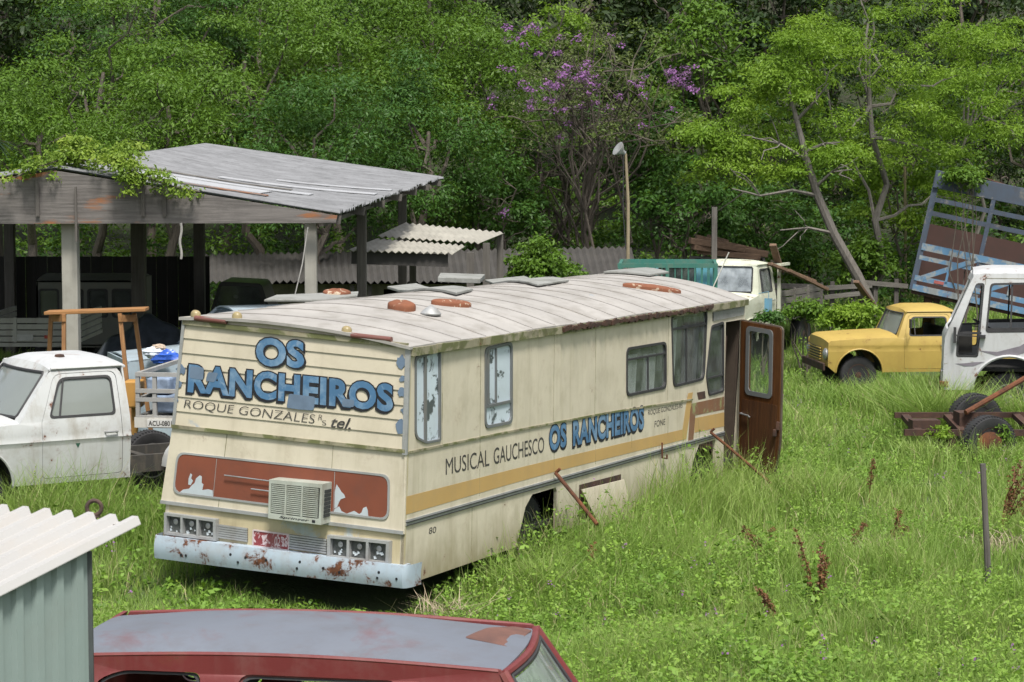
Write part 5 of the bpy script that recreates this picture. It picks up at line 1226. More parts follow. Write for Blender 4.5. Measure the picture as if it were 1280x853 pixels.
mb = mk(); mb.tube([P(385, 284, 31.25), P(378, 330, 31.25), P(367, 376, 31.25)], .009, 5); mb.build('hanging_cord', plain('pale_cord', (.35, .34, .32), .8), shed, smooth=True)
lean = empty('lean_to', P(530, 300, 42)); lean.location.z = gz(lean.location.x, 42); tag(lean, 'small lean-to roof of beige corrugated sheets on thin posts', 'lean-to')
LI = Matrix.Translation(-lean.location); mk2 = lambda: MB(lambda p: LI @ Vector(p))
FL, FR, BR, BLc = P(435, 313, 39.5), P(567, 317, 39.5), P(631, 291, 45), P(506, 279, 45)
mid0, mid1 = FL.lerp(BLc, .48), FR.lerp(BR, .48)
mb = mk2(); corr_sheet(mb, BLc, BR, mid1, mid0, 15, .022, nv=3, jag=.03); mb.build('roof_sheet', M_ASB3, lean)
mb = mk2(); corr_sheet(mb, mid0 + Vector((0, 0, -.05)), mid1 + Vector((-.25, 0, -.05)), FR, FL, 15, .022, nv=3, jag=.02); mb.build('roof_sheet', M_ASB3, lean)
mb = mk2(); mb.bar(FL - Vector((-.05, -.12, .13)), FR - Vector((.1, -.12, .13)), .04, .22); mb.build('front_board', plain('dark_board', (.045, .042, .04), .8), lean)
for px, D in ((588, 40.2), (608, 42.5), (625, 44.8), (516, 45)):
    b_ = P(px, 330, D); mb = mk2(); mb.bar((b_.x, b_.y, gz(b_.x, b_.y) - .1), (b_.x, b_.y, lerp(FR.z, BR.z, (D - 39.5) / 5.5) - .03), .13, .13, up=(1, 0, 0)); mb.build('post', M_POSTD, lean)

low = empty('low_outbuilding', P(520, 360, 54)); low.location.z = gz(low.location.x, 54); tag(low, 'long low outbuilding with dark ribbed roof stretching behind the lean-to', 'outbuilding')
OI = Matrix.Translation(-low.location); mk3 = lambda: MB(lambda p: OI @ Vector(p))
T0, T1, B1_, B0_ = P(255, 318.5, 57), P(789, 309, 57), P(800, 352, 53), P(255, 353, 53)
mb = mk3(); corr_sheet(mb, T0, T1, B1_, B0_, 62, .035, nv=3, jag=.08, sag=-.05); mb.build('roof_sheet', M_ASB2, low)
mb = mk3(); corr_sheet(mb, T0, T1, T1 + Vector((0, 4, -.7)), T0 + Vector((0, 4, -.7)), 62, .035, nv=2); mb.build('roof_sheet', M_ASB2, low)
zz = B0_.z - .08; x0, x1 = B0_.x + .3, B1_.x - .4
mb = mk3(); mb.panel([(x0, -.4), (x1, -.4), (x1, zz), (x0, zz)], [[(-3.0, .1), (-2.3, .1), (-2.3, zz - .12), (-3.0, zz - .12)], [(-4.9, .8), (-4.1, .8), (-4.1, 1.5), (-4.9, 1.5)]], lambda u, v, d: (u, 53.6 + d, v), .12)
mb.build('wall', paint('stained_beige_wall', (.20, .185, .14), .9, dirt=(.07, .065, .05), dirt_amt=.8, streak=.6), low)
mb = mk3(); mb.box((x0, 55.3, (zz - .3) / 2), (.1, 3.2, zz + .3)); mb.box((x1, 55.3, (zz - .3) / 2), (.1, 3.2, zz + .3)); mb.box(((x0 + x1) / 2, 57, (zz - .3) / 2), (x1 - x0, .1, zz + .3)); mb.build('inner_wall', M_DARK, low)
mb = mk3()
for px in (440, 462, 520): b_ = P(px, 350, 53.2); mb.bar((b_.x, b_.y, -.2), (b_.x, b_.y, zz), .1, .1, up=(1, 0, 0))
mb.build('eave_post', M_POSTD, low)

# ------------------------------------------------------------------ things around the sheds
def obj1(mb, name, mats, label, cat, group=None, smooth=False, bevel=0):
    o = mb.build(name, mats, smooth=smooth, bevel=bevel); return tag(o, label, cat, group)
# tall trestle of raw timber
M_RAWW = wood('orange_raw_timber', (.34, .17, .06), (.20, .095, .035), 0); M_RAWV = wood('orange_raw_timber_legs', (.34, .18, .07), (.21, .10, .04), 2)
t0, t1 = P(58, 391, 30.2), P(184, 386.5, 30.2)
tr = empty('wooden_trestle', (t0 + t1) / 2); tr.location.z = gz(tr.location.x, 30.2) ; tag(tr, 'tall raw timber trestle standing behind the white pickup', 'trestle')
TI = Matrix.Translation(-tr.location); mkt = lambda: MB(lambda p: TI @ Vector(p))
mb = mkt(); mb.bar(t0, t1, .34, .045); mb.build('top_plank', M_RAWW, tr, bevel=.008)
for px0, px1, dy in ((64, 58, .14), (80, 80, -.14), (150, 163, -.14), (168, 186, .14)):
    a_ = P(px0, 392, 30.2 + dy); b_ = P(px1, 520, 30.2 + dy * 2); k = (gz(b_.x, b_.y) - a_.z) / (b_.z - a_.z); mb = mkt(); mb.bar(a_, a_ + (b_ - a_) * k, .05, .06, up=(0, 1, 0)); mb.build('leg', M_RAWV, tr)
mb = mkt(); a_, b_ = P(66, 398, 30.3), P(80, 398, 30.0); mb.bar(a_, b_, .05, .09); mb.build('cross_piece', M_RAWW, tr); mb = mkt(); a_, b_ = P(150, 398, 30.0), P(168, 398, 30.3); mb.bar(a_, b_, .05, .09); mb.build('cross_piece', M_RAWW, tr)
# small stake trailer with a number plate behind the bus
M_GALV = paint('dull_galvanised', (.33, .33, .32), .6, dirt_amt=.5, rust=.15)
q0 = P(173, 535, 28.8); sk = empty('stake_trailer', M=M_at((q0.x, q0.y, gz(q0.x, q0.y)), rad(-8))); tag(sk, 'small grey stake trailer with a white plate squeezed left of the bus', 'trailer')
zt0 = P(173, 468, 28.8).z - sk.matrix_world.translation.z; zt1 = P(173, 522, 28.8).z - sk.matrix_world.translation.z
mb = MB()
for x in (0, .22, .55, .9): mb.box((x, 0, (zt0 + zt1) / 2), (.05, .05, zt0 - zt1))
for f in (0, .42, .62, 1.0): mb.box((.45, -.005, lerp(zt1, zt0, f)), (.95, .055, .05))
for x in (0, .9):
    for f in (0, .42, 1.0): mb.box((x, .9, lerp(zt1, zt0, f)), (.05, 1.8, .05))
mb.build('stake_side', M_GALV, sk)
mb = MB(); mb.box((.45, 0, zt1 - .06), (.98, .07, .13)); mb.box((.45, .9, zt1 - .03), (.9, 1.8, .05)); mb.build('bed', paint('white_tail_board', (.55, .54, .50), .6, rust=.2, dirt_amt=.5), sk)
mb = MB(); mb.box((.30, -.045, zt1 - .065), (.34, .012, .10)); pl2 = mb.build('number_plate', plain('dirty_white_plate', (.55, .55, .53), .6), sk)
mb = MB(); put_text(mb, 'ACU-0801', [(.15, zt1 - .035), (.45, zt1 - .035), (.45, zt1 - .095), (.15, zt1 - .095)], lambda u, v, d: (u, -.051 - d, v), .002, offset=.02); mb.build('plate_lettering', M_INK, pl2)
mb = MB(); mb.box((.5, .9, zt1 + .15), (.7, 1.4, .22)); mb.box((.2, .5, zt1 + .38), (.3, .6, .2)); mb.box((.62, .35, zt1 + .10), (.12, .05, .12), mi=1); mb.build('load', [plain('blue_grey_load', (.20, .26, .36), .7, var=.5), plain('red_tail_lens', (.4, .03, .03), .4)], sk, bevel=.03)
for x in (-.02, .92): wheel(sk, Vector((x, .9, .3)), .3, .16, M_RIMD, tilt=Matrix.Rotation(PI / 2, 4, 'Z'))
a_ = P(168, 492, 29.2); mb = MB(); mb.box(a_, (.22, .3, .34)); b_ = Vector((a_.x, a_.y, gz(a_.x, a_.y))); mb.bar(b_, a_, .08, .08, up=(1, 0, 0)); obj1(mb, 'metal_tank', paint('ochre_tank', (.42, .22, .05), .6, rust=.2), 'ochre metal box on a stand behind the pickup cab', 'tank', bevel=.02)
# grey blue hatchback with bags on it
hb_ = P(192, 455, 31.0); hz = gz(hb_.x, hb_.y)
hk = empty('small_car', M=M_at((hb_.x - .25, hb_.y, hz), rad(20))); tag(hk, 'pale blue grey car body with bags on its bonnet behind the stake trailer', 'car')
zz1 = hb_.z - hz + .12
mb = MB(); mb.panel(rpoly([(-.1, .3), (2.6, .3), (2.6, zz1 + .02), (1.2, zz1 + .05), (.85, zz1), (-.1, zz1 - .08)], .08), [], lambda u, v, d: (u, -.0 + d, v), .04)
mb.panel(rpoly([(-.1, .3), (2.6, .3), (2.6, zz1 + .02), (1.2, zz1 + .05), (.85, zz1), (-.1, zz1 - .08)], .08), [], lambda u, v, d: (u, 1.4 + d, v), .04)
mb.sheet(lambda u, v, d: (lerp(-.1, .9, u), lerp(0, 1.44, v), lerp(zz1 - .08, zz1, u) + .05 * (1 - (2 * v - 1) ** 2) - d), 6, 10, .02); mb.box((-.1, .72, zz1 * .5 + .1), (.05, 1.42, zz1 - .35)); mb.build('body', paint('pale_blue_grey_paint', (.36, .44, .50), .45, dirt_amt=.5), hk, smooth=True)
mb = MB(); mb.sheet(lambda u, v, d: (lerp(.85, 1.45, v), lerp(.08, 1.36, u), lerp(zz1 + .03, zz1 + .52, v) + .03 * (1 - (2 * u - 1) ** 2) - d), 8, 4, .006); mb.build('windscreen', glass('blue_windscreen', (.5, .6, .7), .5, .05, .4, (.33, .42, .5)), hk, smooth=True)
mb = MB(); mb.sheet(lambda u, v, d: (lerp(1.42, 2.6, u), lerp(.1, 1.34, v), zz1 + .52 + .06 * (1 - abs(2 * v - 1) ** 3) - d), 6, 10, .02)
for y in (.1, 1.34): mb.bar((.88, y, zz1 + .02), (1.44, y, zz1 + .52), .05, .04); mb.bar((2.55, y, zz1), (2.55, y, zz1 + .52), .06, .05)
mb.build('roof', hk.children[0].data.materials[0], hk, smooth=True)
for x in (.35, 2.2):
    for y in (.1, 1.34): wheel(hk, Vector((x, y, .3)), .3, .16, M_RIMD)
def blob(c, sx, sy, sz, seed, amp=.18):
    rr = random.Random(seed); ph = [rr.uniform(0, 6) for _ in range(6)]; mb = MB(); c = Vector(c)
    def f(u, v):
        t, p_ = 2 * PI * u, PI * v; k = 1 + amp * (math.sin(3 * t + ph[0]) * math.sin(2 * p_ + ph[1]) + .6 * math.sin(7 * t + ph[2] + 4 * p_) + .4 * math.sin(11 * p_ + ph[3]))
        return c + Vector((sx * k * math.cos(t) * math.sin(p_), sy * k * math.sin(t) * math.sin(p_), sz * k * math.cos(p_)))
    mb.grid(f, 22, 14); return mb
for (px, py, s_, m_, nm, lb) in ((207, 447, .14, plain('blue_plastic', (.03, .10, .45), .35), 'plastic_bag', 'crumpled blue plastic bag on the pale blue car bonnet'), (193, 441, .11, plain('white_blue_plastic', (.5, .55, .62), .4), 'plastic_bag', 'small white bag beside the blue bag on the car bonnet'), (199, 435, .07, plain('beige_cloth', (.4, .32, .25), .8), 'cloth_bundle', 'tiny beige cloth bundle between the two plastic bags')):
    p = P(px, py, 30.9); obj1(blob(p, s_ * 1.3, s_, s_ * .7, px), nm, m_, lb, 'bag' if 'bag' in nm else 'cloth', smooth=True)
# heap under a dark tarpaulin
tp = P(185, 430, 33.4); tz_ = gz(tp.x, tp.y)
def tarp(u, v):
    x = (u - .5) * 2.4; y = v * 1.8; h = (P(185, 398, 33.4).z - tz_) * (1 - abs(2 * u - 1) ** 1.6 * .55) * (.35 + .65 * math.sin(PI * min(1, v * .9 + .12)))
    return Vector((tp.x + x, tp.y - .5 + y, tz_ + h + .05 * math.sin(17 * u + 5 * v) * math.sin(9 * v) + .04 * math.sin(31 * u)))
mb = MB(); mb.grid(tarp, 44, 30); obj1(mb, 'tarpaulin_heap', plain('dark_shiny_tarpaulin', (.030, .036, .045), .28, var=.5), 'heap under a dark wrinkled tarpaulin inside the shed mouth', 'tarpaulin', smooth=True)
# old truck bodies parked inside the shed
def old_body(M, L, W_, z0, z1, label, mat, wins):
    r_ = empty('parked_truck', M=M); tag(r_, label, 'truck')
    hol = [rrect(L * (k + .12) / wins, lerp(z0, z1, .45), L * (k + .88) / wins, lerp(z0, z1, .86), .05) for k in range(wins)]
    mb = MB(); mb.panel(rpoly([(0, z0), (L, z0), (L, z1), (0, z1)], .1), hol, lambda u, v, d: (u, d, v), .04); mb.panel(rpoly([(0, z0), (L, z0), (L, z1), (0, z1)], .1), hol, lambda u, v, d: (u, W_ + d, v), .04); mb.sheet(lambda u, v, d: (L * u, W_ * v, z1 + .08 * math.sin(PI * v) - d), 4, 8, .03)
    mb.panel([(0, z0), (W_, z0), (W_, z1), (0, z1)], [], lambda u, v, d: (d, u, v), .03); mb.panel([(0, z0), (W_, z0), (W_, z1), (0, z1)], [], lambda u, v, d: (L + d, u, v), .03); mb.box((L / 2, W_ / 2, z0), (L, W_, .05)); mb.build('body', mat, r_)
    for h in hol:
        mb = MB(); mb.panel(inset(h, -.02), [inset(h, .015)], lambda u, v, d: (u, -.006 + d, v), .02); f = mb.build('window', M_GASKET, r_); mb = MB(); mb.panel(inset(h, .01), [], lambda u, v, d: (u, .008 + d, v), .004); mb.build('pane', M_GLASSD, f)
    for x in (L * .2, L * .8):
        for y in (.15, W_ - .15): wheel(r_, Vector((x, y, .42)), .42, .22, M_RIMD)
    return r_
b_ = P(46, 395, 41.0); old_body(M_at((b_.x, b_.y, gz(b_.x, b_.y)), 0), 1.75, 1.8, .6, P(46, 351, 41).z - gz(b_.x, b_.y), 'dim old van with a row of windows parked deep inside the shed', paint('dim_grey_van', (.14, .145, .13), .6, dirt_amt=.6), 4)
b_ = P(-20, 430, 36.0); tl = empty('parked_truck', M=M_at((b_.x, b_.y, gz(b_.x, b_.y)), 0)); tag(tl, 'pale planked truck tail with red lamps inside the shed at the left edge', 'truck')
za_, zb_ = P(0, 428, 36).z - gz(b_.x, b_.y), P(0, 397, 36).z - gz(b_.x, b_.y)
mb = MB()
for k in range(4): mb.box((.62, 0, lerp(za_, zb_, (k + .5) / 4)), (1.5, .04, (zb_ - za_) / 4 - .02)); mb.box((-.1, 1.4, lerp(za_, zb_, (k + .5) / 4)), (.04, 2.8, (zb_ - za_) / 4 - .02)); mb.box((1.34, 1.4, lerp(za_, zb_, (k + .5) / 4)), (.04, 2.8, (zb_ - za_) / 4 - .02))
for x in (-.05, .5, 1.3): mb.box((x, -.03, (za_ + zb_) / 2), (.05, .03, zb_ - za_))
mb.box((.62, 1.4, za_ - .04), (1.5, 2.8, .06)); mb.build('planked_tail', paint('dusty_pale_planks', (.36, .36, .33), .7, dirt_amt=.6), tl)
for x in (.18, 1.02): mb = MB(); mb.box((x, -.03, lerp(za_, zb_, .22)), (.12, .03, .05)); mb.build('tail_lamp', plain('red_lamp', (.35, .03, .02), .4), tl)
mb = MB(); mb.box((.62, -.03, lerp(za_, zb_, .2)), (.32, .02, .10)); tpq = mb.build('number_plate', plain('grey_plate', (.4, .4, .39), .6), tl)
for x in (.1, 1.15): wheel(tl, Vector((x, .7, .42)), .42, .22, M_RIMD, tilt=Matrix.Rotation(PI / 2, 4, 'Z'))
b_ = P(262, 392, 44.0); dc = empty('parked_car', M=M_at((b_.x, b_.y, gz(b_.x, b_.y)), 0)); tag(dc, 'black estate car parked in the dark corner of the shed', 'car')
hz_ = P(262, 352, 44).z - gz(b_.x, b_.y); CL = 1.35
mb = MB(); prof = rpoly([(-.1, .3), (CL, .3), (CL + .05, hz_ * .55), (CL - .12, hz_ * .62), (CL - .35, hz_ - .04), (.2, hz_), (-.05, hz_ * .62)], .08)
for y in (0, 1.5): mb.panel(prof, [], lambda u, v, d: (u, y + d, v), .03)
n_ = len(prof); mb.add([(p[0], 0, p[1]) for p in prof] + [(p[0], 1.5, p[1]) for p in prof], [(i, (i + 1) % n_, n_ + (i + 1) % n_, n_ + i) for i in range(n_)]); mb.build('body', plain('black_car_paint', (.015, .016, .018), .3), dc)
mb = MB(); mb.panel(rpoly([(.06, hz_ * .66), (CL - .25, hz_ * .66), (CL - .42, hz_ - .1), (.22, hz_ - .08)], .05), [], lambda u, v, d: (u, -.012 + d, v), .008); mb.build('side_window', M_GLASSD, dc)
for x in (.2, CL - .25):
    for y in (.08, 1.42): wheel(dc, Vector((x, y, .28)), .28, .16, M_RIMD)
# poles and posts
p0 = P(785, 312, 51); p1 = P(782, 192, 51)
lp_ = empty('lamp_pole', (p0.x, p0.y, gz(p0.x, p0.y))); tag(lp_, 'thin leaning wooden pole with a round grey lamp on top', 'lamp pole'); LPI = Matrix.Translation(-lp_.location); mkp = lambda: MB(lambda p: LPI @ Vector(p))
M_BAMB = wood('pale_pole_wood', (.33, .27, .17), (.2, .16, .1), 2)
mb = mkp(); mb.tube([Vector((p0.x, p0.y, gz(p0.x, p0.y) - .2)), p0, p0.lerp(p1, .5) + Vector((.03, 0, 0)), p1], [.045, .04, .036, .03], 8); mb.build('pole', M_BAMB, lp_, smooth=True)
mb = mkp(); mb.tube([p0 + Vector((-.05, -.03, 0)), p0.lerp(p1, .4) + Vector((-.09, -.04, 0)), p1 + Vector((-.05, -.03, 0))], .012, 5); mb.build('cable', M_GASKET, lp_, smooth=True)
mb = mkp(); mb.lathe([(.05, -.04), (.06, .03), (.15, .12), (.17, .17), (.15, .175), (.05, .14)], Matrix.Translation(p1 + Vector((-.05, 0, .02))) @ Matrix.Rotation(rad(-55), 4, 'Y') @ Matrix.Rotation(rad(20), 4, 'X'), 16); mb.build('lamp_head', M_ALU, lp_, smooth=True)
p0 = P(893, 345, 53); mb = MB(); mb.bar((p0.x, p0.y, gz(p0.x, p0.y) - .2), P(893, 259, 53), .12, .12, up=(1, 0, 0)); obj1(mb, 'wooden_post', M_POSTD, 'square grey timber post rising before the pale truck cab', 'post')
p0 = P(1237, 757, 23.4); p1 = P(1228.5, 580, 23.4); mb = MB(); mb.tube([Vector((p0.x, p0.y, gz(p0.x, p0.y) - .2)), p0, p0.lerp(p1, .5), p1], [.036, .036, .033, .030], 8); obj1(mb, 'wooden_post', M_POSTD, 'lone thin wooden stake in the grass at lower right', 'post', smooth=True)
p0, p1 = P(1132, 340, 60), P(1131, 208, 60); mb = MB(); mb.tube([Vector((p0.x, p0.y, gz(p0.x, p0.y))), p0, p1], .04, 6); obj1(mb, 'thin_pole', M_BAMB, 'very thin pale pole before the trees left of the cattle body', 'pole', smooth=True)
# old beams stacked on the pale truck, planks and rails leaning beside it
M_BEAM = wood('brown_old_beams', (.20, .125, .08), (.08, .048, .03), 0); rr = random.Random(9)
for k, (xa_, ya_, xb_, yb_, wd) in enumerate(((862, 301, 930, 312, .19), (870, 297, 945, 314, .17), (878, 307, 960, 318, .2), (866, 309, 925, 318, .17), (872, 314, 950, 322, .18), (884, 296, 910, 303, .14))):
    a_, b_ = P(xa_, ya_, 55.2 + .25 * (k % 3)), P(xb_, yb_, 55.6 + .2 * (k % 2)); mb = MB(); mb.bar(a_, b_, wd, wd * .8); obj1(mb, 'old_beam', M_BEAM, 'old brown beam in the stack on the rack behind the pale cab', 'beam', 'old beams stacked on a rack', bevel=.015)
mb = MB()
for px in (872, 918, 950):
    b_ = P(px, 330, 55.6); mb.bar((b_.x, b_.y, gz(b_.x, b_.y) - .1), (b_.x, b_.y, P(px, 323, 55.6).z), .12, .12, up=(1, 0, 0))
mb.bar(P(862, 323, 55.6), P(956, 325, 55.6), .12, .1); obj1(mb, 'timber_rack', M_POSTD, 'dark rack of posts carrying the stack of old beams', 'rack')
for (a0_, a1_, wd, lb) in (((966, 306), (976, 340), .16, 'short brown board standing upright against the stake bed'), ((962, 330), (1018, 352), .16, 'brown beam sloping down across the stake bed end'), ((985, 338), (1034, 362), .12, 'lower brown pole sloping beside the stake bed'), ((1070, 352), (1092, 382), .14, 'dark plank fallen at the foot of the leaning trunk')):
    a_, b_ = P(*a0_, 52.6), P(*a1_, 53.4); mb = MB(); mb.bar(a_, b_, wd, .07); obj1(mb, 'old_plank', M_BEAM, lb, 'plank', bevel=.01)
fc = empty('broken_fence', P(1060, 370, 56)); fc.location.z = gz(fc.location.x, 56); tag(fc, 'low broken rail fence by the leaning tree trunk', 'fence'); FI = Matrix.Translation(-fc.location); mkf = lambda: MB(lambda p: FI @ Vector(p))
for px in (1040, 1066, 1094, 1120): b_ = P(px, 380, 56); mb = mkf(); mb.bar((b_.x, b_.y, gz(b_.x, b_.y) - .2), (b_.x, b_.y, P(px, 346 + (px % 3) * 3, 56).z), .12, .1, up=(1, 0, 0)); mb.build('post', M_POSTD, fc)
for (a0_, a1_) in (((1020, 361), (1090, 357)), ((1030, 372), (1075, 367)), ((1066, 352), (1135, 358))): mb = mkf(); mb.bar(P(*a0_, 55.9), P(*a1_, 55.9), .04, .11); mb.build('rail', M_GREYW, fc)

# ------------------------------------------------------------------ vegetation
M_BARK = wood('grey_bark', (.15, .125, .10), (.065, .055, .045), 2)
M_BARKP = wood('pale_bark', (.19, .175, .155), (.085, .075, .065), 2)
M_LDARK = leaf('dark_leaves', [(.030, .085, .012), (.060, .135, .020), (.045, .11, .022)], scale=.35, trans=.25)
M_LMID = leaf('mid_green_leaves', [(.062, .132, .013), (.118, .21, .024), (.085, .165, .020)], scale=.4, trans=.28)
M_LLIGHT = leaf('light_green_leaves', [(.155, .265, .022), (.235, .35, .042), (.135, .245, .024)], scale=.45, trans=.4)
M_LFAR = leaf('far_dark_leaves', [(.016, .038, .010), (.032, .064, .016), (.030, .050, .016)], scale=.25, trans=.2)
M_LOLIVE = leaf('olive_leaves', [(.09, .14, .03), (.14, .19, .05), (.125, .14, .065)], scale=.5)
M_FLOWER = leaf('purple_blossom', [(.22, .085, .26), (.33, .15, .38), (.27, .12, .31)], trans=.3, scale=2)
M_VINE = leaf('yellow_green_vine', [(.20, .30, .035), (.28, .36, .06), (.16, .26, .04)], trans=.4, scale=2)

def leaf_arrays(cent, radii, n, size, rng, flat=.75, aspect=.42, droop=.25, up=.55, shell=.5):
    """n leaves round each clump centre, as folded quads; returns verts and quads"""
    cent = np.asarray(cent, float); K = len(cent); radii = np.broadcast_to(np.asarray(radii, float), (K,))
    N = K * n; ci = np.repeat(np.arange(K), n)
    d = rng.normal(size=(N, 3)); d /= np.linalg.norm(d, axis=1, keepdims=True)
    d[:, 2] = np.where(d[:, 2] < -.35, -d[:, 2] * .6, d[:, 2])
    r = radii[ci] * (shell + (1 - shell) * rng.random(N)) * (1 + .18 * rng.normal(size=N))
    p = cent[ci] + d * r[:, None] * np.array([1, 1, flat]); p[:, 2] -= droop * (r ** 2) * (d[:, 0] ** 2 + d[:, 1] ** 2) / np.maximum(radii[ci], .1) * .6
    nrm = d * .55 + np.array([0, 0, up]) + rng.normal(size=(N, 3)) * .45; nrm /= np.linalg.norm(nrm, axis=1, keepdims=True)
    t = d + rng.normal(size=(N, 3)) * .6 + np.array([0, 0, -.35]); t -= nrm * (t * nrm).sum(1, keepdims=True); t /= np.maximum(np.linalg.norm(t, axis=1, keepdims=True), 1e-6)
    b = np.cross(nrm, t); s = size * (.65 + .7 * rng.random(N))[:, None]
    V = np.stack([p - t * s * .5, p + b * s * aspect * .5 - nrm * s * .06, p + t * s * .5 - nrm * s * .12, p - b * s * aspect * .5 - nrm * s * .06], 1).reshape(-1, 3)
    return V, np.arange(N * 4).reshape(N, 4)
def crown_centres(c, rx, ry, rz, n, rng, inner=.45, low=-.75):
    out = []
    while len(out) < n:
        d = rng.normal(size=3); d /= np.linalg.norm(d)
        if d[2] < low: continue
        r = inner + (1 - inner) * rng.random() ** .6
        r *= .88 + .22 * math.sin(3.1 * d[0] + 5 * d[2] + c[0]) * math.cos(2.7 * d[1] - 3 * d[2])
        out.append((c[0] + d[0] * r * rx, c[1] + d[1] * r * ry, c[2] + d[2] * r * rz))
    return np.array(out)
def limb(mb, a, b, r0, r1, rng, wob=.12, n=5, seg=6):
    a, b = Vector(a), Vector(b); L = (b - a).length; pts = []
    for k in range(n + 1):
        f = k / n; o = Vector(rng.normal(size=3)) * wob * L * .35 * math.sin(PI * f); p = a.lerp(b, f) + o; p.z += .10 * L * math.sin(PI * f) * .5; pts.append(p)
    mb.tube(pts, [lerp(r0, r1, (k / n) ** .8) for k in range(n + 1)], seg); return pts
def tree(name, base, c, rx, ry, rz, label, group, seed, leafm, barkm=None, nclump=70, cr=.62, nleaf=150, size=.16, trunk_r=.16, stems=1, limbs=14, aspect=.42, flat=.75, inner=.45, local=True, twig=True, low=-.75, top_bias=None):
    rng = np.random.default_rng(seed); base = Vector(base); root = empty(name, base); tag(root, label, 'tree', group)
    c = Vector(c) - base
    cc = crown_centres(tuple(c), rx, ry, rz, nclump, rng, inner, low)
    mb = MB(); pick = rng.permutation(len(cc))
    tops = []
    for s_ in range(stems):
        off = Vector((rng.uniform(-.5, .5), rng.uniform(-.4, .4), 0)) * (0 if stems == 1 else 1)
        top = Vector((c.x, c.y, c.z + rz * .25)) + Vector((rng.uniform(-.6, .6) * rx * (.25 if stems == 1 else 1), rng.uniform(-.3, .3) * ry, rng.uniform(-.2, .2) * rz))
        tops.append(limb(mb, off + Vector((0, 0, -.2)), top, trunk_r * (1 if s_ == 0 else .75), trunk_r * .3, rng, .10, 8, 8))
    for k in range(min(limbs, len(cc))):
        e = Vector(cc[pick[k]]); tp_ = tops[k % stems]; j = 3 + int(rng.integers(0, len(tp_) - 4)); a = tp_[j]
        pts = limb(mb, a, e, trunk_r * .38, .018, rng, .16, 5, 5)
        if twig:
            for q in range(2):
                m_ = pts[int(rng.integers(2, 5))]; e2 = Vector(cc[pick[(k * 2 + q + limbs) % len(cc)]]); 
                if (e2 - m_).length < rx * .9: limb(mb, m_, e2, trunk_r * .22, .007, rng, .2, 4, 4)
    mb.build('trunk', barkm or M_BARK, root, smooth=True)
    rad_ = cr * rng.uniform(.7, 1.25, len(cc))
    V, Fq = leaf_arrays(cc, rad_, nleaf, size, rng, flat, aspect)
    arr_mesh('crown', V, Fq, leafm, root); return root
def cpt(px, py, D): p = P(px, py, D); return p
def tspec(px, py, D, dx=0): c = cpt(px, py, D); bx = c.x + dx; return (bx, D, gz(bx, D) - .1), c

# the dense mass at the left, behind the shed
spec = [
 (128, 122, 60, 2.8, 2.7, M_LMID, 'mid green domed tree at upper left behind the shed roof ridge'),
 (40, 190, 55, 2.3, 2.0, M_LMID, 'low bright green tree at the far left directly above the fascia'),
 (190, 30, 65, 3.1, 2.8, M_LDARK, 'tall dark tree rising behind the leftmost domed tree'),
 (215, 175, 57, 2.2, 1.9, M_LMID, 'rounded green tree immediately behind the peak of the shed roof'),
 (320, 130, 61, 3.1, 3.0, M_LMID, 'broad green tree behind the middle of the shed roof'),
 (330, 10, 67, 3.2, 2.6, M_LDARK, 'dark tall tree over the broad tree behind the shed roof'),
 (440, 90, 63, 3.2, 3.0, M_LMID, 'large dense green tree above the right slope of the shed roof'),
 (405, 215, 56, 2.6, 2.2, M_LDARK, 'dark bushy tree pressed against the shed roof right slope'),
 (520, 40, 66, 2.9, 2.8, M_LMID, 'tall light topped green tree left of the purple flowering tree'),
 (520, 205, 58, 2.5, 2.6, M_LDARK, 'dark dense tree right beside the back corner of the shed roof'),
 (600, 140, 62, 2.0, 2.2, M_LMID, 'narrow green tree touching the left side of the purple flowering tree'),
]
for i, (px, py, D, rx, rz, m_, lb) in enumerate(spec):
    b_, c_ = tspec(px, py, D); tree('broadleaf_tree', b_, c_, rx, rx * .9, rz, lb, 'dense trees behind the shed', 40 + i, m_, nclump=44, cr=.95, nleaf=430, size=.115, trunk_r=.17, inner=.62, flat=.65, aspect=.36, limbs=8, twig=False)
# purple flowering thin tree
b_, c_ = tspec(745, 135, 60); PT = tree('flowering_tree', b_, c_, 2.9, 2.2, 2.45, 'thin grey branched tree with purple blossom in the middle of the forest edge', None, 77, M_LOLIVE, nclump=130, cr=.40, nleaf=55, size=.10, trunk_r=.07, stems=4, limbs=44, inner=.3, low=-.6)
rng = np.random.default_rng(5); bb_ = Vector(b_)
fl = [P(px + rng.normal() * s_, py + rng.normal() * s_ * .8, 58.4 + rng.uniform(-.6, .6)) - bb_ for px, py, n_, s_ in ((640, 42, 5, 8), (668, 38, 5, 7), (714, 90, 5, 6), (732, 100, 7, 9), (730, 95, 3, 5), (850, 100, 9, 8), (858, 112, 6, 6), (858, 90, 4, 5), (658, 135, 3, 4), (836, 98, 4, 6), (690, 108, 4, 14), (760, 60, 5, 25), (700, 150, 3, 15), (800, 105, 3, 10), (634, 272, 2, 4), (700, 70, 14, 40), (760, 110, 14, 45), (660, 110, 8, 30)) for _ in range(n_)]
V, Fq = leaf_arrays([tuple(p) for p in fl], .16, 26, .065, rng, .9, .7); arr_mesh('blossom', V, Fq, M_FLOWER, PT)
b_, c_ = tspec(720, 210, 62); tree('understorey_tree', b_, c_, 3.4, 1.6, 1.7, 'loose olive green tree low behind the purple flowering tree', None, 78, M_LDARK, nclump=60, cr=.5, nleaf=80, size=.15, trunk_r=.08, stems=4, limbs=20)
b_, c_ = tspec(700, 45, 63); tree('pale_topped_tree', b_, c_, 1.0, 1.0, 1.1, 'slim yellow green tree poking up through the purple flowering tree', None, 79, M_LLIGHT, nclump=22, cr=.45, nleaf=110, size=.13, trunk_r=.08)
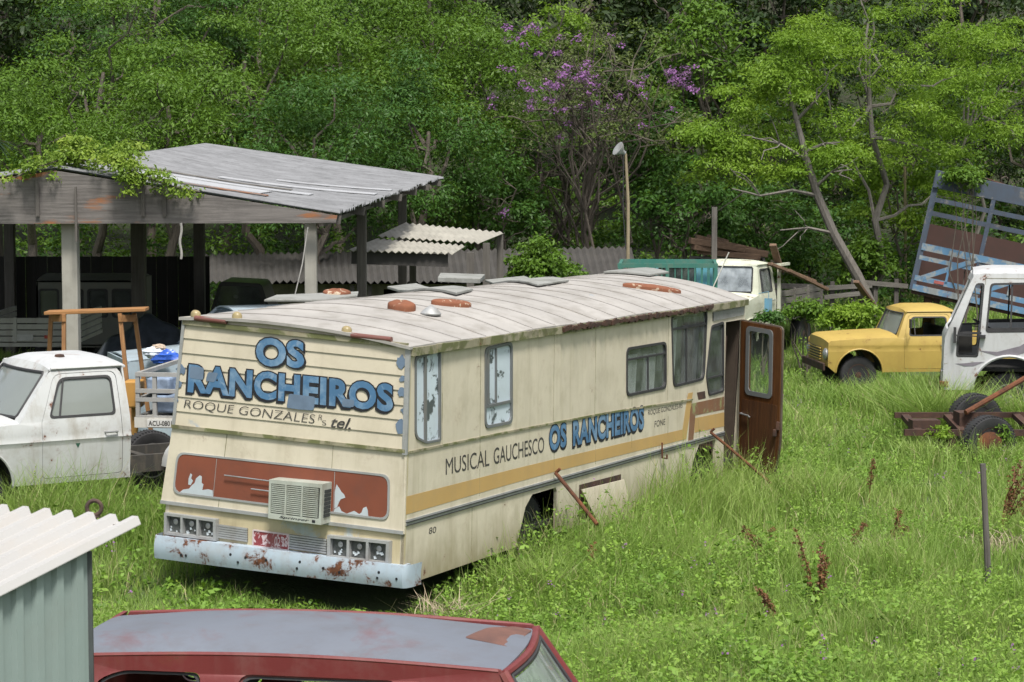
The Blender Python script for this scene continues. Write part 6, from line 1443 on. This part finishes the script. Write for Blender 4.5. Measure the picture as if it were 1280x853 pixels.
# right: light green trees
LTt = 'light green tree'
b_, c_ = tspec(1095, 125, 57, dx=.05); tree('light_green_tree', b_, c_, 3.5, 2.5, 3.1, 'tall yellow green tree with upright pale trunk above the yellow pickup', None, 90, M_LLIGHT, M_BARKP, nclump=135, cr=.56, nleaf=240, size=.095, trunk_r=.13, limbs=9, twig=False, aspect=.34, inner=.5, flat=.6)
b_, c_ = tspec(1215, 120, 59); tree('light_green_tree', b_, c_, 1.9, 1.7, 2.3, 'light green spreading tree above the tilted cattle body', None, 91, M_LLIGHT, M_BARKP, nclump=66, cr=.52, nleaf=240, size=.095, trunk_r=.08, limbs=7, twig=False, aspect=.34, flat=.6)
b_, c_ = tspec(880, 95, 63); tree('broadleaf_tree', b_, c_, 1.7, 1.6, 1.9, 'dark green rounded tree right of the purple blossom', None, 92, M_LMID, nclump=40, cr=.6, nleaf=140, size=.15)
b_, c_ = tspec(1290, 150, 62); tree('broadleaf_tree', b_, c_, 2.0, 1.8, 2.6, 'dark green tree at the right edge behind the cattle body', None, 93, M_LMID, nclump=44, cr=.6, nleaf=140, size=.16)
# slanting trunk with its light crown
rng = np.random.default_rng(17); base = P(1090, 384, 54.5); base.z = gz(base.x, base.y) - .15
st = empty('slanting_tree', base); tag(st, 'light green tree with a long slanting grey trunk beside the broken fence', 'tree'); mb = MB()
path = [P(*q, 54.5) - base for q in ((1092, 388), (1072, 345), (1042, 292), (1022, 245), (1008, 200), (996, 150), (985, 110))]
mb.tube(path, [.13, .12, .11, .10, .085, .06, .03], 8)
for a0, q in ((2, [(1042, 292), (1010, 285), (975, 288)]), (3, [(1022, 245), (990, 238), (950, 245), (915, 236)]), (4, [(1008, 200), (975, 180), (940, 172)]), (5, [(996, 150), (1020, 125), (1035, 105)]), (4, [(1006, 190), (1030, 180), (1050, 178)]), (3, [(1018, 235), (1040, 215), (1065, 212)])):
    pts = [P(*k, 54.5 - .25 * i) - base for i, k in enumerate(q)]; mb.tube(pts, [lerp(.05, .014, i / (len(q) - 1)) for i in range(len(q))], 5)
    for _ in range(3):
        e = pts[-1] + Vector(rng.normal(size=3)) * .45; limb(mb, pts[-2], e, .02, .008, rng, .2, 4, 4)
mb.build('trunk', M_BARKP, st, smooth=True)
cc = np.concatenate([crown_centres(tuple(P(px, py, 54.8) - base), rx, rx * .9, rz, n_, rng, .3, -.9) for px, py, rx, rz, n_ in ((965, 120, 1.2, 1.0, 26), (905, 195, 1.25, .8, 26), (975, 205, 1.0, .8, 18), (1010, 60, .9, .9, 14), (880, 165, .7, .45, 9), (1040, 200, .8, .6, 12))])
V, Fq = leaf_arrays(cc, rng.uniform(.4, .62, len(cc)), 250, .10, rng, .55, .34); arr_mesh('crown', V, Fq, M_LLIGHT, st)
# young trees low at right
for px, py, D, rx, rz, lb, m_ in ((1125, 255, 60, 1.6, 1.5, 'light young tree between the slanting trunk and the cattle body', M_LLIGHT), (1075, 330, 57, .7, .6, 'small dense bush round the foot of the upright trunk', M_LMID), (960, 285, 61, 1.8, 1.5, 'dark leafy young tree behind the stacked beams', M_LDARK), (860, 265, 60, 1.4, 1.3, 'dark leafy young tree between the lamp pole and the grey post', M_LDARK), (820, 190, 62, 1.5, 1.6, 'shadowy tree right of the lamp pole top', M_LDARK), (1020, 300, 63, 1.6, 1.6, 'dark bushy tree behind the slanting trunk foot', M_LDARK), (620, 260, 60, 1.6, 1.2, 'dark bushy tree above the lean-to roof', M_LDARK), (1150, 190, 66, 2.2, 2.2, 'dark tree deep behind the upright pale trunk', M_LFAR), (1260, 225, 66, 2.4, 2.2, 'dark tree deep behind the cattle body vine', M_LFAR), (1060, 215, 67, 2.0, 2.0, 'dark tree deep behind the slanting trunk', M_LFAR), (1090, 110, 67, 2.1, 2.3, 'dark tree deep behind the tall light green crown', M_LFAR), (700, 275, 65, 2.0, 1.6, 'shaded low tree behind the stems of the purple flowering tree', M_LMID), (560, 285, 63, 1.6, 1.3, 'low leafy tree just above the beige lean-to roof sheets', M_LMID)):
    b_, c_ = tspec(px, py, D); tree('young_tree', b_, c_, rx, rx, rz, lb, None, int(px), m_, nclump=int(18 + rx * 14), cr=.5, nleaf=120, size=.14, trunk_r=.07, limbs=9, low=-1)
# spiky dark palm at the left edge
pb = P(-8, 175, 50); pr = empty('palm', (pb.x, pb.y, gz(pb.x, pb.y))); tag(pr, 'dark spiky palm crown at the left edge', 'palm'); mb = MB(); mb.tube([(0, 0, -.2), (.05, 0, 2), (0, 0, pb.z - pr.location.z)], [.16, .13, .12], 8); mb.build('trunk', M_BARK, pr, smooth=True)
rng = np.random.default_rng(3); V = []; Fq = []
for k in range(90):
    d = rng.normal(size=3); d /= np.linalg.norm(d); d[2] = abs(d[2]) * .9 - .3; L = rng.uniform(.6, .95); o = np.array([0, 0, pb.z - pr.location.z]); s_ = np.cross(d, [0, 0, 1]); s_ /= np.linalg.norm(s_); n0 = len(V)
    for f, w_ in ((.1, .02), (.5, .028), (1, .003)): q = o + d * L * f + np.array([0, 0, -.25 * f * f * L]); V += [q - s_ * w_, q + s_ * w_]
    Fq += [(n0, n0 + 1, n0 + 3, n0 + 2), (n0 + 2, n0 + 3, n0 + 5, n0 + 4)]
arr_mesh('crown', V, Fq, leaf('dark_palm', [(.018, .035, .015), (.03, .055, .022), (.02, .04, .02)]), pr)
# two rows of dark forest up the hill; copies share their crowns
rng = np.random.default_rng(23); protos = []
for k in range(3):
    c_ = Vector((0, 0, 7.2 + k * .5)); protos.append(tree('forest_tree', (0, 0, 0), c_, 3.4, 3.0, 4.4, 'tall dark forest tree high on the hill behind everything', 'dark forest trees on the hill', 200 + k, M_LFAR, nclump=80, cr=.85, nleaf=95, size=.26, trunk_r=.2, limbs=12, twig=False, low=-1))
n_ = 0
for row, (D, cnt, sp, s0) in enumerate(((72, 11, 4.4, .85), (80, 12, 4.6, .95), (90, 13, 5.0, 1.05), (102, 13, 5.6, 1.15))):
    for k in range(cnt):
        x = (k - (cnt - 1) / 2) * sp + rng.uniform(-1.2, 1.2); y = D + rng.uniform(-2.5, 2.5)
        if row == 0 and 860 < 640 + x / y * FPX < 1010: y += 3
        o = protos[n_] if n_ < 3 else copy_tree(protos[n_ % 3]); n_ += 1
        o.location = (x, y, gz(x, y) - .2); o.rotation_euler = (0, 0, rng.uniform(0, 6.28)); s_ = s0 * rng.uniform(.85, 1.15); o.scale = (s_, s_, s_ * rng.uniform(.9, 1.15))
# thick dark trunk of a pine high up
p = P(1010, 60, 76); mb = MB(); mb.tube([(p.x, p.y, gz(p.x, p.y) - .2), (p.x + .05, p.y, p.z), (p.x, p.y, p.z + 5)], [.34, .29, .22], 10); tb = empty('pine_tree', (p.x, p.y, gz(p.x, p.y))); tag(tb, 'bare dark pine trunk at the top of the photo above the light green trees', 'tree')
mb.xf = lambda q: Matrix.Translation(-tb.location) @ Vector(q); mb.build('trunk', wood('dark_bark', (.05, .04, .035), (.025, .02, .018), 2), tb, smooth=True)
V, Fq = leaf_arrays(crown_centres((0, 0, p.z + 5 - tb.location.z), 1.8, 1.8, 1.2, 24, rng), .6, 90, .2, rng); arr_mesh('crown', V, Fq, M_LFAR, tb)
# undergrowth along the forest edge (nobody could count it)
rng = np.random.default_rng(31); N = 1150; x = rng.uniform(-22, 22, N); y = rng.uniform(59.5, 73, N); hgt = rng.random(N)
z = ground(x, y) + .2 + (1.0 + .42 * (y - 59.5)) * hgt
keep = ~in_excl(x, y, .6); x, y, z = x[keep], y[keep], z[keep]
V, Fq = leaf_arrays(np.stack([x, y, z], 1), rng.uniform(.4, .85, len(x)), 90, .15, rng, .8); u_ = arr_mesh('undergrowth', V, Fq, [M_LDARK, M_LMID], mi=np.repeat((rng.random(len(x)) < .35).astype(int), 90)); tag(u_, 'tangled green undergrowth along the forest edge', kind='stuff')
# separate bushes
def bush(px, py, D, rx, rz, n_, lb, m_, size=.10, nm='bush', cat='bush', cr=.28, nleaf=120, seed=1):
    rng = np.random.default_rng(seed + int(px)); p = P(px, py, D); zb = gz(p.x, p.y); r_ = empty(nm, (p.x, p.y, zb)); tag(r_, lb, cat); c_ = (0, 0, p.z - zb)
    cc = crown_centres(c_, rx, rx * .8, rz, n_, rng, .3, -1); mb = MB()
    for k in range(7): limb(mb, (rng.uniform(-.2, .2), rng.uniform(-.2, .2), -.1), cc[int(rng.integers(0, len(cc)))], .025, .006, rng, .12, 4, 5)
    mb.build('stem', M_BARK, r_, smooth=True); V, Fq = leaf_arrays(cc, rng.uniform(.7, 1.2, len(cc)) * cr, nleaf, size, rng); arr_mesh('foliage', V, Fq, m_, r_)
bush(676, 338, 46.5, .80, .62, 55, 'fluffy bright green bush between the bus roof and the low outbuilding', M_LMID)
bush(725, 352, 48, .42, .32, 14, 'small ragged bush just right of the fluffy bright bush', M_LMID)
bush(1062, 397, 50, .8, .32, 34, 'low leafy bright green bush in the meadow left of the yellow pickup', M_LLIGHT)
bush(1010, 392, 51, .6, .25, 18, 'low leafy weed bush before the stake bed truck', M_LMID)
bush(1208, 222, 51.5, .5, .38, 18, 'vine bush growing on top of the tilted cattle body', M_LMID)
bush(962, 402, 49, .25, .2, 7, 'dark weed clump at the pale truck front wheel', M_LDARK)
bush(1248, 545, 36.2, .22, .16, 8, 'small weed growing through the trailer frame above its near tyre', M_LMID, size=.06, cr=.12, nleaf=70); bush(1170, 540, 36.4, .3, .14, 10, 'small weed growing through the left end of the trailer frame', M_LLIGHT, size=.06, cr=.13, nleaf=70)
# vine on the shed roof
rng = np.random.default_rng(8); vr = empty('climbing_vine', P(150, 215, 31.2)); tag(vr, 'yellow green vine trailing over the shed roof edge and fascia', 'vine'); vb = vr.location.copy()
sp_ = []; mb = MB()
for pts in (((10, 226, 31.3), (45, 210, 31.3), (75, 200, 31.6), (100, 192, 32)), ((60, 204, 31.6), (100, 196, 32), (108, 176, 32.2)), ((90, 198, 31.8), (125, 205, 31.6), (150, 204, 31.4), (165, 192, 31.6)), ((140, 205, 31.5), (165, 212, 31.25), (185, 224, 31.2), (215, 233, 31.2), (250, 240, 31.25)), ((150, 208, 31.3), (158, 222, 31.2), (162, 238, 31.15)), ((120, 200, 31.8), (150, 193, 32.2), (175, 190, 32.6)), ((100, 197, 31.6), (88, 186, 31.9), (80, 178, 32))):
    pp = [P(*q) - vb for q in pts]; mb.tube(pp, .012, 5)
    for i in range(len(pp) - 1):
        for f in np.linspace(0, 1, 9): sp_.append(tuple(pp[i].lerp(pp[i + 1], f) + Vector(rng.normal(size=3)) * .07))
mb.build('stem', M_BARK, vr, smooth=True); V, Fq = leaf_arrays(sp_, .13, 40, .058, rng, .9, .55); arr_mesh('foliage', V, Fq, M_VINE, vr)

# ------------------------------------------------------------------ meadow grass, drawn denser where it is near
def value_noise(x, y, sc, seed):
    r_ = np.random.default_rng(seed).random((64, 64)); u, v = x / sc, y / sc; i, j = np.floor(u).astype(int), np.floor(v).astype(int); f, g = u - i, v - j; f = f * f * (3 - 2 * f); g = g * g * (3 - 2 * g)
    a = r_[i % 64, j % 64]; b = r_[(i + 1) % 64, j % 64]; c = r_[i % 64, (j + 1) % 64]; d = r_[(i + 1) % 64, (j + 1) % 64]
    return (a * (1 - f) + b * f) * (1 - g) + (c * (1 - f) + d * f) * g
def field(n, rng, y0, y1, pw_=1.25, margin=1.34):
    u = rng.random(n); e = 1 - pw_; y = (y0 ** e + u * (y1 ** e - y0 ** e)) ** (1 / e); x = (rng.random(n) * 2 - 1) * y * 640 / FPX * margin; return x, y
def along_bus(x, y):
    dx, dy = x - BX, y - BY; a = dx * math.sin(BYAW) + dy * math.cos(BYAW); s_ = dx * math.cos(BYAW) - dy * math.sin(BYAW); return a, s_       # forward, to the right
def grass_h(x, y):
    h = .12 + .22 * value_noise(x, y, 1.3, 1) ** 1.4 + .42 * value_noise(x, y, 3.7, 2) * value_noise(x, y, .6, 3) ** 1.5
    h = h * (1 - .85 * np.exp(-(((x - 4.25) / .55) ** 2 + ((y - 27) / .8) ** 2))) * (1 - .8 * np.exp(-(((x - 5.75) / .5) ** 2 + ((y - 26.5) / .8) ** 2)))       # two bare places
    a, s_ = along_bus(x, y); near = np.exp(-(np.clip(s_ - .1, 0, 9) / 1.1) ** 2) * np.clip((a - .8) / 2.0, 0, 1) * (a < 11) * (s_ > -.4)
    h = h + .60 * near
    h = h + .30 * np.exp(-(((x + 5.0) / 1.8) ** 2 + ((y - 25.6) / 1.2) ** 2))           # before the white pickup
    h = h + .10 * np.exp(-(((x - 8.0) / 2.2) ** 2 + ((y - 44.3) / 1.6) ** 2)) + .25 * np.exp(-(((x - 7.6) / 1.5) ** 2 + ((y - 36) / 1.0) ** 2))
    h = h * np.where((a < .3) & (a > -1.6) & (s_ < .5) & (s_ > -3.1), .42, 1.0)
    return h
rng = np.random.default_rng(77)
def blades(x, y, h, w, lean, rng, seg=2, zofs=0.0):
    n = len(x); z = ground(x, y) + zofs; th = rng.random(n) * 2 * PI; dx, dy = np.cos(th), np.sin(th); ph = rng.random(n) * PI; wx, wy = np.cos(ph), np.sin(ph)
    rows = []
    for k, (f, wf) in enumerate(((-.06, 1.0), (.5, .8), (1.0, .06))):
        b_ = lean * max(f, 0) ** 1.8; px = x + dx * h * b_; py = y + dy * h * b_; pz = z + h * f * (1 - .35 * lean * max(f, 0) ** 2)
        rows.append(np.stack([px - wx * w * wf / 2, py - wy * w * wf / 2, pz], 1)); rows.append(np.stack([px + wx * w * wf / 2, py + wy * w * wf / 2, pz], 1))
    V = np.stack(rows, 1).reshape(-1, 3); b0 = np.arange(n)[:, None] * 6
    F_ = np.concatenate([b0 + np.array([[0, 1, 3, 2]]), b0 + np.array([[2, 3, 5, 4]])], 0).reshape(-1, 4); return V, F_
NT = 58000; NBL = 9
tx, ty = field(NT, rng, 10.6, 66); th_ = grass_h(tx, ty) * rng.uniform(.6, 1.3, NT)
bx_ = np.repeat(tx, NBL) + rng.normal(size=NT * NBL) * np.repeat(.025 + .0012 * ty, NBL); by_ = np.repeat(ty, NBL) + rng.normal(size=NT * NBL) * np.repeat(.03 + .003 * ty, NBL)
bh = np.repeat(th_, NBL) * rng.uniform(.55, 1.25, NT * NBL); bare = value_noise(bx_, by_, 2.1, 9)
keep = ~in_excl(bx_, by_, -.02) & (bare < .93); bx_, by_, bh = bx_[keep], by_[keep], bh[keep]
V, F_ = blades(bx_, by_, bh, np.maximum(.005, .00036 * by_) * rng.uniform(.7, 1.3, len(bx_)), rng.uniform(.1, .75, len(bx_)), rng)
M_GRASS = leaf('meadow_grass', [(.235, .35, .070), (.37, .48, .155), (.20, .325, .065), (.48, .43, .24), .94], trans=.4, scale=.55, rough=.45)
go = arr_mesh('grass', V, F_, M_GRASS); tag(go, 'rank bright green grass of the yard', kind='stuff')
# pale seed stalks standing above it
NS = 12000; sx, sy = field(NS, rng, 10.6, 60); keep = ~in_excl(sx, sy, .05) & (value_noise(sx, sy, 1.7, 21) > .45); sx, sy = sx[keep], sy[keep]; sh = grass_h(sx, sy) * rng.uniform(1.1, 1.7, len(sx))
V, F_ = blades(sx, sy, sh, np.maximum(.004, .00028 * sy), rng.uniform(.05, .6, len(sx)), rng)
so = arr_mesh('seed_stalks', V, F_, leaf('straw_stalks', [(.30, .32, .12), (.42, .40, .20), (.22, .30, .08)], trans=.3, scale=1)); tag(so, 'thin pale seed stalks among the grass', kind='stuff')
M_WEED = leaf('fresh_weed_leaves', [(.21, .35, .05), (.30, .44, .09), (.17, .31, .05)], trans=.4, scale=.8)
# broad leaved weeds
def forbs(n, lo, hi, sd, thr, nleaf, size, mats, share, name, label, hr, rr_, asp):
    x, y = field(n, rng, 10.6, 62); keep = ~in_excl(x, y, .0) & (value_noise(x, y, 2.3, sd) * .6 + value_noise(x, y, .8, sd + 1) * .4 > thr); x, y = x[keep], y[keep]; K = len(x)
    hh = grass_h(x, y) * rng.uniform(lo, hi, K); ci = np.repeat(np.arange(K), nleaf)
    c = np.stack([x[ci], y[ci], ground(x, y)[ci] + hh[ci] * rng.uniform(*hr, K * nleaf)], 1)
    V, F_ = leaf_arrays(c, np.repeat(rng.uniform(*rr_, K), nleaf), 1, size, rng, .5, asp, droop=0, up=.9)
    o = arr_mesh(name, V, F_, mats, mi=np.repeat((rng.random(K) < share).astype(int), nleaf)); return tag(o, label, kind='stuff')
forbs(25000, .7, 1.3, 41, .44, 22, .045, [M_WEED, M_LMID], .16, 'weeds', 'leafy green weeds among the grass', (.15, 1.0), (.04, .12), .5)
forbs(5600, .8, 1.3, 61, .52, 16, .075, [M_WEED, M_LMID], .4, 'broad_weeds', 'darker broad leaved weeds among the grass', (.1, .95), (.06, .18), .55)
forbs(1500, 1.0, 1.5, 81, .5, 7, .022, [M_FLOWER, M_VINE], .55, 'tiny_flowers', 'scattered tiny mauve and yellow flowers in the grass', (.8, 1.0), (.02, .06), .9)
# tall tussocks that stand out
def tussock(px, py, D, h, n, lb, m_=None, spread=.22, lean=(.3, .9), nm='grass_tussock', cat='tussock', seed=0, w=.012):
    rng = np.random.default_rng(seed + int(px)); p = P(px, py, D); x = p.x + rng.normal(size=n) * spread; y = p.y + rng.normal(size=n) * spread; V, F_ = blades(x, y, h * rng.uniform(.5, 1.15, n), np.full(n, max(w, .0004 * D)), rng.uniform(*lean, n), rng); o = arr_mesh(nm, V, F_, m_ or M_GRASS); return tag(o, lb, cat)
G = 'arching grass tussocks'
tussock(1172, 540, 38.6, 1.45, 1500, 'big arching grass tussock at the foot of the white truck cab', spread=.26, w=.018); tussock(1205, 540, 39.0, 1.3, 1100, 'arching grass tussock between the cab wheel and the trailer frame', spread=.22, w=.018); tussock(1278, 535, 38.8, 1.35, 1000, 'grass tussock at the right edge behind the trailer wheel', spread=.25, w=.018); tussock(1130, 505, 42.5, 1.0, 900, 'grass tussock between the yellow pickup and the white cab', spread=.4, w=.018)
tussock(1060, 498, 44.6, .6, 900, 'grass tussock hiding the front wheel of the yellow pickup', spread=.45, w=.018); tussock(1100, 500, 44.4, .6, 600, 'grass tussock under the door of the yellow pickup', spread=.35, w=.018)
tussock(1155, 560, 36.1, .5, 500, 'low grass tussock before the left end of the trailer frame', spread=.22, w=.016); tussock(1252, 572, 35.7, .55, 500, 'low grass tussock before the trailer wheel', spread=.2, w=.016)
tussock(1010, 560, 30.6, .7, 700, 'grass tussock growing in front of the open bus door', spread=.25); tussock(905, 600, 29.6, .6, 700, 'grass tussock under the front wheel arch of the bus', spread=.25); tussock(668, 712, 23.9, .62, 700, 'grass tussock hiding the rear wheel of the bus'); tussock(765, 690, 25.6, .75, 700, 'grass tussock below the loose cream flap of the bus'); tussock(40, 655, 25.4, .95, 1100, 'tall grass tussock before the front wheel of the white pickup', spread=.35); tussock(120, 650, 25.4, .7, 800, 'grass tussock below the door of the white pickup', spread=.35)
# dry brown dock stalks
M_DOCK = leaf('dry_brown_dock', [(.15, .065, .028), (.22, .11, .05), (.13, .065, .035)], trans=.1, scale=3)
def dock(px, py, D, h, lean, lb, n=3, seed=0):
    rng = np.random.default_rng(seed + int(px)); p = P(px, py, D); r_ = empty('dried_dock', (p.x, p.y, gz(p.x, p.y))); tag(r_, lb, 'weed'); mb = MB(); cs = []
    for k in range(n):
        a_ = rng.uniform(-.15, .15) + lean; L = h * rng.uniform(.65, 1.0) if k else h; pts = [Vector((a_ * L * f ** 1.5 + .04 * k * f, .08 * rng.normal() * f, L * f)) for f in np.linspace(0, 1, 6)]; mb.tube(pts, [.009, .008, .008, .007, .006, .004], 5)
        for f in np.linspace(.38, 1, 30): cs.append(tuple(pts[0].lerp(pts[-1], f) + Vector(rng.normal(size=3)) * .018 + Vector((-.12 * a_ * L * f * (1 - f), 0, 0))))
    mb.build('stem', M_DOCK, r_, smooth=True); V, F_ = leaf_arrays(cs, .026, 13, .024, rng, 1, .6); arr_mesh('seed_head', V, F_, M_DOCK, r_)
dock(1022, 740, 22.6, .86, -.10, 'tall dry brown dock plant curling at its tip in mid meadow', 4); dock(975, 762, 22.2, .42, -.45, 'short leaning brown dock left of the tall dry dock', 2); dock(958, 665, 25.5, .5, -.55, 'bent brown dock below the long iron rod of the bus', 4); dock(965, 660, 26, .42, .15, 'upright small brown dock beside the bent dock', 2)
dock(1087, 620, 31, .6, .05, 'thin brown dock stalk beyond the tall dry dock', 1); dock(1060, 670, 27, .42, .3, 'faded brown dock leaning right in the meadow', 2); dock(1118, 690, 27, .5, .1, 'brown dock with bare ground around it', 3); dock(1250, 668, 28, .9, .25, 'tall reddish dock clump by the lone stake', 6); dock(1270, 660, 28.4, .85, .45, 'reddish drooping dock at the right edge behind the stake', 5); dock(735, 700, 24.8, .5, .15, 'small brown dock under the rusty bar of the bus', 1)
tussock(1092, 690, 27, .35, 160, 'dry straw patch on bare ground in the meadow', leaf('dry_straw', [(.36, .30, .20), (.45, .38, .27), (.3, .25, .17)], trans=.1), .35, (.6, 1.3), 'straw_patch', 'straw patch'); tussock(1255, 690, 26.5, .35, 140, 'dry straw patch to the right of the lone stake', bpy.data.materials['dry_straw'], .3, (.6, 1.3), 'straw_patch', 'straw patch'); tussock(560, 745, 22.3, .4, 160, 'dry straw tuft under the rear corner of the bus', bpy.data.materials['dry_straw'], .18, (.4, 1.2), 'straw_patch', 'straw patch')
